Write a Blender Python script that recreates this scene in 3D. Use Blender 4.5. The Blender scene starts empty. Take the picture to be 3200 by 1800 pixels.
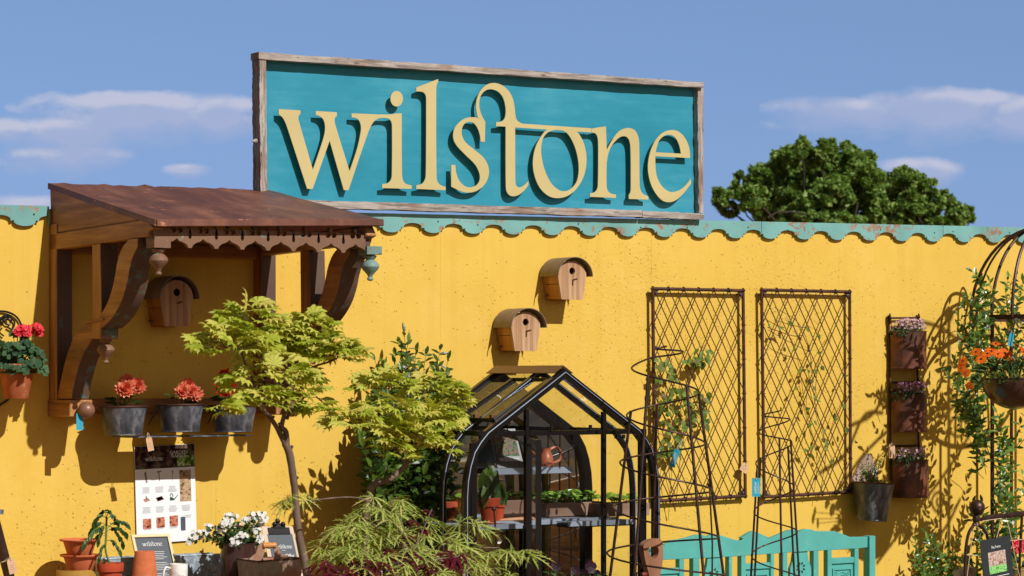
import bpy, math, random
from math import sin, cos, tan, pi, radians, sqrt, atan2, exp
from mathutils import Vector, Matrix, noise as mnoise
V = Vector
SC = bpy.context.scene
COL = SC.collection
rnd = random.Random(7)

# ---------------------------------------------------------------- camera geometry
TH = radians(34.0); FPX = 8000.0; DC = 12.5; HZ = 1180.0; EYE = 1.6
CAM = V((-DC*sin(TH), -DC*cos(TH), EYE))
FW = V((sin(TH), cos(TH), 0)); RT = V((cos(TH), -sin(TH), 0)); UP = V((0, 0, 1))

def W(px, py, d=0.0):
    """point of the plane y = -d (parallel to the yellow wall) seen at photo pixel px, py"""
    ray = FW + RT*((px-1600)/FPX) + UP*((HZ-py)/FPX)
    return CAM + ray*((-d-CAM.y)/ray.y)
def dfor(X, px):
    s = (px-1600)/FPX
    return -CAM.y - (X-CAM.x)*(cos(TH)-s*sin(TH))/(sin(TH)+s*cos(TH))
def PXM(px, d=0.0):
    """pixels per metre (vertical) there"""
    p = W(px, HZ, d)
    return FPX/((p-CAM).dot(FW))
def HM(dx, px, d=0.0):
    """metres along the wall for dx pixels"""
    return W(px+dx/2, HZ, d).x - W(px-dx/2, HZ, d).x

# ---------------------------------------------------------------- mesh builder
class MB:
    def __init__(self): self.v = []; self.f = []; self.m = []; self.cm = 0
    def add(self, vs, fs):
        o = len(self.v); self.v.extend([V(p) for p in vs])
        for f in fs: self.f.append([i+o for i in f]); self.m.append(self.cm)
        return o
    def box(self, lo, hi):
        x0, y0, z0 = lo; x1, y1, z1 = hi
        self.add([(x0,y0,z0),(x1,y0,z0),(x1,y1,z0),(x0,y1,z0),(x0,y0,z1),(x1,y0,z1),(x1,y1,z1),(x0,y1,z1)],
                 [(0,3,2,1),(4,5,6,7),(0,1,5,4),(1,2,6,5),(2,3,7,6),(3,0,4,7)])
    def hexa(self, p):
        self.add(p, [(0,3,2,1),(4,5,6,7),(0,1,5,4),(1,2,6,5),(2,3,7,6),(3,0,4,7)])
    def bar(self, a, b, w, h, up=(0,0,1)):
        """rectangular bar from a to b, w sideways, h along up"""
        a = V(a); b = V(b); t = (b-a).normalized(); u = V(up)
        s = t.cross(u)
        if s.length < 1e-4: s = t.cross(V((1,0,0)))
        s.normalize(); u = s.cross(t).normalized()
        s = s*w/2; u = u*h/2
        self.hexa([a-s-u, a+s-u, b+s-u, b-s-u, a-s+u, a+s+u, b+s+u, b-s+u])
    def tube(self, pts, r, segs=8, closed=False, cap=True):
        pts = [V(p) for p in pts]; n = len(pts)
        if n < 2: return
        rr = r if isinstance(r, (list, tuple)) else [r]*n
        ref = None; rings = []
        for i, p in enumerate(pts):
            if closed: t = pts[(i+1) % n]-pts[i-1]
            else: t = pts[min(i+1, n-1)]-pts[max(i-1, 0)]
            if t.length < 1e-9: t = V((0,0,1))
            t.normalize()
            if ref is None:
                ref = t.orthogonal().normalized()
            else:
                ref = ref - t*ref.dot(t)
                if ref.length < 1e-6: ref = t.orthogonal()
                ref.normalize()
            bi = t.cross(ref)
            rings.append([p + (ref*cos(2*pi*k/segs) + bi*sin(2*pi*k/segs))*rr[i] for k in range(segs)])
        vs = [q for g in rings for q in g]; fs = []
        m = n if closed else n-1
        for i in range(m):
            a = i*segs; b = ((i+1) % n)*segs
            for k in range(segs):
                k2 = (k+1) % segs
                fs.append((a+k, a+k2, b+k2, b+k))
        if cap and not closed:
            fs.append(tuple(range(segs-1, -1, -1))); fs.append(tuple((n-1)*segs+k for k in range(segs)))
        self.add(vs, fs)
    def lathe(self, c, prof, segs=24, axis=(0,0,1), sx=1.0, sy=1.0, a0=0, a1=2*pi, refd=None):
        """prof: (radius, height) along axis from c"""
        c = V(c); ax = V(axis).normalized()
        e1 = V(refd).normalized() if refd else (ax.orthogonal().normalized() if abs(ax.z) < .99 else V((1,0,0)))
        e2 = ax.cross(e1)
        full = abs(a1-a0-2*pi) < 1e-6
        ns = segs if full else segs+1
        vs = []
        for r, h in prof:
            for k in range(ns):
                a = a0+(a1-a0)*k/segs
                vs.append(c + e1*(r*cos(a)*sx) + e2*(r*sin(a)*sy) + ax*h)
        fs = []
        for i in range(len(prof)-1):
            for k in range(segs):
                k2 = (k+1) % ns
                fs.append((i*ns+k, i*ns+k2, (i+1)*ns+k2, (i+1)*ns+k))
        self.add(vs, fs)
    def disc(self, c, r, n, segs=16):
        c = V(c); n = V(n).normalized(); a = n.orthogonal().normalized(); b = n.cross(a)
        self.add([c+(a*cos(2*pi*k/segs)+b*sin(2*pi*k/segs))*r for k in range(segs)], [tuple(range(segs))])
    def sphere(self, c, r, segs=16, rings=10, sc=(1,1,1)):
        c = V(c); vs = []; fs = []
        for i in range(rings+1):
            a = pi*i/rings
            for k in range(segs):
                b = 2*pi*k/segs
                vs.append(c+V((sin(a)*cos(b)*r*sc[0], sin(a)*sin(b)*r*sc[1], cos(a)*r*sc[2])))
        for i in range(rings):
            for k in range(segs):
                k2 = (k+1) % segs
                fs.append((i*segs+k, (i+1)*segs+k, (i+1)*segs+k2, i*segs+k2))
        self.add(vs, fs)
    def prism(self, poly, ex):
        """closed polygon of 3d points extruded by vector ex (ngon caps)"""
        ex = V(ex); n = len(poly); p = [V(q) for q in poly]
        vs = p + [q+ex for q in p]
        fs = [tuple(range(n)), tuple(range(2*n-1, n-1, -1))]
        for i in range(n):
            j = (i+1) % n; fs.append((j, i, i+n, j+n))
        self.add(vs, fs)
    def quad(self, a, b, c, d): self.add([a,b,c,d], [(0,1,2,3)])
    def build(self, name, mats, parent=None, smooth=False, bevel=0.0, loc=None, recalc=True):
        me = bpy.data.meshes.new(name)
        org = V(loc) if loc is not None else (worg(parent) if parent else V((0,0,0)))
        me.from_pydata([tuple(p-org) for p in self.v], [], self.f)
        if not isinstance(mats, (list, tuple)): mats = [mats]
        for m in mats: me.materials.append(m)
        if len(mats) > 1: me.polygons.foreach_set('material_index', self.m)
        if recalc:
            import bmesh
            bm = bmesh.new(); bm.from_mesh(me)
            bmesh.ops.recalc_face_normals(bm, faces=bm.faces)
            if bevel > 0:
                es = [e for e in bm.edges if len(e.link_faces) == 2 and e.calc_face_angle(0) > radians(40)]
                try: bmesh.ops.bevel(bm, geom=es, offset=bevel, segments=1, affect='EDGES', profile=0.6, clamp_overlap=True)
                except Exception: pass
            bm.to_mesh(me); bm.free()
        if smooth:
            me.polygons.foreach_set('use_smooth', [True]*len(me.polygons))
            if smooth != 'all':
                try: me.set_sharp_from_angle(angle=radians(smooth if not isinstance(smooth, bool) else 40))
                except Exception: pass
        me.validate(); me.update()
        o = bpy.data.objects.new(name, me); COL.objects.link(o)
        if parent:
            o.parent = parent
            o.location = org-worg(parent) if loc is not None else (0,0,0)
            ORG[o.name] = org if loc is not None else worg(parent)
        else:
            o.location = org; ORG[o.name] = org
        return o
ORG = {}
def worg(o): return ORG[o.name]

def tag(o, label, cat, group=None, kind=None):
    if label: o['label'] = label
    if cat: o['category'] = cat
    if group: o['group'] = group
    if kind: o['kind'] = kind
    return o
def thing(name, loc, label, cat, group=None):
    o = bpy.data.objects.new(name, None); COL.objects.link(o); o.empty_display_size = .05
    o.location = loc; ORG[o.name] = V(loc)
    return tag(o, label, cat, group)
def copy_tree(o, loc, label=None):
    def cp(s, par):
        c = s.copy(); COL.objects.link(c); c.parent = par
        for ch in s.children: cp(ch, c)
        return c
    r = cp(o, None); r.location = loc
    if label: r['label'] = label
    return r

# ---------------------------------------------------------------- splines
def catmull(pts, n=8, closed=False):
    P = [V(p) for p in pts]; m = len(P); out = []
    seg = m if closed else m-1
    for i in range(seg):
        p1 = P[i]; p2 = P[(i+1) % m]
        p0 = P[i-1] if (i > 0 or closed) else p1*2-p2
        p3 = P[(i+2) % m] if (i+2 < m or closed) else p2*2-p1
        for k in range(n):
            t = k/n
            out.append(((p1*2)+(p2-p0)*t+(p0*2-p1*5+p2*4-p3)*t*t+(p1*3-p0-p2*3+p3)*t**3)*.5)
    if not closed: out.append(P[-1])
    return out
def contour(pts, n=7):
    """2d closed outline; (x,y) is a corner, (x,y,1) is smooth"""
    m = len(pts); out = []
    def tg(i, side):
        a = V(pts[i][:2])
        if len(pts[i]) > 2: return (V(pts[(i+1) % m][:2])-V(pts[i-1][:2]))*.5
        return V(pts[(i+1) % m][:2])-a if side > 0 else a-V(pts[i-1][:2])
    for i in range(m):
        j = (i+1) % m
        a = V(pts[i][:2]); b = V(pts[j][:2])
        if len(pts[i]) == 2 and len(pts[j]) == 2: out.append(a); continue
        l = (b-a).length
        ta = tg(i, 1); tb = tg(j, -1)
        if ta.length > 1e-6: ta = ta.normalized()*l
        if tb.length > 1e-6: tb = tb.normalized()*l
        for k in range(n):
            t = k/n; t2 = t*t; t3 = t2*t
            out.append(a*(2*t3-3*t2+1)+ta*(t3-2*t2+t)+b*(3*t2-2*t3)+tb*(t3-t2))
    return out
def fill_curve(contours, extrude):
    """2d contours (with holes) -> (verts, faces) slab from 0 to extrude on local z"""
    cu = bpy.data.curves.new('tmp', 'CURVE'); cu.dimensions = '2D'; cu.fill_mode = 'BOTH'; cu.extrude = extrude/2
    for c in contours:
        sp = cu.splines.new('POLY'); sp.points.add(len(c)-1); sp.use_cyclic_u = True
        for p, q in zip(sp.points, c): p.co = (q[0], q[1], 0, 1)
    o = bpy.data.objects.new('tmp', cu); COL.objects.link(o)
    me = bpy.data.meshes.new_from_object(o)
    r = ([v.co + V((0,0,extrude/2)) for v in me.vertices], [list(p.vertices) for p in me.polygons])
    bpy.data.objects.remove(o); bpy.data.curves.remove(cu); bpy.data.meshes.remove(me)
    return r
def text_mesh(body, size, extrude=0.0006, align='CENTER'):
    cu = bpy.data.curves.new('tmp', 'FONT'); cu.body = body; cu.size = size; cu.extrude = extrude/2
    cu.align_x = align; cu.resolution_u = 3
    o = bpy.data.objects.new('tmp', cu); COL.objects.link(o)
    me = bpy.data.meshes.new_from_object(o)
    r = ([v.co + V((0,0,extrude/2)) for v in me.vertices], [list(p.vertices) for p in me.polygons])
    bpy.data.objects.remove(o); bpy.data.curves.remove(cu); bpy.data.meshes.remove(me)
    return r
class Frame:
    """flat placement frame: (u, v, w) -> o + u*ux + v*uy + w*n"""
    def __init__(s, o, ux, uy): s.o = V(o); s.ux = V(ux).normalized(); s.uy = V(uy).normalized(); s.n = s.ux.cross(s.uy).normalized()
    def __call__(s, u, v, w=0): return s.o + s.ux*u + s.uy*v + s.n*w
    def rect(s, mb, u0, v0, u1, v1, w=0, t=0.0):
        if t <= 0: mb.quad(s(u0,v0,w), s(u1,v0,w), s(u1,v1,w), s(u0,v1,w))
        else: mb.hexa([s(u0,v0,w), s(u1,v0,w), s(u1,v1,w), s(u0,v1,w), s(u0,v0,w+t), s(u1,v0,w+t), s(u1,v1,w+t), s(u0,v1,w+t)])
    def put(s, mb, vf, u=0, v=0, w=0, k=1.0):
        mb.add([s(p[0]*k+u, p[1]*k+v, p[2]*(k if k > 1 else 1)+w) for p in vf[0]], vf[1])
# ---------------------------------------------------------------- materials
def lin(r, g, b):
    f = lambda c: (c/255/12.92) if c/255 <= .04045 else ((c/255+.055)/1.055)**2.4
    return (f(r), f(g), f(b), 1)
class N:
    def __init__(s, name):
        s.mat = bpy.data.materials.new(name); s.mat.use_nodes = True
        s.t = s.mat.node_tree; s.n = s.t.nodes; s.l = s.t.links
        s.b = s.n['Principled BSDF']; s.out = s.n['Material Output']
        s._co = None
    def new(s, ty, **kw):
        n = s.n.new(ty)
        for k, v in kw.items(): setattr(n, k, v)
        return n
    def co(s):
        if s._co is None: s._co = s.new('ShaderNodeTexCoord')
        return s._co.outputs['Object']
    def mapv(s, scale=(1,1,1), rot=(0,0,0), loc=(0,0,0)):
        m = s.new('ShaderNodeMapping'); s.l.new(s.co(), m.inputs[0])
        m.inputs['Scale'].default_value = scale; m.inputs['Rotation'].default_value = rot; m.inputs['Location'].default_value = loc
        return m.outputs[0]
    def noise(s, scale, detail=4, rough=.55, vec=None, dist=0.0):
        n = s.new('ShaderNodeTexNoise'); s.l.new(vec or s.co(), n.inputs['Vector'])
        n.inputs['Scale'].default_value = scale; n.inputs['Detail'].default_value = detail
        n.inputs['Roughness'].default_value = rough; n.inputs['Distortion'].default_value = dist
        return n.outputs['Fac']
    def voro(s, scale, vec=None, feature='F1', out='Distance', rnd_=1.0):
        n = s.new('ShaderNodeTexVoronoi', feature=feature); s.l.new(vec or s.co(), n.inputs['Vector'])
        n.inputs['Scale'].default_value = scale; n.inputs['Randomness'].default_value = rnd_
        return n.outputs[out]
    def ramp(s, fac, stops, interp='LINEAR'):
        r = s.new('ShaderNodeValToRGB'); s.l.new(fac, r.inputs[0]); e = r.color_ramp; e.interpolation = interp
        while len(e.elements) < len(stops): e.elements.new(.5)
        for el, (p, c) in zip(e.elements, stops):
            el.position = p; el.color = c if isinstance(c, tuple) else (c, c, c, 1)
        return r.outputs[0]
    def math(s, op, a, b=0.0, c=None):
        m = s.new('ShaderNodeMath', operation=op)
        for i, x in enumerate((a, b, c)):
            if x is None: continue
            if isinstance(x, (int, float)): m.inputs[i].default_value = x
            else: s.l.new(x, m.inputs[i])
        return m.outputs[0]
    def mix(s, fac, a, b, mode='MIX'):
        m = s.new('ShaderNodeMix', data_type='RGBA', blend_type=mode)
        for i, x in ((0, fac), (6, a), (7, b)):
            if isinstance(x, (int, float)): m.inputs[i].default_value = x
            elif isinstance(x, tuple): m.inputs[i].default_value = x
            else: s.l.new(x, m.inputs[i])
        return m.outputs[2]
    def set(s, **kw):
        for k, v in kw.items():
            k = {'color':'Base Color','rough':'Roughness','metal':'Metallic','spec':'Specular IOR Level','alpha':'Alpha','coat':'Coat Weight'}[k]
            if isinstance(v, (int, float, tuple)): s.b.inputs[k].default_value = v
            else: s.l.new(v, s.b.inputs[k])
        return s
    def bump(s, h, strength=.3, dist=.01):
        b = s.new('ShaderNodeBump'); b.inputs['Strength'].default_value = strength; b.inputs['Distance'].default_value = dist
        s.l.new(h, b.inputs['Height']); s.l.new(b.outputs[0], s.b.inputs['Normal'])
        return s
def shade(c, k): return (c[0]*k, c[1]*k, c[2]*k, 1)

def m_plain(name, c, rough=.5, var=.25, scale=12, metal=0, bump=0.0, spec=.5):
    n = N(name); f = n.noise(scale, 5, .6)
    n.set(color=n.ramp(f, [(.3, shade(c, 1-var)), (.7, shade(c, 1+var))]), rough=rough, metal=metal, spec=spec)
    if bump: n.bump(n.noise(scale*8, 4), bump, .003)
    return n.mat
def m_wood(name, cols, axis='z', scale=9, stretch=14, rough=.6, bump=.25, dist=.003):
    """grain stretched along an axis"""
    n = N(name); sc = [scale]*3; sc['xyz'.index(axis)] = scale/stretch
    v = n.mapv(tuple(sc)); f = n.noise(1.0, 7, .62, v, .35); big = n.noise(2.2, 3)
    f2 = n.math('ADD', n.math('MULTIPLY', f, .75), n.math('MULTIPLY', big, .25))
    k = len(cols); col = n.ramp(f2, [(.33+.34*i/(k-1), c) for i, c in enumerate(cols)])
    n.set(color=col, rough=rough); sc2 = [scale*5]*3; sc2['xyz'.index(axis)] = scale*5/stretch
    n.bump(n.noise(1.0, 4, .6, n.mapv(tuple(sc2))), bump, dist)
    return n.mat
def m_weathered(name, axis):
    n = N(name); s = 52.0; sc = [s]*3; sc['xyz'.index(axis)] = s/13
    v = n.mapv(tuple(sc)); f = n.noise(1.0, 8, .68, v, .9); g = n.noise(6, 3)
    cr = n.ramp(n.noise(2.2, 6, .7, v, 1.2), [(.56, 0.0), (.66, 1.0)])
    c = n.ramp(f, [(.25, lin(92,80,74)), (.42, lin(138,128,120)), (.58, lin(184,174,166)), (.75, lin(138,120,108))])
    c = n.mix(n.math('MULTIPLY', n.ramp(g, [(.52, 0.0), (.68, 1.0)]), .45), c, lin(128,82,58))
    c = n.mix(n.math('MULTIPLY', cr, .85), c, lin(60,46,40))
    n.set(color=c, rough=.85, spec=.2); n.bump(n.math('ADD', f, n.math('MULTIPLY', cr, -.8)), .25, .0015)
    return n.mat
def m_peel(name, paint, under, amt=.60, axis=None):
    n = N(name); a = n.noise(24, 7, .7, n.mapv((1, 1, 1.0)), .4); b = n.noise(2.3, 3, .5); st = n.noise(1, 5, .6, n.mapv((7, 7, 40)))
    m = n.math('ADD', n.math('MULTIPLY', a, .62), n.math('ADD', n.math('MULTIPLY', b, .25), n.math('MULTIPLY', st, .13)))
    mask = n.ramp(m, [(amt-.012, 0.0), (amt+.012, 1.0)])
    pc = n.ramp(n.noise(5, 5), [(.3, shade(paint, .84)), (.7, shade(paint, 1.13))])
    uc = n.ramp(n.noise(30, 5), [(.3, shade(under, .7)), (.7, shade(under, 1.2))])
    n.set(color=n.mix(mask, pc, uc), rough=.6, spec=.3)
    n.bump(n.math('ADD', n.math('MULTIPLY', mask, -1.0), n.math('MULTIPLY', n.noise(90, 3), .4)), .35, .002)
    return n.mat
def m_rust(name, dark=lin(52,34,30), red=lin(104,58,44), rough=.55, metal=.35, sc=14):
    n = N(name); f = n.noise(sc, 7, .65); g = n.noise(sc*6, 4)
    n.set(color=n.mix(n.ramp(f, [(.38, 0.0), (.68, 1.0)]), n.ramp(g, [(.3, shade(dark, .7)), (.7, shade(dark, 1.3))]), red), rough=rough, metal=metal)
    n.bump(g, .25, .002); return n.mat
def m_zinc(name):
    n = N(name); f = n.noise(11, 7, .66, n.mapv((1.3, 1.3, .75))); g = n.noise(1, 5, .6, n.mapv((46, 46, 7)))
    c = n.ramp(n.math('ADD', n.math('MULTIPLY', f, .75), n.math('MULTIPLY', g, .25)), [(.34, lin(52,54,62)), (.5, lin(92,96,106)), (.66, lin(168,170,176))])
    rs = n.ramp(n.noise(7, 6, .7), [(.60, 0.0), (.74, 1.0)])
    n.set(color=n.mix(n.math('MULTIPLY', rs, .8), c, lin(104,66,44)), metal=.55, rough=n.ramp(g, [(.3, .36), (.7, .6)]))
    n.bump(g, .12, .002); return n.mat
def m_terra(name, c=lin(188,102,66), chalk=.25):
    n = N(name); f = n.noise(18, 7, .65); rings = n.noise(1, 3, .5, n.mapv((2, 2, 120)))
    col = n.ramp(n.math('ADD', n.math('MULTIPLY', f, .7), n.math('MULTIPLY', rings, .3)), [(.3, shade(c, .72)), (.55, c), (.75, shade(c, 1.2))])
    ch = n.ramp(n.noise(26, 6, .75), [(.56, 0.0), (.7, 1.0)])
    n.set(color=n.mix(n.math('MULTIPLY', ch, chalk), col, lin(214,180,158)), rough=.85, spec=.2)
    n.bump(n.math('ADD', rings, f), .2, .002); return n.mat
def m_leaf(name, cols, trans=.35, rough=.45, spec=.5, coat=0.0, tcol=None):
    """leaf: colour varies from leaf to leaf; thin, lets light through"""
    n = N(name); g = n.new('ShaderNodeNewGeometry')
    k = len(cols); c = n.ramp(g.outputs['Random Per Island'], [(i/(k-1), cc) for i, cc in enumerate(cols)])
    n.set(color=c, rough=rough, spec=spec)
    if coat: n.set(coat=coat)
    tr = n.new('ShaderNodeBsdfTranslucent'); mx = n.new('ShaderNodeMixShader'); mx.inputs[0].default_value = trans
    tc = n.mix(.75, c, tcol or cols[-1]); n.l.new(tc, tr.inputs[0])
    n.l.new(n.b.outputs[0], mx.inputs[1]); n.l.new(tr.outputs[0], mx.inputs[2]); n.l.new(mx.outputs[0], n.out.inputs[0])
    return n.mat
def m_picture(name, cols, scale=30, detail=3, seedloc=(0,0,0), rough=.5, interp='LINEAR'):
    """a printed photograph seen too small to read"""
    n = N(name); v = n.mapv((1,1,1), (0,0,0), seedloc); f = n.noise(scale, detail, .6, v)
    k = len(cols); n.set(color=n.ramp(f, [(.32+.36*i/(k-1), c) for i, c in enumerate(cols)], interp), rough=.85, spec=.1)
    return n.mat
M = {}
def wall_mat():
    n = N('yellow_masonry_paint')
    big = n.noise(.9, 4, .6); mid = n.noise(7, 5)
    c = n.mix(n.ramp(n.math('ADD', n.math('MULTIPLY', big, .6), n.math('MULTIPLY', mid, .4)), [(.35, 0.0), (.65, 1.0)]), lin(216,177,74), lin(222,185,84))
    # pits and dark specks of the textured render
    region = n.ramp(n.noise(1.15, 3, .5, n.mapv((1,1,.8), loc=(3.1,0,1.7))), [(.47, 0.0), (.64, 1.0)])
    vv = n.mapv((1, 1, .62)); sp = n.voro(88, vv); spr = n.voro(88, vv, out='Color')
    spk = n.new('ShaderNodeSeparateColor'); n.l.new(spr, spk.inputs[0])
    thr = n.math('ADD', n.math('MULTIPLY', region, .27), .025)
    has = n.math('LESS_THAN', spk.outputs[0], thr)
    pit = n.math('MULTIPLY', n.ramp(sp, [(.10, 1.0), (.34, 0.0)]), has)
    c = n.mix(n.math('MULTIPLY', pit, .34), c, lin(150,108,40))
    strk = n.noise(1, 4, .6, n.mapv((16, 1, .55))); c = n.mix(n.math('MULTIPLY', n.ramp(strk, [(.5, 0.0), (.78, 1.0)]), .26), c, lin(196,150,62))
    pale = n.ramp(n.noise(3.2, 6, .7), [(.52, 0.0), (.72, 1.0)]); c = n.mix(n.math('MULTIPLY', pale, .22), c, lin(236,200,118))
    n.set(color=c, rough=.72, spec=.22)
    grain = n.noise(55, 6, .7); orange = n.noise(120, 3, .6)
    h = n.math('ADD', n.math('MULTIPLY', n.math('MULTIPLY', grain, n.math('ADD', n.math('MULTIPLY', region, .75), .16)), 1.0), n.math('MULTIPLY', pit, -.8))
    h = n.math('ADD', h, n.math('MULTIPLY', orange, .10))
    n.bump(h, .62, .008); return n.mat
M['wall'] = wall_mat()
M['fascia'] = m_peel('peeling_turquoise_paint', lin(116,168,164), lin(160,124,104), .565)
M['sign_teal'] = None
def sign_mat():
    n = N('sign_teal_paint'); f = n.noise(1.6, 6, .6, n.mapv((1,1,2.2))); g = n.noise(1, 5, .6, n.mapv((3, 3, 30)))
    c = n.ramp(n.math('ADD', n.math('MULTIPLY', f, .7), n.math('MULTIPLY', g, .3)), [(.32, lin(30,126,150)), (.5, lin(42,139,163)), (.7, lin(76,158,178))])
    sp = n.ramp(n.voro(15), [(.018, 1.0), (.03, 0.0)])
    c = n.mix(n.math('MULTIPLY', sp, .5), c, lin(190,200,196))
    n.set(color=c, rough=.5, spec=.3); n.bump(g, .1, .002); return n.mat
M['sign_teal'] = sign_mat()
M['gold'] = m_plain('cream_gold_paint', lin(196,179,124), .5, .07, 3)
M['gold_edge'] = M['gold']
M['wx'] = m_weathered('weathered_oak_beam', 'x'); M['wz'] = m_weathered('weathered_oak_post', 'z')
M['roof'] = None
def roof_mat():
    n = N('rusty_copper_roof'); v = n.mapv((5, 2.2, 2.2)); f = n.noise(1, 7, .65, v, .4); g = n.noise(26, 5, .7, n.mapv((.4, 1, 1)))
    c = n.ramp(f, [(.3, lin(82,52,44)), (.48, lin(108,68,56)), (.6, lin(130,84,66)), (.72, lin(156,104,82))])
    fl = n.ramp(g, [(.62, 0.0), (.68, 1.0)]); c = n.mix(n.math('MULTIPLY', fl, .8), c, lin(196,136,112))
    n.set(color=c, rough=.5, spec=.4, metal=.1); n.bump(n.math('ADD', f, g), .2, .004); return n.mat
M['roof'] = roof_mat()
teak = [lin(108,70,40), lin(162,110,62), lin(204,150,92)]
M['teakx'] = m_wood('old_teak_grain_across', teak, 'x', 26, 18); M['teaky'] = m_wood('old_teak_grain_outward', teak, 'y', 26, 18); M['teakz'] = m_wood('old_teak_grain_upright', teak, 'z', 26, 18)
M['carved'] = m_peel('worn_carved_teak', lin(122,90,70), lin(128,150,142), .60)
M['teak_shade_paint'] = m_peel('shaded_teak_old_green_paint', lin(96,74,62), lin(92,112,106), .57)
M['nestz'] = m_wood('cedar_board', [lin(118,82,56), lin(170,128,92), lin(206,170,130)], 'z', 42, 30, .6, .2)
M['nesty'] = m_wood('wall_lit_cedar', [lin(140,84,30), lin(182,120,48), lin(206,148,72)], 'z', 34, 26, .55, .12)  # orange of the yellow wall's reflected light is put into this colour
M['nestroof'] = m_plain('aged_zinc_sheet', lin(126,110,98), .5, .22, 14, .3, .15)
M['pendant'] = m_peel('worn_grey_green_pendant', lin(116,142,136), lin(104,72,56), .53)
M['black'] = m_plain('near_black_void', (.006,.005,.005,1), .9, .1)
M['rust'] = m_rust('rusted_iron'); M['rustpot'] = m_rust('rusted_sheet_iron', lin(80,50,40), lin(146,84,56), .5, .3, 7)
M['iron'] = m_rust('dark_iron_rod', lin(42,32,30), lin(84,54,46), .42, .5, 18)
M['zinc'] = m_zinc('aged_zinc'); M['terra'] = m_terra('terracotta', lin(200,110,70)); M['terra_red'] = m_terra('red_terracotta', lin(176,72,44), .08)
M['terra_worn'] = m_terra('chalky_terracotta', lin(180,100,62), .75)
M['soil'] = m_plain('potting_soil', (.028,.018,.012,1), .95, .4, 60, 0, .6)
M['paper'] = m_plain('white_paper', lin(236,236,238), .6, .02, 4)
M['ink'] = m_plain('grey_print', lin(120,124,132), .7, .05)
M['slate'] = m_plain('slate_grey_card', lin(78,86,94), .6, .08, 6)
M['white'] = m_plain('white_print', lin(238,238,236), .6, .02)
M['kraft'] = m_plain('kraft_paper_tag', lin(206,166,128), .8, .08, 20)
M['tealcard'] = m_plain('teal_card', lin(24,160,186), .55, .05, 10)
M['string'] = m_plain('natural_twine', lin(206,186,152), .9, .1)
M['bench'] = m_peel('turquoise_bench_paint', lin(86,166,158), lin(110,172,164), .57)
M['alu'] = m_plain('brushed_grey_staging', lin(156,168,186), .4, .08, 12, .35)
M['ghframe'] = m_plain('bronze_black_frame', lin(31,27,26), .24, .15, 8, .3)
M['ghcap'] = m_plain('brown_ridge_cap', lin(110,72,44), .45, .12, 10, .2)
M['galv'] = None
def galv():
    n = N('spangled_galvanised'); a = n.voro(60, out='Color'); s = n.new('ShaderNodeSeparateColor'); n.l.new(a, s.inputs[0])
    n.set(color=n.ramp(s.outputs[0], [(0, lin(120,134,146)), (1, lin(176,188,196))]), metal=.15, rough=.45); return n.mat
M['galv'] = galv()
def glass_mat(name, tint=(.93,.96,.95,1), refl=1.0):
    n = N(name); n.n.remove(n.b)
    tr = n.new('ShaderNodeBsdfTransparent'); tr.inputs[0].default_value = tint
    gl = n.new('ShaderNodeBsdfGlossy'); gl.inputs['Roughness'].default_value = .01; gl.inputs[0].default_value = (.95,.97,1,1)
    fr = n.new('ShaderNodeFresnel'); fr.inputs[0].default_value = 1.52
    mx = n.new('ShaderNodeMixShader'); n.l.new(n.math('MULTIPLY', fr.outputs[0], refl), mx.inputs[0])
    n.l.new(tr.outputs[0], mx.inputs[1]); n.l.new(gl.outputs[0], mx.inputs[2]); n.l.new(mx.outputs[0], n.out.inputs[0])
    return n.mat
M['glass'] = glass_mat('thin_clear_glass', (.98,.99,.985,1), .75)
def mirror():
    n = N('mirror_glass'); n.set(color=(.72,.76,.76,1), metal=1.0, rough=.012); return n.mat
M['mirror'] = mirror()
M['copper'] = m_plain('copper_sheet', lin(164,92,64), .35, .15, 8, .08)
M['bark'] = m_wood('maple_bark', [lin(70,54,44), lin(106,86,72), lin(140,118,100)], 'z', 16, 4, .75, .5, .004)
M['twig'] = m_plain('dark_twig', lin(84,58,44), .8, .2)
M['stem'] = m_plain('green_stem', lin(96,120,52), .6, .15)
M['tray'] = m_wood('rough_tray_wood', [lin(104,80,66), lin(140,110,92), lin(170,142,122)], 'x', 9, 10, .8, .4)
M['woodball'] = m_plain('turned_wood', lin(122,84,62), .4, .2, 20)
M['spadewood'] = m_wood('ash_handle', [lin(112,72,52), lin(150,104,78), lin(176,132,104)], 'z', 10, 8, .5, .2)
M['enamel'] = m_plain('old_mustard_enamel', lin(176,134,56), .5, .25, 9)
M['potbrown'] = m_plain('bronze_glazed_pot', lin(72,46,42), .22, .35, 5)
M['black_iron'] = m_plain('black_iron', lin(34,32,36), .3, .2, 12, .3)
# ---------------------------------------------------------------- camera, sun, sky
cd = bpy.data.cameras.new('camera'); co = bpy.data.objects.new('camera', cd); COL.objects.link(co)
co.location = CAM; co.rotation_euler = (pi/2, 0, -TH)
cd.sensor_width = 36; cd.lens = 36*FPX/3200; cd.shift_y = (HZ-900)/3200; cd.clip_start = .1; cd.clip_end = 2000
cd.dof.use_dof = True; cd.dof.focus_distance = 12.0; cd.dof.aperture_fstop = 9.0
SC.camera = co
SUND = V((.17, -1.0, .84)).normalized()          # towards the sun
sd = bpy.data.lights.new('sun', 'SUN'); sd.energy = 4.5; sd.angle = radians(.5); sd.color = (1, .975, .93)
so = bpy.data.objects.new('sun', sd); COL.objects.link(so); so.rotation_euler = SUND.to_track_quat('Z', 'Y').to_euler(); so.location = (4, -8, 8)
wd = bpy.data.worlds.new('World'); SC.world = wd; wd.use_nodes = True
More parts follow.
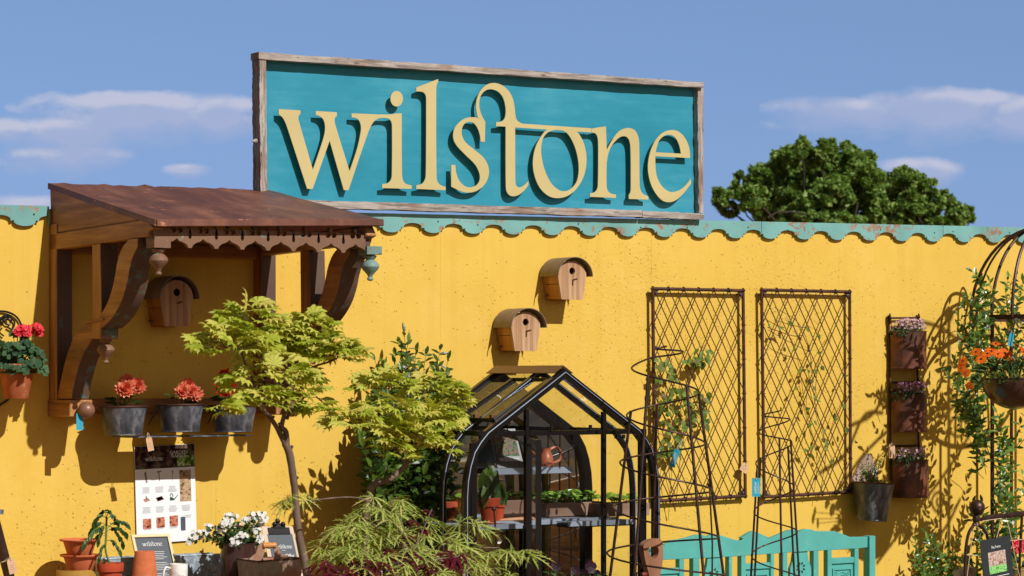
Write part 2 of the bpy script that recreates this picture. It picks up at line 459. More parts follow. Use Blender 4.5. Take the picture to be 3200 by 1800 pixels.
def build_world():
    t = wd.node_tree; ns = t.nodes; l = t.links; bg = ns['Background']
    tc = ns.new('ShaderNodeTexCoord'); D = tc.outputs['Generated']
    sx = ns.new('ShaderNodeSeparateXYZ'); l.new(D, sx.inputs[0])
    def mt(op, a, b=0.0, c=None):
        m = ns.new('ShaderNodeMath'); m.operation = op
        for i, x in enumerate((a, b, c)):
            if x is None: continue
            if isinstance(x, (int, float)): m.inputs[i].default_value = x
            else: l.new(x, m.inputs[i])
        return m.outputs[0]
    # the low sky in the photo is a deep polarised blue: sample the sky model somewhat higher up
    zz = mt('MAXIMUM', mt('ADD', mt('MULTIPLY', sx.outputs[2], 1.0), .34), .08)
    cb = ns.new('ShaderNodeCombineXYZ'); l.new(sx.outputs[0], cb.inputs[0]); l.new(sx.outputs[1], cb.inputs[1]); l.new(zz, cb.inputs[2])
    nm = ns.new('ShaderNodeVectorMath'); nm.operation = 'NORMALIZE'; l.new(cb.outputs[0], nm.inputs[0])
    sky = ns.new('ShaderNodeTexSky'); sky.sky_type = 'NISHITA'; sky.sun_disc = False
    sky.sun_elevation = math.asin(SUND.z); sky.sun_rotation = atan2(SUND.x, SUND.y)
    sky.air_density = 1.0; sky.dust_density = .6; sky.ozone_density = 2.2; sky.altitude = 60
    l.new(nm.outputs[0], sky.inputs[0])
    # far clouds: bearing u and slope v of the direction, fixed in the world
    def dot(v):
        n = ns.new('ShaderNodeVectorMath'); n.operation = 'DOT_PRODUCT'; l.new(D, n.inputs[0]); n.inputs[1].default_value = v; return n.outputs['Value']
    df = mt('MAXIMUM', dot(FW), .05); u = mt('DIVIDE', dot(RT), df); v = mt('DIVIDE', sx.outputs[2], df)
    uv = ns.new('ShaderNodeCombineXYZ'); l.new(u, uv.inputs[0]); l.new(v, uv.inputs[1])
    def fields(dv):
        """cloud density at slope v+dv"""
        v2 = mt('ADD', v, dv)
        uv = ns.new('ShaderNodeCombineXYZ'); l.new(u, uv.inputs[0]); l.new(v2, uv.inputs[1])
        def nz(scale, sy, detail, off=0, rough=.6):
            mp = ns.new('ShaderNodeMapping'); l.new(uv.outputs[0], mp.inputs[0]); mp.inputs['Scale'].default_value = (scale, scale*sy, 1); mp.inputs['Location'].default_value = (off, off*.7, off)
            n = ns.new('ShaderNodeTexNoise'); l.new(mp.outputs[0], n.inputs[0]); n.inputs['Scale'].default_value = 1; n.inputs['Detail'].default_value = detail; n.inputs['Roughness'].default_value = rough
            return n.outputs['Fac']
        tot = None
        for (px, py, rx, rt, rb) in CLOUDS:
            a = mt('DIVIDE', mt('SUBTRACT', u, (px-1600)/FPX), rx/FPX); dy = mt('SUBTRACT', v2, (HZ-py)/FPX)
            b = mt('ADD', mt('DIVIDE', mt('MAXIMUM', dy, 0.0), rt/FPX), mt('DIVIDE', mt('MINIMUM', dy, 0.0), rb/FPX))
            e = mt('SUBTRACT', 1.0, mt('SQRT', mt('ADD', mt('MULTIPLY', a, a), mt('MULTIPLY', b, b))))
            tot = e if tot is None else mt('SMOOTH_MAX', tot, e, .15)
        n1 = nz(34, 1.9, 9); x = mt('ADD', mt('ADD', mt('MULTIPLY', tot, 1.15), .22), mt('MULTIPLY', mt('SUBTRACT', n1, .5), 1.9))
        c = ns.new('ShaderNodeClamp'); l.new(mt('MULTIPLY', x, 1.25), c.inputs[0])
        return c.outputs[0], nz
    CLOUDS = [(440,330,300,46,120),(690,335,130,36,110),(200,400,200,36,90),(190,478,210,34,70),(40,400,90,26,60),(2950,325,330,46,110),(2660,335,260,34,90),(3200,340,200,44,110),(2880,522,120,28,60),(590,525,70,14,30),(1560,470,500,30,60),(330,640,420,30,50)]
    body, nz = fields(0.0); above, _ = fields(26/FPX)
    hi = ns.new('ShaderNodeClamp'); l.new(mt('MULTIPLY', mt('MULTIPLY', mt('SUBTRACT', body, mt('MULTIPLY', above, .95)), 1.7), mt('MULTIPLY', mt('MAXIMUM', mt('SUBTRACT', nz(16, 1.5, 4, 2.7), .42), 0.0), 6.0)), hi.inputs[0]); top = hi.outputs[0]
    nC = nz(9, 4, 5, 9.1)
    def mx(f, a, b):
        m = ns.new('ShaderNodeMix'); m.data_type = 'RGBA'
        for i, x in ((0, f), (6, a), (7, b)):
            if isinstance(x, (int, float)) or isinstance(x, tuple): m.inputs[i].default_value = x
            else: l.new(x, m.inputs[i])
        return m.outputs[2]
    K = SKY_K
    def up(c): q = lin(*c); return (q[0]/K, q[1]/K, q[2]/K, 1)
    gm = ns.new('ShaderNodeMix'); gm.data_type = 'RGBA'; gm.blend_type = 'MULTIPLY'; gm.inputs[0].default_value = 1; l.new(sky.outputs[0], gm.inputs[6]); gm.inputs[7].default_value = SKY_TINT
    lowc = ns.new('ShaderNodeMapRange'); l.new(v, lowc.inputs[0]); lowc.inputs[1].default_value = .125; lowc.inputs[2].default_value = .055; lowc.inputs[3].default_value = 0; lowc.inputs[4].default_value = 1
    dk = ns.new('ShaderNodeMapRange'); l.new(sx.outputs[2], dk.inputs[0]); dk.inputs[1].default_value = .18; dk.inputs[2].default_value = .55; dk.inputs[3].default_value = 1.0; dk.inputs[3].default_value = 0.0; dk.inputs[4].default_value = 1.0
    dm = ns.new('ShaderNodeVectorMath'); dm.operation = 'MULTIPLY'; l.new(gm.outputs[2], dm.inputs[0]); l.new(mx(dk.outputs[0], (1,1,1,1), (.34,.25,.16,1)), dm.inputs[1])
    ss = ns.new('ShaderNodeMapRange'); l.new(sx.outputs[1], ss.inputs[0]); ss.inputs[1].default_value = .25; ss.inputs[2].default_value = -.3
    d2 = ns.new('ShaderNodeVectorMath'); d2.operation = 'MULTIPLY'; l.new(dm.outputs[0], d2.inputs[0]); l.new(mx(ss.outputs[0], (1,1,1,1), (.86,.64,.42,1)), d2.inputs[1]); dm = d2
    c = mx(mt('MULTIPLY', lowc.outputs[0], mt('ADD', .22, mt('MULTIPLY', nC, .5))), dm.outputs[0], up((138,164,210)))
    c = mx(mt('MULTIPLY', body, .88), c, up((162,176,212)))
    c = mx(mt('MULTIPLY', top, .62), c, up((206,206,222)))
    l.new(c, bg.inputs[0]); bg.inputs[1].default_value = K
SKY_K = .15; SKY_TINT = (1.16, 1.16, 1.19, 1)
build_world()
SC.view_settings.view_transform = 'Standard'; SC.view_settings.look = 'None'; SC.view_settings.exposure = 0; SC.view_settings.gamma = 1
try: SC.cycles.max_bounces = 10; SC.cycles.transparent_max_bounces = 24; SC.cycles.caustics_reflective = False; SC.cycles.sample_clamp_indirect = 6
except Exception: pass

# ---------------------------------------------------------------- ground
def gmat():
    n = N('trodden_grass_and_grit'); f = n.noise(30, 6, .7); g = n.noise(.6, 4)
    n.set(color=n.ramp(n.math('ADD', n.math('MULTIPLY', f, .6), n.math('MULTIPLY', g, .4)), [(.35, lin(112,80,44)), (.65, lin(142,104,60))]), rough=.9); n.bump(f, .4, .01); return n.mat
mb = MB(); mb.quad((-400,-400,0),(400,-400,0),(400,400,0),(-400,400,0))
tag(mb.build('ground', gmat()), 'trodden tan grit ground that the stand is built on', 'ground', kind='structure')

# ---------------------------------------------------------------- yellow wall with scalloped fascia
FX0, FX1 = W(0,641).x, W(3200,711).x; FZ0, FZ1 = W(0,641).z, W(3200,711).z
def ftop(x): return FZ0+(FZ1-FZ0)*(x-FX0)/(FX1-FX0)
wall = thing('yellow_wall', (0, .09, 0), 'long bright yellow rendered wall with a scalloped turquoise board along its top', 'wall')
seams = [FX0-3.0, W(675,900).x, W(1376,900).x, W(2035,900).x, W(2622,900).x, W(3150,900).x, FX1+6.0]
for i in range(len(seams)-1):
    a = seams[i]+.0003; b = seams[i+1]-.0003
    mb = MB(); z = .012
    p = [(a,0),(b,0),(b,ftop(b)-z),(a,ftop(a)-z)]
    mb.prism([V((x,0,zz)) for x, zz in p], (0,.08,0)); mb.build('render_panel', M['wall'], wall)
mb = MB(); mb.prism([V((FX0-3.0,.081,0)),V((FX1+6.0,.081,0)),V((FX1+6.0,.081,ftop(FX1+6.0)-.02)),V((FX0-3.0,.081,ftop(FX0-3.0)-.02))], (0,.02,0)); mb.build('backing_frame', M['teakx'], wall)
# scallops: arch, little ledge, hanging lobe
PITCH = W(1946,760).x-W(1829,760).x
PH = W(1720,740).x      # a lobe is centred here
def scal(u):            # u in 0..1 from lobe centre ; drop below top in metres
    u = abs(((u+.5) % 1)-.5)
    if u < .215: return .0665+.0225*sqrt(max(0, 1-(u/.222)**2))**1.0
    if u < .285: return .0625+.0065*(u-.215)/.07
    t = (u-.285)/.215
    return .0600-.0170*sqrt(max(0, 1-(1-t)**2))
def board(x0, x1, name='fascia_board'):
    mb = MB(); n = max(8, int((x1-x0)/PITCH*90)); F = []
    for i in range(n+1):
        x = x0+(x1-x0)*i/n; zt = ftop(x); F.append((x, zt, zt-scal((x-PH)/PITCH)*1.0))
    y0, y1 = -.02, -.0025
    vs = []; fs = []
    for x, zt, zb in F: vs += [(x,y0,zt),(x,y0,zb),(x,y1,zt),(x,y1,zb)]
    for i in range(n):
        a = 4*i; b = a+4
        fs += [(a,a+1,b+1,b),(a+2,b+2,b+3,a+3),(a,b,b+2,a+2),(a+1,a+3,b+3,b+1)]
    fs += [(0,2,3,1),(4*n,4*n+1,4*n+3,4*n+2)]
    mb.add(vs, fs); o = mb.build(name, M['fascia'], wall)
    return o
XS = [FX0-2.98, W(143,640).x, None, W(2372,692).x, W(2939,702).x, FX1+5.98]
board(XS[0], XS[1]); board(W(760,650).x, XS[3]-.0015); board(XS[3]+.0015, XS[4]-.0015); board(XS[4]+.0015, XS[5])
mb = MB(); mb.hexa([V((XS[1]+.002,-.02,ftop(XS[1])-.002)),V((XS[1]+.012,.01,ftop(XS[1])-.002)),V((XS[1]+.012,.01,ftop(XS[1])-.075)),V((XS[1]+.002,-.02,ftop(XS[1])-.085)),
  V((XS[1]+.006,-.022,ftop(XS[1])-.002)),V((XS[1]+.02,.01,ftop(XS[1])-.002)),V((XS[1]+.02,.01,ftop(XS[1])-.075)),V((XS[1]+.006,-.022,ftop(XS[1])-.085))]); mb.build('fascia_return', M['fascia'], wall)
# nails
mb = MB()
for px in (100, 1362, 1486, 1800, 1994, 2140, 2330, 2454, 2743, 2912, 2970, 3146):
    x = W(px,700).x; mb.disc(V((x,-.0212,ftop(x)-rnd.uniform(.03,.055))), .0042, (0,-1,0), 8)
mb.build('nail_head', M['black'], wall)
# chipped render at a few seams
# ---------------------------------------------------------------- shop sign
DB = .012       # board face
sign = thing('shop_sign', (W(1500,640,DB).x, 0, ftop(W(1500,640).x)), 'large teal shop sign in a weathered timber frame reading wilstone, standing on the wall top', 'sign')
def beam(name, p0, p1, mat, d0, d1, ends, jit=.0035):
    """weathered beam: 4 front-face corners in px on plane d1 (tl, tr, br, bl); goes back to d0"""
    tl, tr, br, bl = [W(x, y, d1) for x, y in ends]
    horiz = (tr-tl).length > (bl-tl).length; n = 60
    mb = MB(); vs = []; fs = []; r = random.Random(name)
    for i in range(n+1):
        t = i/n
        if horiz: a = tl.lerp(tr, t); b = bl.lerp(br, t); ax = V((0,0,1))
        else: a = tl.lerp(bl, t); b = tr.lerp(br, t); ax = V((-1,0,0))
        ja = (mnoise.noise(V((t*14, 3.1*len(name), 0)))+.6*mnoise.noise(V((t*55, 1.7, 2))))*jit
        jb = (mnoise.noise(V((t*14, 9.1, 5)))+.6*mnoise.noise(V((t*55, 7.7, 2))))*jit
        a = a+ax*ja; b = b+ax*jb; k = V((0, d1-d0, 0))
        vs += [a, b, b+k, a+k]
    for i in range(n):
        o = 4*i
        for k in range(4): fs.append((o+k, o+(k+1) % 4, o+4+(k+1) % 4, o+4+k))
    fs += [(0,3,2,1), (4*n,4*n+1,4*n+2,4*n+3)]
    mb.add(vs, fs); return mb.build(name, mat, sign)
beam('top_beam', 0, 0, M['wx'], -.012, .066, [(809,163),(2199,257),(2199,274),(809,184)])
beam('bottom_beam', 0, 0, M['wx'], -.012, .058, [(700,617),(2007,657),(2007,678),(700,641)])
beam('bottom_beam_end', 0, 0, M['wx'], -.012, .056, [(2008.5,659),(2200,667),(2200,686),(2008.5,679)])
beam('left_post', 0, 0, M['wz'], -.012, .060, [(811,186),(831,186),(836,660),(815,660)], .005)
beam('right_post', 0, 0, M['wz'], -.012, .046, [(2180,275),(2198,275),(2198,665),(2184,665)], .005)
mb = MB()
for (px, py) in ((795, 440),): p = W(px, py, .03); mb.lathe(p+V((.012,0,0)), [(.012,0),(.009,.01),(.003,.024),(0,.025)], 8, (-1,0,-.1))
mb.build('knot_stub', M['wz'], sign)
mb = MB(); a = W(826,176,DB); b = W(2190,262,DB); c = W(2190,672,DB); d = W(826,622,DB)
mb.prism([a,b,c,d], (0,.02,0)); mb.build('sign_board', M['sign_teal'], sign)
def z6(p): return (780+p[0]/2.635, 140+p[1]/2.635)+tuple(p[2:])
def z7(p): return (1450+p[0]/2.8975, 200+p[1]/2.8975)+tuple(p[2:])
LET = {}
LET['w'] = [[z6(p) for p in [(235,530),(414,541),(414,570),(402,582,1),(397,602,1),(402,630,1),(517,1030),(590,815,1),(612,735,1),(617,670,1),(605,620,1),(580,592,1),(540,577),(540,546),(714,556),(714,588),(700,598,1),(696,625,1),(704,668,1),(819,1042),(880,860,1),(905,750,1),(913,690,1),(905,640,1),(880,608,1),(835,597),(835,565),(1065,574),(1062,604),(1030,622,1),(1000,660,1),(965,740,1),(810,1198),(772,1197),(655,790),(515,1187),(470,1186),(312,700,1),(290,640,1),(268,600,1),(236,572)]]]
LET['i'] = [[z6(p) for p in [(1060,574),(1150,575),(1190,567),(1247,565),(1250,1070,1),(1258,1115,1),(1278,1143,1),(1330,1160),(1328,1187),(1086,1180),(1086,1148),(1130,1140,1),(1157,1115,1),(1166,1070,1),(1168,690,1),(1163,640,1),(1145,612,1),(1110,603,1),(1058,604)]],
            [z6((1206+51*cos(k*pi/4), 445+64*sin(k*pi/4), 1)) for k in range(8)]]
LET['l'] = [[z6(p) for p in [(1548,283),(1548,305),(1536,330,1),(1532,380,1),(1535,1085,1),(1545,1130,1),(1568,1155,1),(1611,1172),(1608,1198),(1368,1187),(1368,1157),(1415,1145,1),(1440,1110,1),(1447,1060,1),(1450,460,1),(1445,415,1),(1422,390,1),(1368,384),(1368,352)]]]
LET['s'] = [[z6(p) for p in [(1935,630),(1932,800),(1897,797),(1890,740,1),(1868,680,1),(1838,645,1),(1800,636,1),(1765,650,1),(1744,690,1),(1742,740,1),(1770,800,1),(1850,868,1),(1925,935,1),(1962,1010,1),(1962,1080,1),(1930,1150,1),(1870,1200,1),(1810,1217,1),(1740,1208,1),(1655,1168),(1655,990),(1688,990),(1697,1060,1),(1725,1125,1),(1775,1168,1),(1830,1172,1),(1872,1148,1),(1890,1105,1),(1884,1050,1),(1850,985,1),(1770,905,1),(1700,830,1),(1672,770,1),(1678,700,1),(1715,645,1),(1775,605,1),(1840,597,1),(1890,610,1)]]]
LET['t'] = [[z7(p) for p in [(120,488),(108,430,1),(104,370,1),(115,305,1),(150,238,1),(200,190,1),(262,172,1),(330,188,1),(395,240,1),(435,310,1),(453,390,1),(460,460,1),(475,510,1),(520,541),(1148,583),(1148,621),(458,575),(460,1060,1),(468,1100,1),(490,1117,1),(530,1105,1),(578,1062),(578,1098),(540,1145,1),(500,1180,1),(450,1198,1),(410,1190,1),(382,1155,1),(374,1100,1),(372,567),(285,564),(285,528),(335,520,1),(362,495,1),(373,440,1),(368,375,1),(348,305,1),(305,252,1),(250,230,1),(200,236,1),(160,268,1),(138,315,1),(133,370,1),(140,420,1),(158,470,1),(183,516)]]]
LET['o'] = [[z7(p) for p in [(860,566,1),(980,590,1),(1045,650,1),(1090,760,1),(1103,880,1),(1080,1010,1),(1020,1120,1),(940,1190,1),(845,1215,1),(760,1195,1),(680,1120,1),(630,1000,1),(618,880,1),(640,760,1),(690,660,1),(755,590,1)]],
            [z7(p) for p in [(870,598,1),(930,630,1),(985,720,1),(1020,830,1),(1033,940,1),(1020,1050,1),(985,1110,1),(930,1148,1),(860,1145,1),(780,1075,1),(725,960,1),(695,830,1),(695,730,1),(720,655,1),(770,610,1),(820,598,1)]]]
LET['n'] = [[z7(p) for p in [(1150,587),(1205,575),(1280,566),(1287,780),(1330,702,1),(1380,628,1),(1430,592,1),(1490,580,1),(1545,605,1),(1575,670,1),(1582,760,1),(1585,1090,1),(1597,1150,1),(1625,1183,1),(1663,1198),(1662,1228),(1487,1222),(1487,1190),(1502,1160,1),(1505,1080,1),(1502,760,1),(1490,690,1),(1465,660,1),(1430,655,1),(1390,675,1),(1340,730,1),(1305,800,1),(1286,900),(1286,1100,1),(1298,1150,1),(1330,1175,1),(1371,1182),(1370,1213),(1135,1203),(1135,1172),(1175,1163,1),(1200,1135,1),(1208,1080,1),(1210,720,1),(1203,660,1),(1185,630,1),(1150,618)]]]
LET['e'] = [[z7(p) for p in [(2042,852),(2040,800,1),(2025,730,1),(1985,655,1),(1935,612,1),(1880,598,1),(1810,615,1),(1745,670,1),(1695,760,1),(1665,870,1),(1662,970,1),(1685,1080,1),(1730,1170,1),(1790,1235,1),(1850,1252,1),(1910,1235,1),(1975,1180,1),(2050,1085),(2050,1038),(2010,1090,1),(1960,1135,1),(1900,1158,1),(1850,1155,1),(1790,1110,1),(1745,1030,1),(1729,940,1),(1727,835)]],
            [z7(p) for p in [(1732,800),(1740,755,1),(1765,690,1),(1810,650,1),(1850,640,1),(1900,660,1),(1940,725,1),(1960,812)]]]
LOGO = []      # flat logo outlines, metres, for small prints
LD = DB+.032
lx0 = W(870,340,LD).x; lz0 = W(1300,600,LD).z
for ch, cs in LET.items():
    off = {'o':.0012, 'i':.0010, 's':.0011}.get(ch, 0)
    flat = []
    for c in cs:
        q = []
        for p in contour(c):
            w = W(p[0], p[1], LD); q.append((w.x-lx0, w.z-lz0))
        flat.append(q)
    vf = fill_curve(flat, .005); LOGO.append((fill_curve(flat, .0005), off*.1))
    mb = MB(); fr = Frame((lx0, -LD-off, lz0), (1,0,0), (0,0,1)); fr.put(mb, vf)
    mb.build('letter', M['gold'], sign)
LOGO_W = W(2157,560,LD).x-lx0
def put_logo(mb, fr, u, v, width, w=.0006):
    k = width/LOGO_W
    for vf, off in LOGO:
        mb.add([fr(p[0]*k+u, p[1]*k+v, w+off+(.0004 if p[2] > .0002 else 0)) for p in vf[0]], vf[1])
def put_text(mb, fr, s, size, u, v, w=.0006, align='CENTER', squash=1.0):
    vf = text_mesh(s, size, .0004, align)
    mb.add([fr(p[0]*squash+u, p[1]+v, w+p[2]) for p in vf[0]], vf[1])
# ---------------------------------------------------------------- carved wooden canopy
XL = W(152,600).x; XR = W(853,700).x
SPL = .05                                # the old frames splay a little to the right
def dsp(X, px):
    """depth at which the splayed side plane starting at X is seen at px"""
    s = (px-1600)/FPX; A = cos(TH)-s*sin(TH); B = sin(TH)+s*cos(TH)
    # (X + SPL*d - Cx)*A + (-d-Cy)*(-B) = 0
    return (-CAM.y*B-(X-CAM.x)*A)/(B+SPL*A)
DF = dsp(XL, 466)                       # front plane of the frame
DE = dsp(XL, 487)                       # roof eave
can = thing('wooden_canopy', (XL, 0, W(152,1300).z), 'carved antique wooden canopy with sloping rusty roof, mounted on the left of the yellow wall', 'canopy')
def ZP(px, py, d): return W(px, py, d).z
zrw = W(152,572).z; zrf = W(487,686,DE).z; zrf2 = W(1190,685,DE).z; zrw2 = W(824,592).z
XRE = W(1196,694,DE).x-SPL*DE
# roof slab
def roofpt(x, d, up=0):
    t = (x-XL)/(XRE-XL); zw = zrw+(zrw2-zrw)*t; zf = zrf+(zrf2-zrf)*t
    return V((x+SPL*d, -d, zw+(zf-zw)*d/DE+up))
mb = MB(); nx, ny = 28, 10; vs = []
for up in (0, -.026):
    for j in range(ny+1):
        for i in range(nx+1):
            x = XL-.004+(XRE-XL+.008)*i/nx; d = DE*j/ny
            wv = .005*mnoise.noise(V((i*.45, j*.3, 3)))+ (.008*mnoise.noise(V((i*.8, 1, 7))) if j == 0 else 0)
            vs.append(roofpt(x, d, up+wv))
fs = []; k = (nx+1)*(ny+1)
for j in range(ny):
    for i in range(nx):
        a = j*(nx+1)+i; fs += [(a,a+1,a+nx+2,a+nx+1), (k+a,k+a+nx+1,k+a+nx+2,k+a+1)]
for i in range(nx): fs += [(i,k+i,k+i+1,i+1), (ny*(nx+1)+i, ny*(nx+1)+i+1, k+ny*(nx+1)+i+1, k+ny*(nx+1)+i)]
for j in range(ny): a = j*(nx+1); fs += [(a,a+nx+1,k+a+nx+1,k+a), (a+nx,k+a+nx,k+a+2*nx+1,a+2*nx+1)]
mb.add(vs, fs); mb.build('roof', M['roof'], can, smooth=30)
# eave lip
mb = MB(); a = roofpt(XL, DE+.005, -.013); b = roofpt(XRE, DE+.005, -.013); mb.bar(a, b, .012, .030); mb.build('eave_lip', M['roof'], can, bevel=.003)
SW = .052                                # thickness of the side frames along the wall
def side(x0, sgn):
    """panel, lower board, posts, strut and brackets of one side frame; x0 is its left face"""
    x1 = x0+SW
    def pr(name, pts, mat, xa=x0, xb=x1, bev=.003):
        mb = MB(); mb.prism([V((xa+SPL*d,-d,z)) for d, z in pts], (xb-xa,0,0)); mb.m = [0, 0]+[1]*(len(mb.f)-2) if name in ('strut', 'upper_bracket', 'lower_bracket', 'wall_post') else [0]*len(mb.f); return mb.build(name, [mat, M['teak_shade_paint']], can, bevel=bev)  # front and edge faces: old green paint, plus shade darkened into the brown
    dd = lambda px: dsp(XL, px)
    L = lambda px, py: (dd(px), W(px, py, dd(px)).z)
    zt0 = roofpt(x0, 0).z-.024; ztf = roofpt(x0, DF-.01).z-.024
    pr('side_panel', [(0,zt0), (DF-.008,ztf), L(452,684), L(156,730)], M['teaky'], x0+.006, x1-.006)
    pr('side_board', [L(156,732), L(458,685), (DF-.002, ztf-.002), L(480,712), L(466,722), L(463,738), L(156,782)], M['teaky'], x0, x1)
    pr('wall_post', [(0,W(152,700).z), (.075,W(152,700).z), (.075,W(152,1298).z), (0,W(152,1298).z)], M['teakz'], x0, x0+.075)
    ds0, ds1 = dd(286), dd(311)
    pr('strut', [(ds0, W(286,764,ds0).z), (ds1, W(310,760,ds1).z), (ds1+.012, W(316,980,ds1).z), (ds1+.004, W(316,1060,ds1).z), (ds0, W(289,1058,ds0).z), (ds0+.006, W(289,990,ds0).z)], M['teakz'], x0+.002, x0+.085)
    out = [(404,748),(384,775),(370,815),(362,860),(352,905),(336,950),(316,985),(312,990)]
    inn = [(432,745),(432,770),(418,800),(407,840),(400,880),(388,925),(370,965),(345,1002),(318,1026)]
    P = catmull([V((*L(*p),0)) for p in out], 5)+list(reversed(catmull([V((*L(*p),0)) for p in inn], 5)))
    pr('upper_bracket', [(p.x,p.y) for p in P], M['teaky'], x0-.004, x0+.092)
    out = [(290,1000),(262,1008),(232,1045),(212,1090),(200,1130),(188,1180),(178,1230),(176,1247)]
    inn = [(300,1040),(290,1052),(268,1085),(248,1125),(236,1165),(226,1205),(219,1247)]
    P = catmull([V((*L(*p),0)) for p in out], 5)+list(reversed(catmull([V((*L(*p),0)) for p in inn], 5)))
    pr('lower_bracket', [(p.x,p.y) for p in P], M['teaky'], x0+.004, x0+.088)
    dk = dd(330); pr('bracket_peg', [(dd(268),W(268,1006,dd(268)).z),(dd(268),W(268,1012,dd(268)).z),(dk,W(330,1000,dk).z),(dk,W(330,993,dk).z)], M['teaky'], x0-.012, x0-.0045)
    # base arm with ball
    da = dd(222); za, zb = W(170,1249,.03).z, W(170,1301,.03).z
    pr('base_arm', [(0,za),(da,za),(da,zb),(0,zb)], M['teaky'], x0-.006, x0+.10)
    bc = V((x0+.055+SPL*da, -da-.036, (za+zb)/2-.008))
    mb = MB(); mb.sphere(bc, .037, 20, 12); mb.lathe(bc, [(.02,.04),(.016,.03),(.016,.0)], 12, (0,1,0)); mb.build('ball_knob', M['woodball'], can, smooth=True)
    # turned pendants
    for (d, zt, k) in ((ds0+.5*(ds1-ds0)+.004, W(300,1055,ds1).z, 1.0), (DF-.005, W(470,772,DF).z, 1.05)):
        c = V((x0+.045+SPL*d, -d, zt)); mb = MB()
        mb.box((c.x-.037, c.y-.037, c.z-.003), (c.x+.037, c.y+.037, c.z+.032 if k > 1 else c.z+.01))
        pf = [(.012,-.003),(.028,-.008),(.022,-.018),(.016,-.024),(.026,-.030),(.036,-.042),(.038,-.052),(.032,-.064),(.020,-.076),(.012,-.086),(.009,-.094),(.013,-.100),(.013,-.105),(.006,-.110),(0,-.110)]
        mb.lathe(c, [(r*k, h*k) for r, h in pf], 18); mb.build('turned_pendant', M['pendant'] if sgn > 0 and k > 1 else M['carved'], can, smooth=35)
side(XL, -1); XS2 = W(792,900).x-.002; side(XS2, 1)
# wall rail between the arms and the top wall plate
mb = MB(); mb.box((XL+.10,-.05,W(400,1296,.05).z),(XS2-.006,-.002,W(400,1246,.05).z)); mb.build('wall_rail', M['teakx'], can, bevel=.003)
mb = MB(); mb.box((XL+.076,-.04,W(400,800,0).z),(XS2,-.002,W(400,760,0).z)); mb.build('wall_plate', M['teakx'], can, bevel=.003)
# carved valance
DV = DF-.020
xv0 = W(470,720,DV).x; xv1 = W(1128,720,DV).x
zv0 = roofpt(XL, DE).z-.026; zvm = W(800,742,DV).z; zvb = W(800,783,DV).z
def cutz(pts): return pts
arches = [539,627,708,789,868,949,1028,1097]
ap = (W(1097,760,DV).x-W(539,760,DV).x)/7; ax0 = W(539,760,DV).x
outl = [(xv0, zv0), (xv1, zv0), (xv1, zvb+.03)]
low = []
for i in range(8):
    c = ax0+ap*i; h = .036
    for s in range(-10, 11):
        t = s/10; a = abs(t)
        y = h*(1-a**2.0)**.6*.78 + h*.30*max(0, 1-a*3.2)**1.4
        low.append((c+t*ap*.44, zvb+y+ (0 if a < 1 else 0)))
low = [(xv0, zvb+.022)]+low
outl2 = [(xv0, zv0), (xv1, zv0), (xv1, zvb+.022)]+list(reversed(low))
holes = []
for i in range(8):
    c = ax0+ap*i; zc = zvm+.022
    def circ(cx, cz, r, rz, n=14): return [(cx+r*cos(2*pi*k/n), cz+rz*sin(2*pi*k/n)) for k in range(n)]
    holes.append(circ(c-.0145, zc-.004, .0125, .0125)); holes.append(circ(c+.0145, zc-.004, .0125, .0125)); holes.append(circ(c, zc+.018, .0085, .010))
    if i < 7:
        cx = c+ap/2; holes.append([(cx, zvm+.036),(cx+.006, zvm+.004),(cx+.0075,zvm-.008),(cx+.005,zvm-.016),(cx,zvm-.019),(cx-.005,zvm-.016),(cx-.0075,zvm-.008),(cx-.006,zvm+.004)])
vf = fill_curve([[(x, z) for x, z in outl2]]+holes, .026)
mb = MB(); Frame((0,-DV-.013,0),(1,0,0),(0,0,1)).put(mb, vf); mb.build('carved_valance', M['carved'], can)
mb = MB(); mb.box((xv0-.01,-DV+.012,zvm+.02),(xv1+.02,-DV+.045,zv0)); mb.build('valance_backing', M['teakx'], can)
for x in (xv0-.004, xv1-.03):
    mb = MB(); mb.box((x,-DV-.028,zvb+.022),(x+.062,-DV+.04,zvm-.001)); mb.box((x-.004,-DV-.022,zvm+.002),(x+.066,-DV+.046,zv0-.004)); mb.build('corner_block', M['teak_shade_paint'], can, bevel=.004)
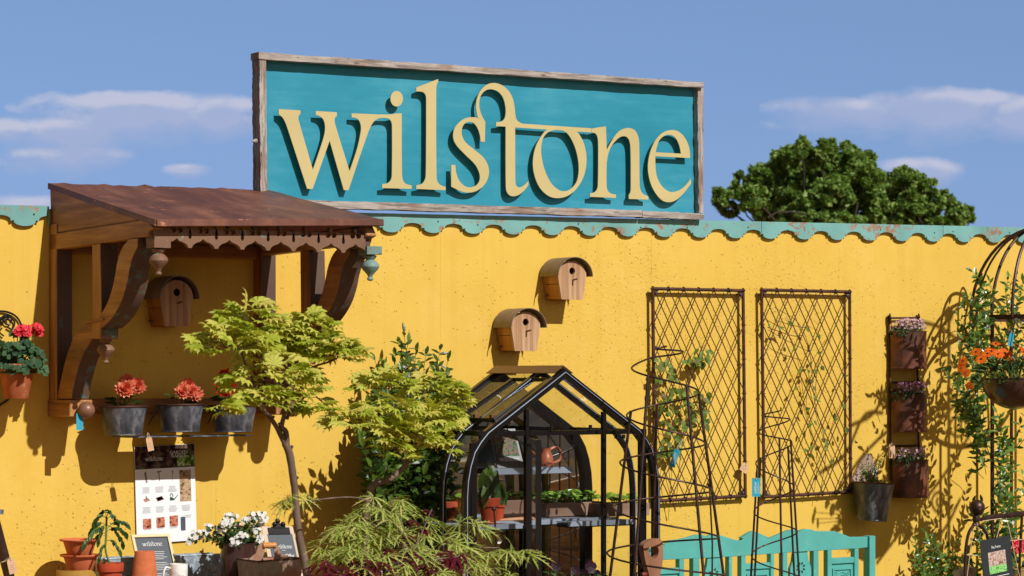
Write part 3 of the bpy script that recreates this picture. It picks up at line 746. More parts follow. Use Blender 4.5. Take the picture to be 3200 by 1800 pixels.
# ---------------------------------------------------------------- nest boxes
def nest_box(px, py, d0, w, h, dep, label, shadef=1.0):
    """px,py = photo pixel of the front panel's bottom centre"""
    D1 = d0+dep; c = W(px, py, D1); x0, z0 = c.x, c.z
    t = thing('nest_box', (x0, 0, z0), label, 'bird box', 'curved-roof nest boxes on the yellow wall')
    hb = w*.37; ht = w*.50; zs = h*.62            # half widths at bottom and shoulder
    R = ht; rise = h-zs
    prof = [(-hb,0),(hb,0),(ht,zs)]+[(ht*cos(a), zs+rise*sin(a)) for a in [pi*k/14 for k in range(1,14)]]+[(-ht,zs)]
    mb = MB(); th = .014
    hole = [(0+.0175*cos(2*pi*k/18), h*.735+.0175*sin(2*pi*k/18)) for k in range(18)]
    vf = fill_curve([prof, hole], th); Frame((x0,-D1,z0),(1,0,0),(0,0,1)).put(mb, [[(p[0],p[1],p[2]-th) for p in vf[0]], vf[1]])
    fp = mb.build('front_panel', M['nestz'], t)
    mb = MB(); mb.lathe((x0,-D1+th+.012,z0+h*.735),[(.0,0),(.03,0)],16,(0,-1,0)); mb.build('entrance_hole', M['black'], fp)
    mb = MB(); p = V((x0+.004,-D1,z0+h*.505)); mb.tube([p, p+V((.004,-.034,.004))], .0045, 8); mb.build('perch', M['woodball'], t, smooth=True)
    for s in (-1, 1):
        mb = MB(); e = .004
        mb.hexa([V((x0+s*(hb-e),-D1+th,z0+.003)),V((x0+s*(hb-e-.012),-D1+th,z0+.003)),V((x0+s*(hb-e-.012),-d0,z0+.003)),V((x0+s*(hb-e),-d0,z0+.003)),
                 V((x0+s*(ht-e),-D1+th,z0+zs)),V((x0+s*(ht-e-.012),-D1+th,z0+zs)),V((x0+s*(ht-e-.012),-d0,z0+zs)),V((x0+s*(ht-e),-d0,z0+zs))])
        sp = mb.build('side_panel', M['nesty'], t)
        if s < 0:
            mb = MB(); xa = x0-(hb-e)-(ht-hb)*.62-.0012; mb.bar((xa,-D1+th+.004,z0+zs*.64),(xa,-d0-.004,z0+zs*.64),.0018,.0022); mb.build('panel_seam', M['black'], sp)
            mb = MB(); xa = x0-(hb-e)-(ht-hb)*.2; mb.tube([(xa+.002,-d0-.012,z0+zs*.2),(xa-.02,-d0-.016,z0+zs*.2)], .005, 8); mb.build('swivel_catch', M['woodball'], sp)
    mb = MB(); mb.box((x0-hb+.005,-D1+th,z0+.003),(x0+hb-.005,-d0,z0+.014)); mb.build('floor_panel', M['nesty'], t)
    mb = MB(); mb.prism([V((x0+x,-d0,z0+z)) for x, z in [(-hb,.0),(hb,.0),(ht,zs),(ht*.7,zs+rise*.7),(-ht*.7,zs+rise*.7),(-ht,zs)]], (0,d0-.003 if d0 > .006 else .004,0)); mb.build('back_panel', M['nesty'], t)
    # barrel roof of bent sheet, overhanging in front
    ro = ht*1.19; rz = rise*1.26; n = 20; y0 = -D1-.030; y1 = -d0+.002; tk = .0035; vs = []; fs = []
    for k in range(n+1):
        a = pi*k/n; e = 1+tk/ro
        for (rr, y) in ((1,y0),(e,y0),(e,y1),(1,y1)): vs.append((x0+ro*rr*cos(a), y, z0+zs-.004+rz*rr*sin(a)))
    for k in range(n):
        a = 4*k; b = a+4
        for q in range(4): fs.append((a+q, a+(q+1) % 4, b+(q+1) % 4, b+q))
    fs += [(0,3,2,1),(4*n,4*n+1,4*n+2,4*n+3)]
    mb.__init__(); mb.add(vs, fs); mb.build('curved_roof', M['nestroof'], t, smooth=35)
    return t
w1 = HM(86, 1790, .13)/.97
nest_box(1788, 936, .012, w1, .190, .128, 'upper sunlit nest box on the yellow wall, just below the scalloped board')
nest_box(1643, 1097, .012, w1, .190, .128, 'lower sunlit nest box, just above the ridge of the small greenhouse')
nest_box(553, 1020, .012, HM(98, 553, .14)/.97, .205, .135, 'nest box in deep shade under the wooden canopy')
# ---------------------------------------------------------------- plant helpers
def rv(r, s=1.0): return V((r.uniform(-1,1), r.uniform(-1,1), r.uniform(-1,1)))*s
def leaf(mb, p, d, n, L, Wd, curl=.15, fold=.25, mid=.45):
    """pointed leaf: base p, direction d, upper side n"""
    d = V(d).normalized(); n = V(n); n = (n-d*n.dot(d))
    n = n.normalized() if n.length > 1e-4 else d.orthogonal().normalized()
    s = d.cross(n); p = V(p)
    def pt(t, w): return p + d*(L*t) + s*(w*Wd/2) + n*(fold*abs(w)*Wd/2 - curl*L*t*t)
    mb.add([pt(0,0), pt(.22,-.72), pt(.22,.72), pt(.26,0), pt(mid+.08,-1), pt(mid+.08,1), pt(.55,0), pt(.82,-.55), pt(.82,.55), pt(.85,0), pt(1.0,0)],
           [(0,3,1),(0,2,3),(1,3,6,4),(3,2,5,6),(4,6,9,7),(6,5,8,9),(7,9,10),(9,8,10)])
def maple_leaf(mb, p, d, n, R, lobes=9, r=rnd, droop=.25, sharp=.70):
    """round palmate leaf, attached at p, tip lobe towards d"""
    d = V(d).normalized(); n = V(n); n = (n-d*n.dot(d)); n = n.normalized() if n.length > 1e-4 else d.orthogonal()
    s = d.cross(n); p = V(p); c = p + d*R*.12
    vs = [c]; ang = 2*pi*.86; m = lobes
    for i in range(m):
        a = -ang/2+ang*(i+.5)/m; ln = R*(1-.42*abs(a/(ang/2))**1.6)*r.uniform(.92,1.05); h = ang/m
        for (da, k, dz) in ((-.5, sharp*.92, .0), (-.24, .80, .02), (0, 1.0, -droop*.55), (.24, .80, .02)):
            aa = a+da*h; rr = ln*k
            q = c + d*(cos(aa)*rr) + s*(sin(aa)*rr)
            vs.append(q + n*(dz*R - droop*R*(rr/R)**2*.55 + (.06*R if abs(da) > .4 else 0)))
    a = ang/2; rr = R*.55*sharp
    vs.append(c + d*(cos(a)*rr) + s*(sin(a)*rr)); vs.append(p)
    k = len(vs)
    fs = []
    for i in range(m):
        b = 1+4*i; fs += [(0,b,b+1), (0,b+1,b+2,b+3), (0,b+3,b+4)]
    fs += [(0,k-2,k-1),(0,k-1,1)]
    mb.add(vs, fs)
def fern_leaf(mb, p, d, n, R, r=rnd, lobes=7, droop=.6, spread=2*pi*.62, thin=.042):
    """finely cut (laceleaf) maple leaf: long narrow toothed lobes"""
    d = V(d).normalized(); n = V(n); n = (n-d*n.dot(d)); n = n.normalized() if n.length > 1e-4 else d.orthogonal()
    s = d.cross(n); p = V(p)
    for i in range(lobes):
        a = -spread/2+spread*i/(lobes-1)+r.uniform(-.08,.08); L = R*(1-.38*abs(2*a/spread)**1.5)*r.uniform(.85,1.1)
        ax = d*cos(a)+s*sin(a); sd = ax.cross(n); w = R*thin
        def sp(t): return p + ax*(L*t) - n*(droop*L*t*t*.5) - V((0,0,1))*(droop*L*t*t*.35)
        c = [sp(t) for t in (.04,.3,.55,.8,1.0)]; ws = [.35,1,1.05,.7,0]
        vs = []; 
        for q, k in zip(c, ws): vs += [q-sd*w*k, q+sd*w*k]
        o = [(0,1,3,2),(2,3,5,4),(4,5,7,6),(6,7,9)]
        nv = len(vs)
        for t, k in ((.3,1.0),(.48,1.1),(.66,.9)):
            q = sp(t); q2 = sp(t+.06)
            for sg in (-1, 1):
                tip = q + ax*(L*.17*k) + sd*(sg*L*.10*k) - V((0,0,1))*(L*.03)
                vs += [q, q2, tip]; o.append((nv, nv+1, nv+2)); nv += 3
        mb.add(vs, o)
def petal_flower(mb, c, n, R, k=5, wd=.8, cup=.2, r=rnd):
    n = V(n).normalized(); a = n.orthogonal().normalized(); b = n.cross(a); ph = r.uniform(0, 6.28); c = V(c)
    for i in range(k):
        t = ph+2*pi*i/k; e = a*cos(t)+b*sin(t); s = n.cross(e); w = R*wd*pi/k
        mb.add([c, c+e*R*.55-s*w*.8+n*cup*R*.35, c+e*R*.95-s*w*.45+n*cup*R, c+e*R*1.02+n*cup*R*.9, c+e*R*.95+s*w*.45+n*cup*R, c+e*R*.55+s*w*.8+n*cup*R*.35],
               [(0,1,2,3,4,5)])
def lerp3(a, b, t): return a+(b-a)*t
def wander(a, b, r, n=6, amp=.03, sag=0.0):
    a = V(a); b = V(b); L = (b-a).length; pts = []
    for i in range(n+1):
        t = i/n; k = sin(pi*t)
        pts.append(a.lerp(b, t)+rv(r, amp*L*k)+V((0,0,-sag*L*k)))
    return pts
def leafy_stem(lm, sm, pts, r, L, Wd, step, thick=.0018, start=.15, pair=True, up=.4, curl=.2, droop=0.0, towards=V((-.25,-.7,.55))):
    """stem tube plus leaves along it"""
    P = catmull(pts, 5); n = len(P)
    sm.tube(P, [thick*(1-.6*i/n) for i in range(n)], 5, cap=False)
    acc = 0.0; tot = sum((P[i+1]-P[i]).length for i in range(n-1)); run = 0; flip = r.random()*6.28
    for i in range(n-1):
        sl = (P[i+1]-P[i]).length; run += sl; acc += sl
        if run/tot < start: continue
        while acc > step:
            acc -= step
            t = (P[i+1]-P[i]).normalized(); o = t.orthogonal().normalized(); b = t.cross(o); flip += 1.57+r.uniform(-.4,.4)
            for k in range(2 if pair else 1):
                a = flip+pi*k
                d = (o*cos(a)+b*sin(a))+t*up+V((0,0,-droop))+rv(r,.25)
                nn = towards+rv(r,.55); sc = r.uniform(.7,1.15)*(1-.25*(run/tot))
                leaf(lm, P[i]+t*r.uniform(0,step*.4), d, nn, L*sc, Wd*sc, curl*r.uniform(.3,1.5), .25)
    t = (P[-1]-P[-2]).normalized()
    leaf(lm, P[-1], t+rv(r,.2), towards+rv(r,.4), L*.8, Wd*.8, curl)
def inpoly(x, y, P):
    c = False; j = len(P)-1
    for i in range(len(P)):
        if (P[i][1] > y) != (P[j][1] > y) and x < (P[j][0]-P[i][0])*(y-P[i][1])/(P[j][1]-P[i][1])+P[i][0]: c = not c
        j = i
    return c
# leaf paints
M['l_maple'] = m_leaf('golden_maple_leaf', [lin(146,162,46), lin(178,186,64), lin(206,204,96), lin(212,196,100)], .38, .5, .3, tcol=lin(196,206,54))
M['l_lace'] = m_leaf('laceleaf_green', [lin(128,150,54), lin(172,186,82), lin(200,204,116), lin(204,186,122)], .35, .5, .3, tcol=lin(150,180,60))
M['l_red'] = m_leaf('dark_red_maple_leaf', [lin(62,16,28), lin(84,20,34), lin(104,26,40), lin(70,22,40)], .3, .32, .6, tcol=lin(150,16,40))
M['l_glossy'] = m_leaf('glossy_evergreen_leaf', [lin(30,50,15), lin(48,72,22), lin(70,96,30), lin(104,130,46)], .2, .36, .35, tcol=lin(110,150,40))
M['l_jas'] = m_leaf('jasmine_leaf', [lin(40,70,24), lin(62,98,34), lin(86,122,44), lin(118,146,66)], .22, .3, .6, tcol=lin(120,160,50))
M['l_clem'] = m_leaf('clematis_leaf', [lin(74,98,40), lin(98,126,52), lin(120,146,66), lin(112,84,50)], .35, .5, .3, tcol=lin(140,170,60))
M['l_ger'] = m_leaf('geranium_leaf', [lin(42,70,44), lin(56,88,54), lin(74,106,66)], .2, .6, .3)
M['l_dark'] = m_leaf('dark_green_leaf', [lin(34,58,24), lin(52,82,34), lin(74,104,44)], .22, .45, .4)
M['l_seed'] = m_leaf('seedling_leaf', [lin(120,164,58), lin(148,186,72), lin(170,200,96)], .35, .4, .4, tcol=lin(150,190,60))
M['l_tree'] = m_leaf('oak_crown_leaf', [lin(74,106,46), lin(108,138,60), lin(138,166,80), lin(170,190,106)], .3, .5, .3, tcol=lin(120,164,46))
M['f_coral'] = m_leaf('coral_petal', [lin(226,112,84), lin(236,140,108), lin(246,190,156)], .3, .5, .3, tcol=lin(240,110,60))
M['f_red'] = m_leaf('red_petal', [lin(176,14,24), lin(200,22,34), lin(214,36,44)], .3, .5, .3, tcol=lin(230,30,30))
M['f_pink'] = m_leaf('pink_red_petal', [lin(212,36,54), lin(226,54,72), lin(236,92,104)], .3, .5, .3, tcol=lin(244,60,70))
M['f_white'] = m_leaf('white_petal', [lin(214,212,204), lin(230,228,222), lin(238,236,232)], .25, .6, .2)
M['f_orange'] = m_leaf('orange_petal', [lin(214,84,14), lin(230,112,22), lin(236,142,40)], .3, .5, .3, tcol=lin(250,130,20))
M['f_alp'] = m_leaf('pale_pink_petal', [lin(176,120,134), lin(204,160,170), lin(224,200,202)], .25, .6, .2)
M['f_mauve'] = m_leaf('mauve_petal', [lin(140,74,112), lin(176,110,150), lin(212,166,192)], .25, .6, .2)
M['f_plum'] = m_leaf('plum_petal', [lin(24,5,16), lin(36,8,24), lin(50,12,34)], .08, .5, .3)
# ---------------------------------------------------------------- pots, buckets and plants on the left
def bucket(c, rt, rb, h, label, name='zinc_bucket', mat='zinc', group=None, rim=True, sy=1.0):
    """round bucket; c = centre of the base"""
    t = thing(name, c, label, 'bucket', group)
    c = V(c); mb = MB(); e = .003
    mb.lathe(c, [(0,.0),(rb,.0),(rb+.002,.004),(rb+(rt-rb)*.5,h*.5),(rt,h-.004),(rt-e,h-.006),(rb+(rt-rb)*.5-e,h*.5),(rb-e,.012),(0,.012)], 32, sy=sy); mb.build('body', M[mat], t, smooth=40)
    mb = MB(); mb.tube([c+V((rt*cos(2*pi*k/32), rt*sy*sin(2*pi*k/32), h-.003)) for k in range(32)], .0042, 8, True); mb.build('rolled_rim', M['rust'] if rim else M[mat], t, smooth=True)
    mb = MB(); mb.tube([c+V(((rb+.001)*cos(2*pi*k/32), (rb+.001)*sy*sin(2*pi*k/32), .004)) for k in range(32)], .003, 6, True); mb.build('foot_ring', M[mat], t, smooth=True)
    mb = MB(); mb.lathe(c, [(0,h*.86),((rb+(rt-rb)*.86)-.004,h*.86)], 24, sy=sy); mb.build('soil', M['soil'], t)
    return t
def dahlia(base, label, fmat, heads, seed, leaves=16, name='dahlia', lr=.06):
    r = random.Random(seed); t = thing(name, base, label, 'flower', 'dahlias in the hanging buckets')
    base = V(base); sm = MB(); lm = MB()
    for (o, R) in heads:
        c = base+V(o); sm.tube([base+rv(r,.01), base.lerp(c,.5)+rv(r,.008), c], .0028, 6)
        fm = MB(); n0 = V((-.25,-.8,.45)).normalized()
        for ring, (tilt, k, L) in enumerate(((1.35,14,1.0),(1.0,13,.98),(.65,11,.88),(.33,7,.7),(.12,4,.5))):
            a0 = r.uniform(0,6); x = n0.orthogonal().normalized(); y = n0.cross(x)
            for i in range(k):
                an = a0+2*pi*i/k+r.uniform(-.1,.1); e = x*cos(an)+y*sin(an)
                d = (e*sin(tilt)+n0*cos(tilt)).normalized(); up = (n0*sin(tilt)-e*cos(tilt))
                leaf(fm, c-n0*R*.25+d*R*.12, d, up, R*L*r.uniform(.9,1.08), R*.40, -.18, .5, .55)
        fm.build('flower_head', M[fmat], t, recalc=False)
    for i in range(leaves):
        a = r.uniform(0,6.28); q = base+V((cos(a),sin(a),0))*lr*r.uniform(.1,.9)+V((0,0,r.uniform(.005,.05)))
        leaf(lm, q, V((cos(a),sin(a),r.uniform(.1,.9))), V((0,-.3,1))+rv(r,.4), r.uniform(.05,.085), r.uniform(.028,.042), .3, .2)
    lm.build('leaves', M['l_dark'], t, recalc=False); sm.build('stems', M['stem'], t)
    return t
BD = .19
bk = [(385,1252,1368),(563,1246,1358),(728,1250,1358)]
blab = ['left zinc bucket under the canopy, holding two coral dahlia blooms', 'middle zinc bucket under the canopy, beside the brown tag', 'right zinc bucket under the canopy, partly behind the golden maple']
BK = []
for (px, yt, yb), lb in zip(bk, blab):
    S_ = PXM(px, BD); rt = 74/S_; rb = 57/S_; c = W(px, yb-8, BD); h = W(px, yt+16, BD).z-c.z
    bucket(c, rt, rb, h, lb, group='zinc buckets hung under the canopy'); BK.append((c, rt, h))
def dh(i, lst): c, rt, h = BK[i]; S_ = PXM(bk[i][0], BD); return [(((x)*1.1/S_, -.05+dy, (z)*1.03/S_), R*1.22/S_) for x, z, R, dy in lst]
c, rt, h = BK[0]; dahlia(c+V((0,0,h*.86)), 'coral dahlia with three crowded blooms in the left bucket', 'f_coral', dh(0, [(-16,64,27,-.02),(28,72,25,0),(4,86,22,.03)]), 3)
c, rt, h = BK[1]; dahlia(c+V((0,0,h*.86)), 'coral dahlia with blooms packed round its middle, in the middle bucket', 'f_coral', dh(1, [(-14,48,22,-.02),(10,68,22,.01),(26,42,24,-.01),(10,50,20,-.03)]), 5, 12)
c, rt, h = BK[2]; dahlia(c+V((0,0,h*.86)), 'deep red dahlia in the right bucket, half behind maple leaves', 'f_red', dh(2, [(-44,64,30,-.01),(-34,98,22,.02)]), 8, 14)
# flat bar that carries the buckets
mb = MB(); a = W(330,1362,.06); b = W(860,1346,.06); a.z = b.z = (a.z+b.z)/2-.006
mb.box((a.x,-.30,a.z-.006),(b.x-.02,-.05,a.z)); 
shelf = thing('bucket_shelf', (a.x,-.1,a.z), 'thin grey metal shelf bar under the three zinc buckets', 'shelf')
mb = MB(); mb.box((a.x+.02,-.245,a.z-.006),(b.x-.22,-.085,a.z-.0005)); mb.build('bar', M['zinc'], shelf, bevel=.001)
for px in (455, 640):
    p = W(px,1300,.03); mb = MB(); mb.hexa([V((p.x,-.05,a.z+.045)),V((p.x+.04,-.05,a.z+.12)),V((p.x+.04,-.054,a.z+.12)),V((p.x,-.054,a.z+.045)),V((p.x+.002,-.05,a.z+.045)),V((p.x+.055,-.05,a.z+.12)),V((p.x+.055,-.054,a.z+.12)),V((p.x+.002,-.054,a.z+.045))]); 
    mb.box((p.x+.02,-.11,a.z-.008),(p.x+.04,-.003,a.z-.0065)); mb.build('bracket', M['zinc'], shelf)
# tags
def swing_tag(name, px, py, d, wpx, hpx, mat, label, rot=0, logo=False, stringto=None, yaw=.25, cut=True):
    """hanging card tag; px,py = centre top hole"""
    p = W(px, py, d); S_ = PXM(px, d); w = wpx/S_; h = hpx/S_
    t = thing(name, p, label, 'tag')
    ux = V((cos(yaw)*cos(rot), -sin(yaw)*cos(rot), sin(rot))); uy = V((-sin(rot)*cos(yaw), sin(rot)*sin(yaw), cos(rot)))
    fr = Frame(p, ux, uy); mb = MB(); k = .3 if cut else 0
    prof = [(-w/2,-h),(w/2,-h),(w/2,-w*k),(w/2*(1-k),0),(-w/2*(1-k),0),(-w/2,-w*k)]
    mb.prism([fr(u,v,0) for u, v in prof], fr.n*.0012); mb.build('card', M[mat], t)
    mb = MB(); mb.disc(fr(0,-w*.2,.0018), w*.07, fr.n, 10); mb.build('hole', M['black'], t)
    mb = MB()
    if logo:
        f2 = Frame(fr(0,-h*.93,.0012), uy, -ux); put_logo(mb, f2, h*.10, -w*.02, h*.62, .0004)
        f2.rect(mb, h*.08,-w*.18,h*.6,-w*.16,.0006); f2.rect(mb, h*.08,-w*.27,h*.7,-w*.25,.0006); f2.rect(mb, h*.08,-w*.36,h*.5,-w*.34,.0006)
        mb.build('print', M['white'], t)
    else:
        for i in range(3): fr.rect(mb, -w*.28+.0, -h*(.45+.13*i)-.0012, w*(.28-.1*(i % 2)), -h*(.45+.13*i), .0015)
        mb.build('print', M['ink'], t)
    if stringto:
        mb = MB(); q = W(*stringto); mb.tube([fr(0,-w*.2,.003), fr(.003,.004,.004), p.lerp(q,.6)+V((.003,-.003,0)), q], .0011, 5); mb.tube([fr(.001,-w*.2,.003), fr(-.004,.006,.002), p.lerp(q,.5)+V((-.004,.002,0)), q], .0011, 5)
        mb.build('string', M['string'], t)
    return t
swing_tag('swing_tag', 249, 1292, .24, 22, 52, 'tealcard', 'small plain teal tag under the left wooden ball of the canopy', 0, False, (252,1270,.24), .1, False)
swing_tag('swing_tag', 464, 1366, .27, 20, 44, 'kraft', 'brown paper tag hanging between the left and middle zinc buckets', .2, False, (462,1352,.26), .1)
# ---------------------------------------------------------------- geranium pot on its scroll bracket
GD = .17
gc = W(52, 1246, GD); S_ = PXM(52, GD)
gp = thing('flower_pot', gc, 'worn terracotta pot of red geraniums hung at the left edge of the wall', 'plant pot')
mb = MB(); k = 1/S_; mb.lathe(gc, [(0,0),(34*k,0),(36*k,2*k),(52*k,80*k),(53*k,82*k),(58*k,84*k),(62*k,106*k),(60*k,109*k),(55*k,107*k),(52*k,90*k),(0,88*k)], 36); mb.build('pot_body', M['terra_worn'], gp, smooth=40)
mb = MB(); mb.lathe(gc, [(0,96*k),(54*k,96*k)], 20); mb.build('soil', M['soil'], gp)
r = random.Random(11); ger = thing('geranium', gc+V((0,0,96*k)), 'pink-red geranium with round ruffled leaves in the terracotta wall pot', 'flower')
lm = MB(); sm = MB(); fm = MB(); top = gc+V((0,0,96*k))
for i in range(95):
    a = r.uniform(0,6.28); rr = (r.random()**.6)*.125; zz = r.uniform(.0,.15)*(1.1-rr/.2)-.02*(rr > .09)
    c = top+V((cos(a)*rr, sin(a)*rr*.8, zz)); n = V((cos(a)*.5-.1, sin(a)*.5-.5, .7))+rv(r,.45); n.normalize()
    R = r.uniform(.019,.03); x = n.orthogonal().normalized(); y = n.cross(x); vs = [c]; m = 15
    for q in range(m):
        an = 2*pi*q/m; k2 = R*(1+.12*cos(an*7+i))*(1 if q else .35); vs.append(c+x*cos(an)*k2+y*sin(an)*k2+n*(.22*R+.14*R*cos(an*5+i)))
    lm.add(vs, [(0,q+1,(q+1) % m+1) for q in range(m)]); sm.tube([top+rv(r,.02), c], .0014, 4, cap=False)
for (px, py, R) in ((68,1032,24),(78,1046,20),(112,1026,22),(124,1036,18),(55,1040,16),(84,1026,15)):
    c = W(px,py,GD+.03)
    for i in range(9):
        o = rv(r,1).normalized()*R/S_*.62; o.z *= .7
        petal_flower(fm, c+o, o+V((-.1,-.4,.35))*.02+rv(r,.008), R/S_*.55, 5, 1.0, .25, r)
    sm.tube([top+V((0,0,.05)), c], .0022, 5)
lm.build('leaves', M['l_ger'], ger, recalc=False); sm.build('stems', M['stem'], ger); fm.build('flower_heads', M['f_pink'], ger, recalc=False)
hold = thing('pot_holder', W(10,1200,.01), 'black wrought iron wall holder with scrolls behind the geranium pot', 'bracket')
mb = MB(); ring = [gc+V((60*k*cos(2*pi*q/28)*.97, 60*k*sin(2*pi*q/28)*.97, 82*k)) for q in range(28)]; mb.tube(ring, .005, 8, True); mb.build('pot_ring', M['black_iron'], hold, smooth=True)
def spiral(c, R, turns, a0, r0=.15, n=36, sgn=1, pl=(V((1,0,0)),V((0,0,1)))):
    return [V(c)+(pl[0]*cos(a0+sgn*2*pi*turns*i/n)+pl[1]*sin(a0+sgn*2*pi*turns*i/n))*(R*(r0+(1-r0)*i/n)) for i in range(n+1)]
mb = MB(); dq = .012
arc = catmull([W(-70,1110,dq),W(-60,1030,dq),W(-20,980,dq),W(12,973,dq),W(45,985,dq),W(64,1010,dq),W(70,1050,dq),W(66,1130,dq),W(40,1230,dq),W(-5,1270,dq)], 6); mb.tube(arc, .0045, 7)
mb.tube(catmull([W(-40,1040,dq),W(-10,1000,dq),W(25,990,dq),W(45,1006,dq),W(38,1028,dq),W(22,1022,dq)],6), .004, 7)
mb.tube(spiral(W(22,1002,dq), .03, 1.6, 0), .0035, 7); mb.tube(spiral(W(-14,1012,dq), .034, 1.6, 2), .0035, 7)
mb.tube(catmull([W(12,1050,dq),W(-12,1035,dq),W(-20,1060,dq),W(5,1090,dq),W(-10,1140,dq)],6), .0035, 7); mb.sphere(W(12,1002,dq+.004), .008, 10, 6)
mb.build('scrollwork', M['black_iron'], hold, smooth=True)
mb = MB(); p = gc+V((0,58*k,82*k)); mb.tube([p, V((p.x,-.01,p.z))], .005, 7); mb.build('arm', M['black_iron'], hold, smooth=True)
# ---------------------------------------------------------------- poster
p0 = W(427,1701,.008); ang = .03; PF = Frame(p0, (cos(ang),0,sin(ang)), (-sin(ang),0,cos(ang)))
PW = HM(187,520,.008)*1.0; PH2 = (1701-1398)/PXM(520,.008)
po = thing('poster', p0, 'white poster of garden tools with a dark photographic header, pinned below the zinc buckets', 'poster')
mb = MB(); PF.rect(mb, 0,0,PW,PH2,0,.004); mb.build('sheet', M['paper'], po)
hd = m_picture('poster_header_print', [lin(20,16,18), lin(44,34,36), lin(70,52,50), lin(120,96,84), lin(70,110,60)], 26)
mb = MB(); PF.rect(mb, .001,PH2*.765,PW-.001,PH2-.001,.0045); mb.build('header_picture', hd, po)
gr = m_picture('poster_greens_print', [lin(30,40,24), lin(90,130,50), lin(150,180,90), lin(220,226,210)], 60, 2)
mb = MB(); PF.rect(mb, PW*.70,PH2*.78,PW*.99,PH2*.885,.0050); mb.build('header_picture', gr, po)
mb = MB(); put_logo(mb, PF, PW*.17, PH2*.845, PW*.30, .0052); put_text(mb, PF, 'GARDEN', PW*.075, PW*.73, PH2*.905, .0054); put_text(mb, PF, 'RANGE', PW*.075, PW*.73, PH2*.868, .0054); mb.build('lettering', M['white'], po)
r = random.Random(4)
for row in range(3):
    for cx in range(4):
        u = PW*(.17+.22*cx); v = PH2*(.62-.205*row)
        if cx == 3 and row == 0: continue
        tm = MB()
        for i in range(6):
            w = PW*r.uniform(.05,.075); vv = v-PH2*(.045+.011*i)
            if row == 2 and i > 2: break
            if row == 2 and cx == 3: vv += PH2*.10; w *= .8
            PF.rect(tm, u-w+(PW*.03 if row == 2 and cx == 3 else 0), vv-.0008, u+w+(PW*.03 if row == 2 and cx == 3 else 0), vv+.0008, .0045)
        tm.build('text_block', M['ink'], po)
ob = m_plain('print_brown', lin(96,70,56), .6, .3, 80); og = m_plain('print_dark_green', lin(26,74,52), .6, .2); ogr = m_plain('print_grey_blue', lin(74,82,96), .6, .15)
def pr(mat, polys, nm='picture'):
    mb = MB()
    for P in polys: mb.add([PF(PW*u, PH2*v, .0047) for u, v in P], [tuple(range(len(P)))])
    return mb.build(nm, mat, po)
pr(ob, [[(.15,.73),(.165,.73),(.185,.62),(.175,.62)],[(.165,.74),(.18,.74),(.2,.625),(.19,.625)],
        [(.36,.735),(.43,.74),(.43,.728),(.36,.723)],[(.385,.73),(.40,.73),(.405,.635),(.395,.635)],[(.61,.735),(.63,.74),(.63,.70),(.622,.70)],[(.612,.70),(.618,.70),(.616,.63),(.613,.63)]])
pr(m_plain('print_pink_wood', lin(186,132,112), .6, .2, 60), [[(.12,.455),(.20,.47),(.235,.44),(.15,.425)]]); pr(ob, [[(.165,.49),(.18,.49),(.18,.455),(.165,.452)]])
pr(ob, [[(.33,.465),(.43,.48),(.47,.445),(.36,.425)]]); pr(m_plain('print_grey_mesh', lin(150,150,158), .6, .1), [[(.345,.462),(.425,.473),(.45,.447),(.365,.433)]])
pr(og, [[(.56,.455),(.585,.465),(.63,.45),(.635,.43),(.57,.425)]]); pr(m_plain('print_dark', lin(40,44,44), .6, .1), [[(.63,.44),(.70,.485),(.705,.48),(.64,.43)],[(.575,.46),(.565,.49),(.59,.505),(.62,.49),(.618,.46),(.61,.465),(.608,.487),(.59,.495),(.575,.486),(.582,.462)]])
pr(m_picture('print_seedling_photo', [lin(70,50,34), lin(150,120,90), lin(206,170,140), lin(110,130,60)], 70), [[(.735,.735),(.925,.735),(.925,.41),(.735,.41)]])
pf_ = m_picture('print_glove_photo', [lin(40,24,20), lin(170,96,76), lin(214,140,112), lin(90,50,40)], 60)
for q in ([(.105,.255),(.245,.255),(.245,.15),(.105,.15)],[(.33,.262),(.47,.262),(.47,.155),(.33,.155)],[(.55,.27),(.69,.27),(.69,.16),(.55,.16)]): pr(pf_, [q])
pr(ogr, [[(.735,.245),(.75,.252),(.80,.252),(.815,.245),(.815,.115),(.80,.108),(.75,.108),(.735,.115)]])
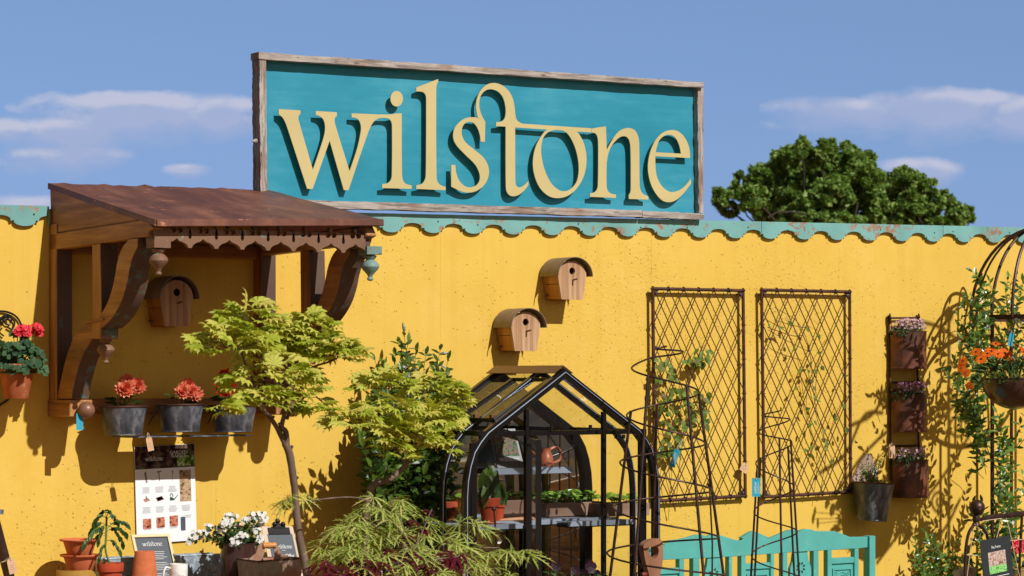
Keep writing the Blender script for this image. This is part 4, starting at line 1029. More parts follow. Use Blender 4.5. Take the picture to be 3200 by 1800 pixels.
# ---------------------------------------------------------------- the display table with its pots
TZ = W(450,1846,.3).z
tb = thing('display_table', (W(480,1800,.4).x, -.4, 0), 'plain plank display table along the wall, below the poster', 'table')
mb = MB(); xa = W(-60,1800,.4).x; xb = W(1000,1800,.4).x; mb.box((xa,-.85,TZ-.035),(xb,-.06,TZ)); mb.build('tabletop', M['tray'], tb, bevel=.004)
for x in (xa+.08, xb-.14):
    for y in (-.80, -.14): mb = MB(); mb.box((x,y,0),(x+.06,y+.06,TZ-.0355)); mb.build('leg', M['tray'], tb)
def pot(px, yt, yb, rt, rb, d, label, mat='terra', name='terracotta_pot', rimh=16, prof=None, upside=False, soil=False, group='terracotta pots on the table', base=None):
    S_ = PXM(px, d); k = 1/S_; zb = W(px, yb, d).z if yb < 1840 else TZ+.001; zt = W(px, yt, d).z
    c = W(px, yb, d); c.z = zb; h = zt-zb
    t = thing(name, c, label, 'plant pot', group); mb = MB()
    if upside: P = [(rt*k,0),(rt*k*1.0,.002),((rt-7)*k,rimh*k),((rt-9)*k,rimh*k+.002),((rb+1)*k,h-.003),((rb-3)*k,h),(9*k,h),(8*k,h-.012),((rb-6)*k,h-.012),((rt-8)*k,.004)]
    else: P = [(0,0),(rb*k,0),((rb+1)*k,.003),((rt-7)*k,h-rimh*k),((rt-1)*k,h-rimh*k+.003),(rt*k,h-.006),((rt-2)*k,h),((rt-7)*k,h-.001),((rt-9)*k,h-.012),((rb-6)*k,.012),(0,.012)]
    if prof: P = [(a*k, b*h) for a, b in prof]
    mb.lathe(c, P, 40); mb.build('pot_body', M[mat], t, smooth=35)
    if soil: mb = MB(); mb.lathe(c, [(0,h-.012),((rt-9)*k,h-.012)], 20); mb.build('soil', M['soil'], t)
    return c, h, k, t
bowl = [(0,0),(.55,0),(.58,.03),(.80,.80),(.82,.86),(.97,.90),(1.0,.96),(.985,1),(.93,.99),(.80,.88),(.56,.10),(0,.10)]
sb = lambda R: [(a*R, b) for a, b in bowl]
pot(249,1684,1740,63,38,.21,'upper of two nested shallow terracotta bowls, widest at its flared rim', prof=sb(63))
pot(251,1732,1790,64,40,.21,'lower terracotta bowl that the upper one is stacked in, with the same flared rim', prof=sb(64))
pot(452,1722,1846,32,32,.42,'upside down tapered terracotta pot in front of the small framed sign', upside=True, prof=[(48,0),(46,.14),(43,.15),(31,.97),(29,1),(8,1),(8,.95),(27,.95),(42,.1)])
cp, hp, kp, _ = pot(345,1759,1846,42,30,.30,'red terracotta pot holding the young tomato plant', 'terra_red', rimh=28, soil=True)
r = random.Random(21); tp = thing('tomato_plant', cp+V((0,0,hp)), 'young tomato plant with drooping toothed leaves on a bare stem', 'plant')
lm = MB(); sm = MB(); b0 = cp+V((0,0,hp-.012)); tp1 = W(333,1615,.3)
stem = [b0, W(330,1720,.3), W(332,1670,.3), tp1]; sm.tube(catmull(stem,5), .0045, 7)
for (x0,y0,x1,y1,k) in ((332,1640,290,1650,1),(332,1640,268,1690,1),(332,1655,385,1630,1),(332,1660,388,1660,1.1),(332,1690,370,1712,.9),(333,1618,318,1600,.8),(333,1618,345,1600,.7),(333,1620,300,1622,.9),(333,1625,362,1622,.9),(332,1640,380,1690,1),(332,1665,286,1700,.8),(332,1700,312,1735,.8),(332,1640,310,1680,.9)):
    a = W(x0,y0,.3); b = W(x1,y1,.3+r.uniform(-.06,.08)); m = a.lerp(b,.55)+V((0,0,.018)); P = catmull([a,m,b],5); sm.tube(P, .0016, 5)
    for i in range(3, len(P)):
        for sg in (-1,1):
            d = (P[i]-P[i-1]).normalized()+V((0,0,-.7))+V((r.uniform(-.6,.6),sg*.6,0)); leaf(lm, P[i], d, V((-.2,-.8,.6))+rv(r,.5), .026*k*r.uniform(.7,1.2), .013*k, .3, .3)
    leaf(lm, P[-1], (P[-1]-P[-2]).normalized()+V((0,0,-.8)), V((-.3,-.9,.3)), .050*k, .020*k, .25, .3)
lm.build('leaves', M['l_dark'], tp, recalc=False); sm.build('stems', M['stem'], tp)
# mustard enamel scuttle
c = W(236,1846,.40); c.z = TZ+.001; t = thing('enamel_scoop', c, 'worn mustard coloured metal scoop with a curved high back, in front of the terracotta bowls', 'scoop')
mb = MB(); n = 24; vs = []; fs = []; k = 1/PXM(236,.40)
for i in range(n+1):
    a = pi+pi*i/n; rr = 66*k; zt = (84-60*max(0,(i/n-.62)/.38)**1.6)*k
    for (q, z) in ((1,0),(1.0,zt),(.95,zt),(.95,0)): vs.append(c+V((cos(a)*rr*q, sin(a)*rr*q*.9, z)))
for i in range(n):
    a = 4*i; b = a+4
    for q in range(4): fs.append((a+q,a+(q+1) % 4,b+(q+1) % 4,b+q))
fs += [(0,3,2,1),(4*n,4*n+1,4*n+2,4*n+3)]; mb.add(vs,fs); mb.build('curved_back', M['enamel'], t, smooth=40)
mb = MB(); mb.lathe(c, [(0,0),(62*k,0),(62*k,.01),(0,.01)], 24, sy=.9); mb.build('pan', M['enamel'], t)
# galvanised trough at the back
t = thing('galvanised_trough', V((W(480,1840,.05).x,-.05,TZ)), 'long grey spangled galvanised trough against the wall behind the pots', 'trough')
xa = W(322,1745,.09).x; xb = W(690,1745,.09).x; zt = W(500,1740,.09).z; mb = MB()
mb.box((xa,-.09,TZ+.001),(xb,-.086,zt)); mb.build('front_sheet', M['galv'], t)
mb = MB(); mb.box((xa,-.012,TZ+.001),(xb,-.008,zt+.004)); mb.build('back_sheet', M['galv'], t)
for x in (xa, xb-.004): mb = MB(); mb.box((x,-.0855,TZ+.001),(x+.004,-.0125,zt-.002)); mb.build('end_sheet', M['galv'], t)
mb = MB(); mb.tube([V((xa,-.088,zt)),V((xb,-.088,zt))], .004, 8); mb.build('rolled_rim', M['galv'], t)
# framed little sign
p0 = W(452,1846,.22); fr = Frame(p0, V((cos(.10),-.12,.0)), V((-.14,.22,1)))
S_ = PXM(470,.22); w = 108/S_; h = 170/S_
t = thing('framed_sign', p0, 'small grey framed sign lettered wilstone, leaning between the tapered pot and the mug', 'sign')
fr.o = W(455,1846,.22)
mb = MB(); fr.rect(mb, 0,0,w,h,0,.004); mb.build('panel', M['slate'], t)
fm = m_plain('cream_frame_wood', lin(222,206,160), .5, .08); mb = MB(); e = .012
fr.rect(mb,-e,-e,w+e,.0,-.003,.014); fr.rect(mb,-e,h,w+e,h+e,-.003,.014); fr.rect(mb,-e,.0005,-.0005,h-.0005,-.003,.0138); fr.rect(mb,w+.0005,.0005,w+e,h-.0005,-.003,.0138); mb.build('frame', fm, t)
mb = MB(); put_logo(mb, fr, w*.20, h*.83, w*.60, .0046)
r = random.Random(9)
for i in range(17):
    if i in (5, 11): continue
    ww = w*r.uniform(.26,.38); fr.rect(mb, w*.5-ww, h*(.72-.034*i)-.0008, w*.5+ww, h*(.72-.034*i)+.0008, .0046)
fr.rect(mb, w*.38,h*.04,w*.62,h*.13,.0046); mb.build('lettering', M['white'], t)
# mug
c = W(558,1846,.42); c.z = TZ+.001; k = 1/PXM(558,.42); t = thing('mug', c, 'white mug printed with a brown autumn tree, beside the small framed sign', 'mug'); h = 86*k
n_ = N('printed_china'); tx = n_.noise(34, 6, .75); zz = n_.new('ShaderNodeSeparateXYZ'); n_.l.new(n_.co(), zz.inputs[0])
mk = n_.math('MULTIPLY', n_.ramp(tx, [(.46,0.0),(.52,1.0)]), n_.ramp(n_.math('MULTIPLY', zz.outputs[2], 9.0), [(.25,1.0),(.9,0.0)]))
n_.set(color=n_.mix(mk, lin(232,230,226), lin(120,84,56)), rough=.18); 
mb = MB(); mb.lathe(c, [(0,0),(25*k,0),(28*k,.004),(29*k,h-.003),(28.5*k,h),(27*k,h),(26*k,.01),(0,.01)], 32); mb.build('cup', n_.mat, t, smooth=40)
mb = MB(); mb.tube(catmull([c+V((-28*k,0,h*.85)),c+V((-44*k,0,h*.88)),c+V((-52*k,0,h*.62)),c+V((-44*k,0,h*.3)),c+V((-28*k,0,h*.18))],6), .0042, 8); mb.build('handle', n_.mat, t, smooth=True)
# dark jug of white flowers
c = W(745,1846,.32); k = 1/PXM(745,.32); h = 150*k+c.z-TZ-.001; c.z = TZ+.001
t = thing('bronze_planter', c, 'dark bronze brown bucket planter with a thin hoop handle, full of white flowers', 'planter')
mb = MB(); mb.lathe(c, [(0,0),(50*k,0),(52*k,3*k),(58*k,h*.7),(52*k,h*.93),(54*k,h),(50*k,h),(48*k,h*.9),(0,h*.88)], 32); mb.build('body', M['potbrown'], t, smooth=40)
mb = MB(); mb.tube([c+V((52*k*cos(a),52*k*sin(a)*.15,h*.95+60*k*sin(a))) for a in [pi*i/16 for i in range(17)]], .0035, 7); mb.build('handle', M['iron'], t, smooth=True)
mb = MB(); mb.lathe(c, [(0,h*.89),(46*k,h*.89)], 20); mb.build('soil', M['soil'], t)
t = thing('phlox', c+V((0,0,h)), 'bushy plant with clusters of white flowers in the bronze planter', 'flower')
r = random.Random(31); lm = MB(); sm = MB(); fl = MB(); b0 = c+V((0,0,h*.9))
tips = [(598,1688),(612,1672),(640,1668),(655,1650),(690,1650),(702,1632),(712,1618),(728,1612),(716,1640),(770,1625),(782,1612),(800,1615),(810,1610),(824,1615),(818,1632),(795,1650),(806,1665),(812,1682),(760,1672),(745,1686),(722,1682),(732,1692),(700,1695),(775,1690),(812,1695),(680,1672),(745,1650)]
for (x, y) in tips:
    q = W(x, y, .32+r.uniform(-.12,.10)); P = wander(b0+rv(r,.03), q, r, 5, .07); leafy_stem(lm, sm, P, r, .030, .016, .014, .0012, .25)
    for i in range(8): o = rv(r,.016); petal_flower(fl, q+o, o+V((-.01,-.03,.016)), r.uniform(.009,.012), 5, 1.05, .1, r)
lm.build('leaves', M['l_dark'], t, recalc=False); sm.build('stems', M['stem'], t); fl.build('flowers', M['f_white'], t, recalc=False)
# rusty trug with wooden grip
TG = .50; S_ = PXM(845,TG); c = W(845,1846,TG); k = 1/S_
t = thing('rusty_trug', c, 'rusty sheet metal trug with a turned wooden carrying handle, left of the maple trunk', 'trug')
rt_ = m_rust('rust_orange_sheet', lin(150,142,128), lin(160,84,40), .6, 0, 6)
mb = MB(); top = [(-80,0),(80,0),(46,.17),(-46,.17)]; zt = 98*k; A = [(-72*k,-.08,0),(72*k,-.08,0),(72*k,.09,0),(-72*k,.09,0)]; B = [(-80*k,-.09,zt),(80*k,-.09,zt+.006),(80*k,.10,zt),(-80*k,.10,zt)]
for i in range(4):
    j = (i+1) % 4; a, b, a2, b2 = V(A[i]), V(A[j]), V(B[i]), V(B[j]); inn = V((0,0,0)); cen = V((0,0.005,0))
    f = lambda q: V((q.x*.96, (q.y-.005)*.96+.005, q.z))
    mb.hexa([c+a,c+b,c+f(b),c+f(a),c+a2,c+b2,c+f(b2),c+f(a2)])
mb.box((c.x-70*k,c.y-.075,c.z),(c.x+70*k,c.y+.085,c.z+.004)); mb.build('pan', rt_, t)
mb = MB(); mb.tube([c+V(B[i]) for i in range(4)], .004, 8, True); mb.build('rolled_rim', M['rust'], t)
e1 = c+V((-40*k,.005,zt+44*k)); e2 = c+V((6*k,.005,zt+40*k))
mb = MB(); 
mb.prism([c+V((-80*k,.004,zt)),c+V((-34*k,.004,zt-10*k)),c+V((-20*k,.004,zt+18*k)),c+V((-16*k,.004,zt+46*k)),c+V((-30*k,.004,zt+54*k)),c+V((-42*k,.004,zt+40*k)),c+V((-50*k,.004,zt+20*k))], (0,.004,0)); 
mb.prism([c+V((78*k,.004,zt)),c+V((10*k,.004,zt-10*k)),c+V((18*k,.004,zt+10*k)),c+V((12*k,.004,zt+44*k)),c+V((20*k,.004,zt+52*k)),c+V((28*k,.004,zt+38*k)),c+V((40*k,.004,zt+18*k))], (0,.004,0)); mb.build('handle_cheek', rt_, t)
mb = MB(); p = c+V((-26*k,.006,zt+44*k)); mb.lathe(p, [(0,0),(9*k,0),(10*k,6*k),(8*k,10*k),(11*k,22*k),(8*k,36*k),(10*k,40*k),(9*k,46*k),(0,46*k)], 14, (1,0,-.02)); mb.build('wooden_grip', m_plain('honey_wood', lin(196,132,70), .45, .15, 30), t, smooth=40)
# clipboard notice
p0 = W(870,1812,.2); fr = Frame(W(858,1812,.2), V((1,-.05,-.02)), V((-.10,.25,1))); S_ = PXM(880,.2); w = 92/S_; h = 170/S_
t = thing('clipboard', p0, 'wooden clipboard with a big black clip, holding a slate grey offer card beside the trunk', 'clipboard')
bo = m_plain('clipboard_board', lin(206,184,160), .6, .1, 14)
mb = MB(); fr.rect(mb, -.012,0,w+.012,h,0,.004); mb.build('board', bo, t, bevel=.001)
mb = MB(); fr.rect(mb, .008,.012,w,h-.035,.0045,.0006); mb.build('card', M['slate'], t)
mb = MB(); put_logo(mb, fr, w*.27, h*.58, w*.62, .0056); fr.rect(mb, w*.48,h*.545,w*.62,h*.55,.0056); put_text(mb, fr, 'Show Offer', w*.155, w*.55, h*.42, .0056); fr.rect(mb, w*.4,h*.33,w*.75,h*.345,.0056); put_text(mb, fr, 'Stockist', w*.12, w*.62, h*.34, .0058); mb.build('lettering', M['white'], t)
mb = MB(); fr.rect(mb, w*.12,h-.036,w*.92,h-.006,.005,.006); fr.rect(mb, w*.32,h-.008,w*.76,h+.012,.004,.012)
for u in (.36,.68): mb.sphere(fr(w*u,h+.008,.018), .011, 12, 8)
mb.sphere(fr(w*.52,h+.022,.012), .012, 12, 8, (1,.8,1.2)); mb.build('clip', M['black_iron'], t, smooth=40)
# dark post at the left edge
t = thing('leaning_tool', W(10,1840,.7), 'dark old tool shaft leaning at the left edge with a paper label', 'tool')
mb = MB(); mb.bar(W(-34,1560,.5), W(44,1860,.62), .030, .03); mb.build('shaft', M['iron'], t)
mb = MB(); mb.bar(W(-60,1596,.5), W(10,1600,.52), .022, .02); mb.build('metal_band', M['zinc'], t)
swing_tag('paper_label', 32, 1746, .68, 26, 48, 'kraft', 'brown paper label tied to the dark tool shaft at the left edge', .22, False, (4,1758,.66), .0)
# ---------------------------------------------------------------- maples and shrubs in the middle
def tiers(tree, lst, d0, seed, dens=1.0, R=.049, mat='l_maple', name='crown'):
    r = random.Random(seed); tm = MB(); first = True
    for (px, py, rx, ry, dd) in lst:
        d = d0+dd; S_ = PXM(px, d); c = W(px, py, d); ax = rx/S_; az = ry/S_; ad = ax*.62
        n = int(dens*6.2*rx*ry/900)+10; lm = MB()
        for i in range(n):
            a = r.uniform(0, 6.283); q = sqrt(r.random())
            o = RT*(cos(a)*q*ax) - FW*(sin(a)*q*ad)
            z = az*(.75-1.25*q*q)+r.uniform(-.5,.25)*az
            p = c+o+V((0,0,z)); rad = (o.normalized() if o.length > .01 else V((1,0,0)))
            dr = rad*(.5+q)+V((-.12,-.35,.12-.22*q*q))+rv(r,.45)
            nn = V((.02,-.38,1))+rad*(.3*q)+rv(r,.5)
            maple_leaf(lm, p, dr, nn, R*r.uniform(.6,1.18), 9, r, r.uniform(.05,.30))
            if i % 6 == 0: tm.tube([c+V((0,0,-az*.55)), c+o*.5+V((0,0,-az*.35+z*.3)), p], .0014, 4, cap=False)
        lm.build('leaf_layer', M[mat], tree, recalc=False)
    tm.build('twigs', M['twig'], tree)
MD = 2.35
b0 = W(960,1830,MD)
mp = thing('golden_maple', V((b0.x,b0.y,0)), 'small golden maple with flat tiers of lime yellow leaves and a slim curved grey trunk', 'tree')
def limb(pts, rad, d, name='trunk', own=mp, mat='bark'):
    P = [W(p[0], p[1], d+(p[2] if len(p) > 2 else 0)) for p in pts]; k = 1/PXM(pts[0][0], d)
    Q = catmull(P, 6); n = len(Q); mb = MB()
    rr = []
    for i in range(n):
        t = i/(n-1)*(len(rad)-1); a = int(min(t, len(rad)-2)); rr.append((rad[a]+(rad[a+1]-rad[a])*(t-a))*k*(1+.10*mnoise.noise(Q[i]*34)))
    mb.tube(Q, rr, 10); return mb.build(name, M[mat], own, smooth=True)
tr = limb([(985,1990),(975,1850),(958,1780),(940,1700),(928,1620),(921,1530),(917,1500),(905,1420),(890,1385)], [20,18,14,12.5,11.5,11,11.5,12,11], MD)
limb([(893,1392),(870,1345),(848,1310),(820,1275),(800,1240)], [9,8,7,6,5], MD, 'limb', tr)
limb([(898,1395),(893,1350),(880,1335),(886,1305),(893,1265),(880,1230),(850,1200)], [9,8.5,9,7,6,5,4], MD, 'limb', tr)
limb([(893,1268),(850,1262),(815,1240),(795,1215)], [5,4.5,4,3], MD, 'limb', tr)
limb([(896,1310),(905,1290),(930,1250),(960,1160),(1030,1130),(1075,1108)], [6,5,4.5,4,3.5,2.5], MD, 'limb', tr)
limb([(812,1250),(790,1190),(768,1140),(752,1095)], [5,4.5,4.5,4], MD+.05, 'limb', tr)
limb([(900,1300),(935,1262),(970,1230),(1040,1285)], [5,4,3,2], MD, 'limb', tr)
for (x, y, dx) in ((906,1405,8),(918,1502,14),(846,1312,10),(880,1335,-8)):
    p = W(x,y,MD); q = W(x+dx,y-12,MD+.01); mb = MB(); mb.tube([p,q], [.007,.005], 8); mb.build('pruned_stub', M['bark'], tr)
tiers(mp, [(780,975,105,48,.05),(720,1062,140,58,.10),(975,1015,92,46,-.05),(995,1085,150,52,.02),(1050,1092,70,32,.05),(860,1085,120,50,-.10),(860,1172,165,52,.12),(826,1244,86,38,.18),(700,1272,44,20,.2),(955,1215,85,48,-.02),(985,1272,50,26,.06),(880,1040,110,40,-.1)], MD, 41)
b1 = W(1165,1830,1.5)
mp2 = thing('golden_maple', V((b1.x,b1.y,0)), 'second, lower golden maple spreading in front of the glossy evergreen shrub beside the greenhouse', 'tree')
t2 = limb([(1150,2000),(1140,1800),(1148,1600),(1158,1530),(1180,1508),(1212,1500),(1250,1472),(1276,1440),(1285,1405)], [15,14,12,11,11,10,9,8,6], 1.5, 'trunk', mp2)
limb([(1276,1440),(1300,1390),(1320,1340),(1350,1260)], [6,5,4,3], 1.5, 'limb', t2); limb([(1270,1450),(1210,1370),(1180,1330),(1120,1310)], [5,4,3.5,3], 1.5, 'limb', t2); limb([(1285,1400),(1240,1300),(1220,1230)], [5,4,3], 1.5, 'limb', t2)
tiers(mp2, [(1205,1192,100,44,0),(1340,1200,110,48,.0),(1410,1232,50,40,.02),(1225,1272,130,46,.10),(1100,1305,88,32,.15),(1330,1300,110,50,.08),(1395,1300,60,50,.05),(1265,1345,110,46,.15),(1370,1385,70,44,.1),(1240,1400,60,34,.16)], 1.5, 43)
# laceleaf maples
def lace(tree, lst, d0, seed, R, mat, dens=1.0, thin=.031, lobes=7, droop=.42):
    r = random.Random(seed); tm = MB()
    for (px, py, rx, ry, dd) in lst:
        d = d0+dd; S_ = PXM(px, d); c = W(px, py, d); ax = rx/S_; az = ry/S_
        n = int(dens*4.2*rx*ry/900)+3; lm = MB()
        for i in range(n):
            a = r.uniform(0, 6.283); q = sqrt(r.random()); o = RT*(cos(a)*q*ax) - FW*(sin(a)*q*min(ax*.7,.16)); z = az*(.8-1.4*q*q)+r.uniform(-.6,.2)*az
            p = c+o+V((0,0,z)); rad = o.normalized() if o.length > .01 else V((0,-1,0))
            fern_leaf(lm, p, rad*(.6+q)+V((-.1,-.35,-.12-.25*q))+rv(r,.45), V((0,-.45,1))+rad*.5+rv(r,.4), R*r.uniform(.7,1.15), r, lobes, droop, thin=thin)
            if i % 3 == 0: tm.tube([c+V((0,0,-az)), c+o*.5+V((0,0,z*.2)), p], .0013, 4, cap=False)
        lm.build('leaf_cluster', M[mat], tree, recalc=False)
    tm.build('twigs', M['twig'], tree)
LDp = 2.5
b = W(1240,1900,LDp)
la = thing('laceleaf_maple', V((b.x,b.y,0)), 'green laceleaf maple with finely cut drooping leaves, low in the centre foreground', 'shrub')
limb([(1240,2050),(1245,1900),(1235,1790),(1262,1700),(1250,1620)], [16,14,11,8,5], LDp, 'trunk', la)
for pts in ([(1240,1790),(1330,1760),(1450,1715),(1560,1712)],[(1262,1700),(1180,1650),(1120,1600)],[(1262,1690),(1220,1560)],[(1250,1620),(1120,1556),(955,1566),(930,1560)]): limb(pts, [7,5,4,2] if len(pts) != 4 or pts[0][0] != 1250 else [3,2.5,2,1.5], LDp, 'limb', la)
lace(la, [(1195,1575,70,34,0),(1150,1620,95,44,.05),(1250,1570,50,26,-.05),(1090,1660,75,50,.1),(1200,1665,110,46,.12),(1310,1640,75,40,0),(1040,1720,55,55,.12),(1130,1720,100,46,.2),(1250,1725,110,45,.2),(1360,1700,90,46,.1),(1470,1650,75,30,.05),(1490,1720,90,36,.12),(1590,1720,48,24,.1),(1420,1770,110,40,.22),(1540,1780,80,34,.18),(1290,1790,120,40,.28),(1100,1790,95,40,.25),(1640,1725,22,14,.1)], LDp, 51, .098, 'l_lace', .62)
lace(la, [(925,1560,48,18,.05)], LDp, 58, .085, 'l_lace', .8)
rd = thing('red_maple', V((b.x-.15,b.y-.25,0)), 'dark purple red laceleaf maple whose drooping leaves hang along the bottom of the picture', 'shrub')
limb([(1190,2050),(1200,1900),(1180,1810),(1120,1770)], [10,9,7,4], LDp+.25, 'trunk', rd); limb([(1190,1850),(1290,1720),(1350,1590)], [4,3,2], LDp+.25, 'limb', rd); limb([(1190,1860),(1330,1760),(1430,1740)], [4,3,2], LDp+.25, 'limb', rd)
lace(rd, [(1010,1765,40,16,.05),(1090,1765,60,22,.05),(1180,1768,60,26,.08),(1240,1720,60,22,0),(1300,1760,46,20,.05),(1010,1800,60,20,.1),(1150,1805,90,20,.1),(1400,1752,40,16,.05),(1430,1735,24,14,.05)], LDp+.2, 52, .088, 'l_red', .38, .070, 6, .6)
lace(rd, [(1270,1678,16,10,0),(1335,1596,8,5,0),(1290,1625,8,5,0),(1320,1652,8,5,0)], LDp+.2, 54, .046, 'l_red', .5, .09, 6, .5)
# glossy evergreen between the maple and the greenhouse
ev = thing('evergreen_shrub', W(1290,1850,.35).to_2d().to_3d(), 'tall evergreen shrub with small dark glossy leaves, against the wall left of the greenhouse', 'shrub')
r = random.Random(61); lm = MB(); sm = MB()
bs = W(1290,1880,.36)
tg = [(1262,1040,.16),(1250,1075,.16),(1275,1070,.2),(1300,1100,.18),(1235,1110,.16),(1172,1128,.15),(1195,1140,.17),(1330,1110,.2),(1375,1095,.2),(1400,1125,.22),(1360,1150,.25),(1310,1150,.25),(1280,1140,.3),(1255,1160,.3),(1210,1180,.25),(1395,1180,.28)]
Pg = [(1190,1180),(1400,1170),(1440,1300),(1440,1480),(1420,1620),(1330,1680),(1180,1640),(1140,1480),(1120,1330)]
while len(tg) < 230:
    x = r.uniform(1110,1440); y = r.uniform(1170,1680)
    if inpoly(x, y, Pg): tg.append((x, y, r.uniform(.12,.58)))
for (x, y, d) in tg:
    q = W(x, y, d); s0 = W(lerp3(1290,x,.35), min(y+r.uniform(180,330),1860), lerp3(.34,d,.4))
    leafy_stem(lm, sm, wander(s0, q, r, 5, .06), r, .064 if y < 1180 else .078, .026 if y < 1180 else .033, .034, .0028, .35, True, .55, .22)
lm.build('leaves', M['l_glossy'], ev, recalc=False); sm.build('stems', M['twig'], ev)
# ---------------------------------------------------------------- little arched greenhouse
GN = .90; GF = dfor(W(1765,1150,GN).x, 1765)    # near gable plane
Xc = W(1766,1400,GN).x; HW = W(2064,1400,GN).x-Xc
GFAR = dfor(0, 1600) and None
def dshift(px): 
    # depth of the plane where the apex line (X = Xc) is seen at px
    return dfor(Xc, px)
GB = dshift(1549)                                # back gable
ZA = W(1766,1152,GN).z; ZE = W(2000,1346,GN).z
gh = thing('greenhouse', (Xc, -(GN+GB)/2, 0), 'small black framed glass greenhouse with pointed arched gable and open roof vent', 'greenhouse')
prof = [(0,ZA)]
for fx, py in ((.79,1343),(.865,1372),(.925,1408),(.965,1450),(.99,1495),(1.0,1545)): prof.append((fx, W(1766,py,GN).z))
prof.append((1.0, .12))
def arch_pts(y, inset=0.0, side=None):
    R_ = [V((Xc+f*(HW-inset), y, z-inset*(1.35 if i == 0 else (.8 if i < 3 else .2)))) for i, (f, z) in enumerate(prof)]
    L_ = [V((2*Xc-p.x, p.y, p.z)) for p in R_]
    if side == 1: return R_
    if side == -1: return L_
    return list(reversed(L_))+R_[1:]
def arch(y0, y1, wd, name, bev=.002):
    o = arch_pts(y0, 0); i = arch_pts(y0, wd); mb = MB(); n = len(o); vs = []
    for a, b in zip(o, i): vs += [a, b, V((b.x,y1,b.z)), V((a.x,y1,a.z))]
    fs = []
    for k in range(n-1):
        p = 4*k; q = p+4
        for e in range(4): fs.append((p+e,p+(e+1) % 4,q+(e+1) % 4,q+e))
    fs += [(0,3,2,1),(4*n-4,4*n-3,4*n-2,4*n-1)]
    mb.add(vs, fs); return mb.build(name, M['ghframe'], gh, bevel=bev)
GM = dshift(1688)
arch(-GN, -GN+.030, .034, 'gable_arch'); arch(-GM-.012, -GM+.012, .024, 'middle_arch'); arch(-GB-.03, -GB, .044, 'gable_arch')
# pale lip on the near gable, painting in the frame's glossy highlight
o = arch_pts(-GN-.004, .012); mb = MB(); mb.tube(o, .0026, 6); mb.build('highlight_lip', M['alu'], gh)
o = arch_pts(-GM-.014, .006); mb = MB(); mb.tube(o, .0024, 6); mb.build('highlight_lip', M['alu'], gh)  # same painted highlight along the middle arch
# mirror back panel
mb = MB(); P = arch_pts(-GB-.006, .042); mb.prism([p for p in P], (0,.004,0)); mb.build('mirror_panel', M['mirror'], gh)
# ridge cap, sheet folded over the ridge
mb = MB(); e = .004; s = .052; sl = (ZA-prof[1][1])/(HW*prof[1][0])
for sg in (-1,1):
    a = V((Xc,-GN+.012,ZA+.012)); b = V((Xc,-GB+.004,ZA+.012)); dn = V((sg*s,0,-s*sl))
    mb.hexa([a,b,b+dn,a+dn,a+V((0,0,.003)),b+V((0,0,.003)),b+dn+V((0,0,.003)),a+dn+V((0,0,.003))])
mb.build('ridge_cap', M['ghcap'], gh)
# longitudinal rails
for sg in (-1, 1):
    for f, z in (prof[1],):
        mb = MB(); mb.bar((Xc+sg*f*HW*.985,-GN+.031,z-.012),(Xc+sg*f*HW*.985,-GB-.031,z-.012),.022,.022); mb.build('eave_rail', M['ghframe'], gh)
    mb = MB(); mb.bar((Xc+sg*(HW-.015),-GN+.031,.14),(Xc+sg*(HW-.015),-GB-.031,.14),.03,.05); mb.build('base_rail', M['ghframe'], gh)
# curved glass sides and roof panes
def pane(side, d0, d1, k0, k1, name='glass_pane'):
    A = arch_pts(-d0, .012, side)[k0:k1+1]; vs = []; fs = []
    for p in A: vs += [p, V((p.x,-d1,p.z))]
    for i in range(len(A)-1): fs.append((2*i,2*i+1,2*i+3,2*i+2))
    mb = MB(); mb.add(vs, fs); return mb.build(name, M['glass'], gh, smooth='all', recalc=False)
for (a, b) in ((GN-.031, GM+.013), (GM-.013, GB+.031)):
    pane(1,a,b,0,1); pane(1,a,b,1,7); pane(-1,a,b,1,7)
pane(-1, GM-.013, GB+.031, 0, 1)
# open roof vent on the left slope
hv = W(1724,1188,GN-.04); d0, d1 = GN-.045, GN-.34
top = V((Xc-.05,0,ZA-.05)); L = .36; an = radians(30); dn = V((-cos(an)*L,0,-sin(an)*L)); vt = thing
mb = MB()
for d in (d0, d1): mb.bar(V((top.x,-d,top.z)), V((top.x,-d,top.z))+dn, .022, .022, (sin(an),0,cos(an)))
for q in (V((0,0,0)), dn): mb.bar(V((top.x,-d0+.0115,top.z))+q, V((top.x,-d1-.0115,top.z))+q, .02, .018, (0,0,1))
vent = mb.build('roof_vent', M['ghframe'], gh, bevel=.001)
mb = MB(); mb.quad(V((top.x,-d0,top.z)),V((top.x,-d1,top.z)),V((top.x,-d1,top.z))+dn,V((top.x,-d0,top.z))+dn); mb.build('vent_glass', M['glass'], vent, recalc=False)
for d in (d0-.012, d1+.012, (d0+d1)/2): p = V((top.x,-d,top.z))+dn*.98; mb = MB(); mb.box((p.x-.012,p.y-.01,p.z-.006),(p.x+.012,p.y+.01,p.z+.02)); mb.build('vent_catch', M['ghcap'], vent)
# vent stay rod
mb = MB(); mb.tube([V((top.x,-(d0+d1)/2,top.z))+dn*.7, V((Xc-.3,-(d0+d1)/2,ZE-.02))], .004, 6); mb.build('vent_stay', M['zinc'], gh)
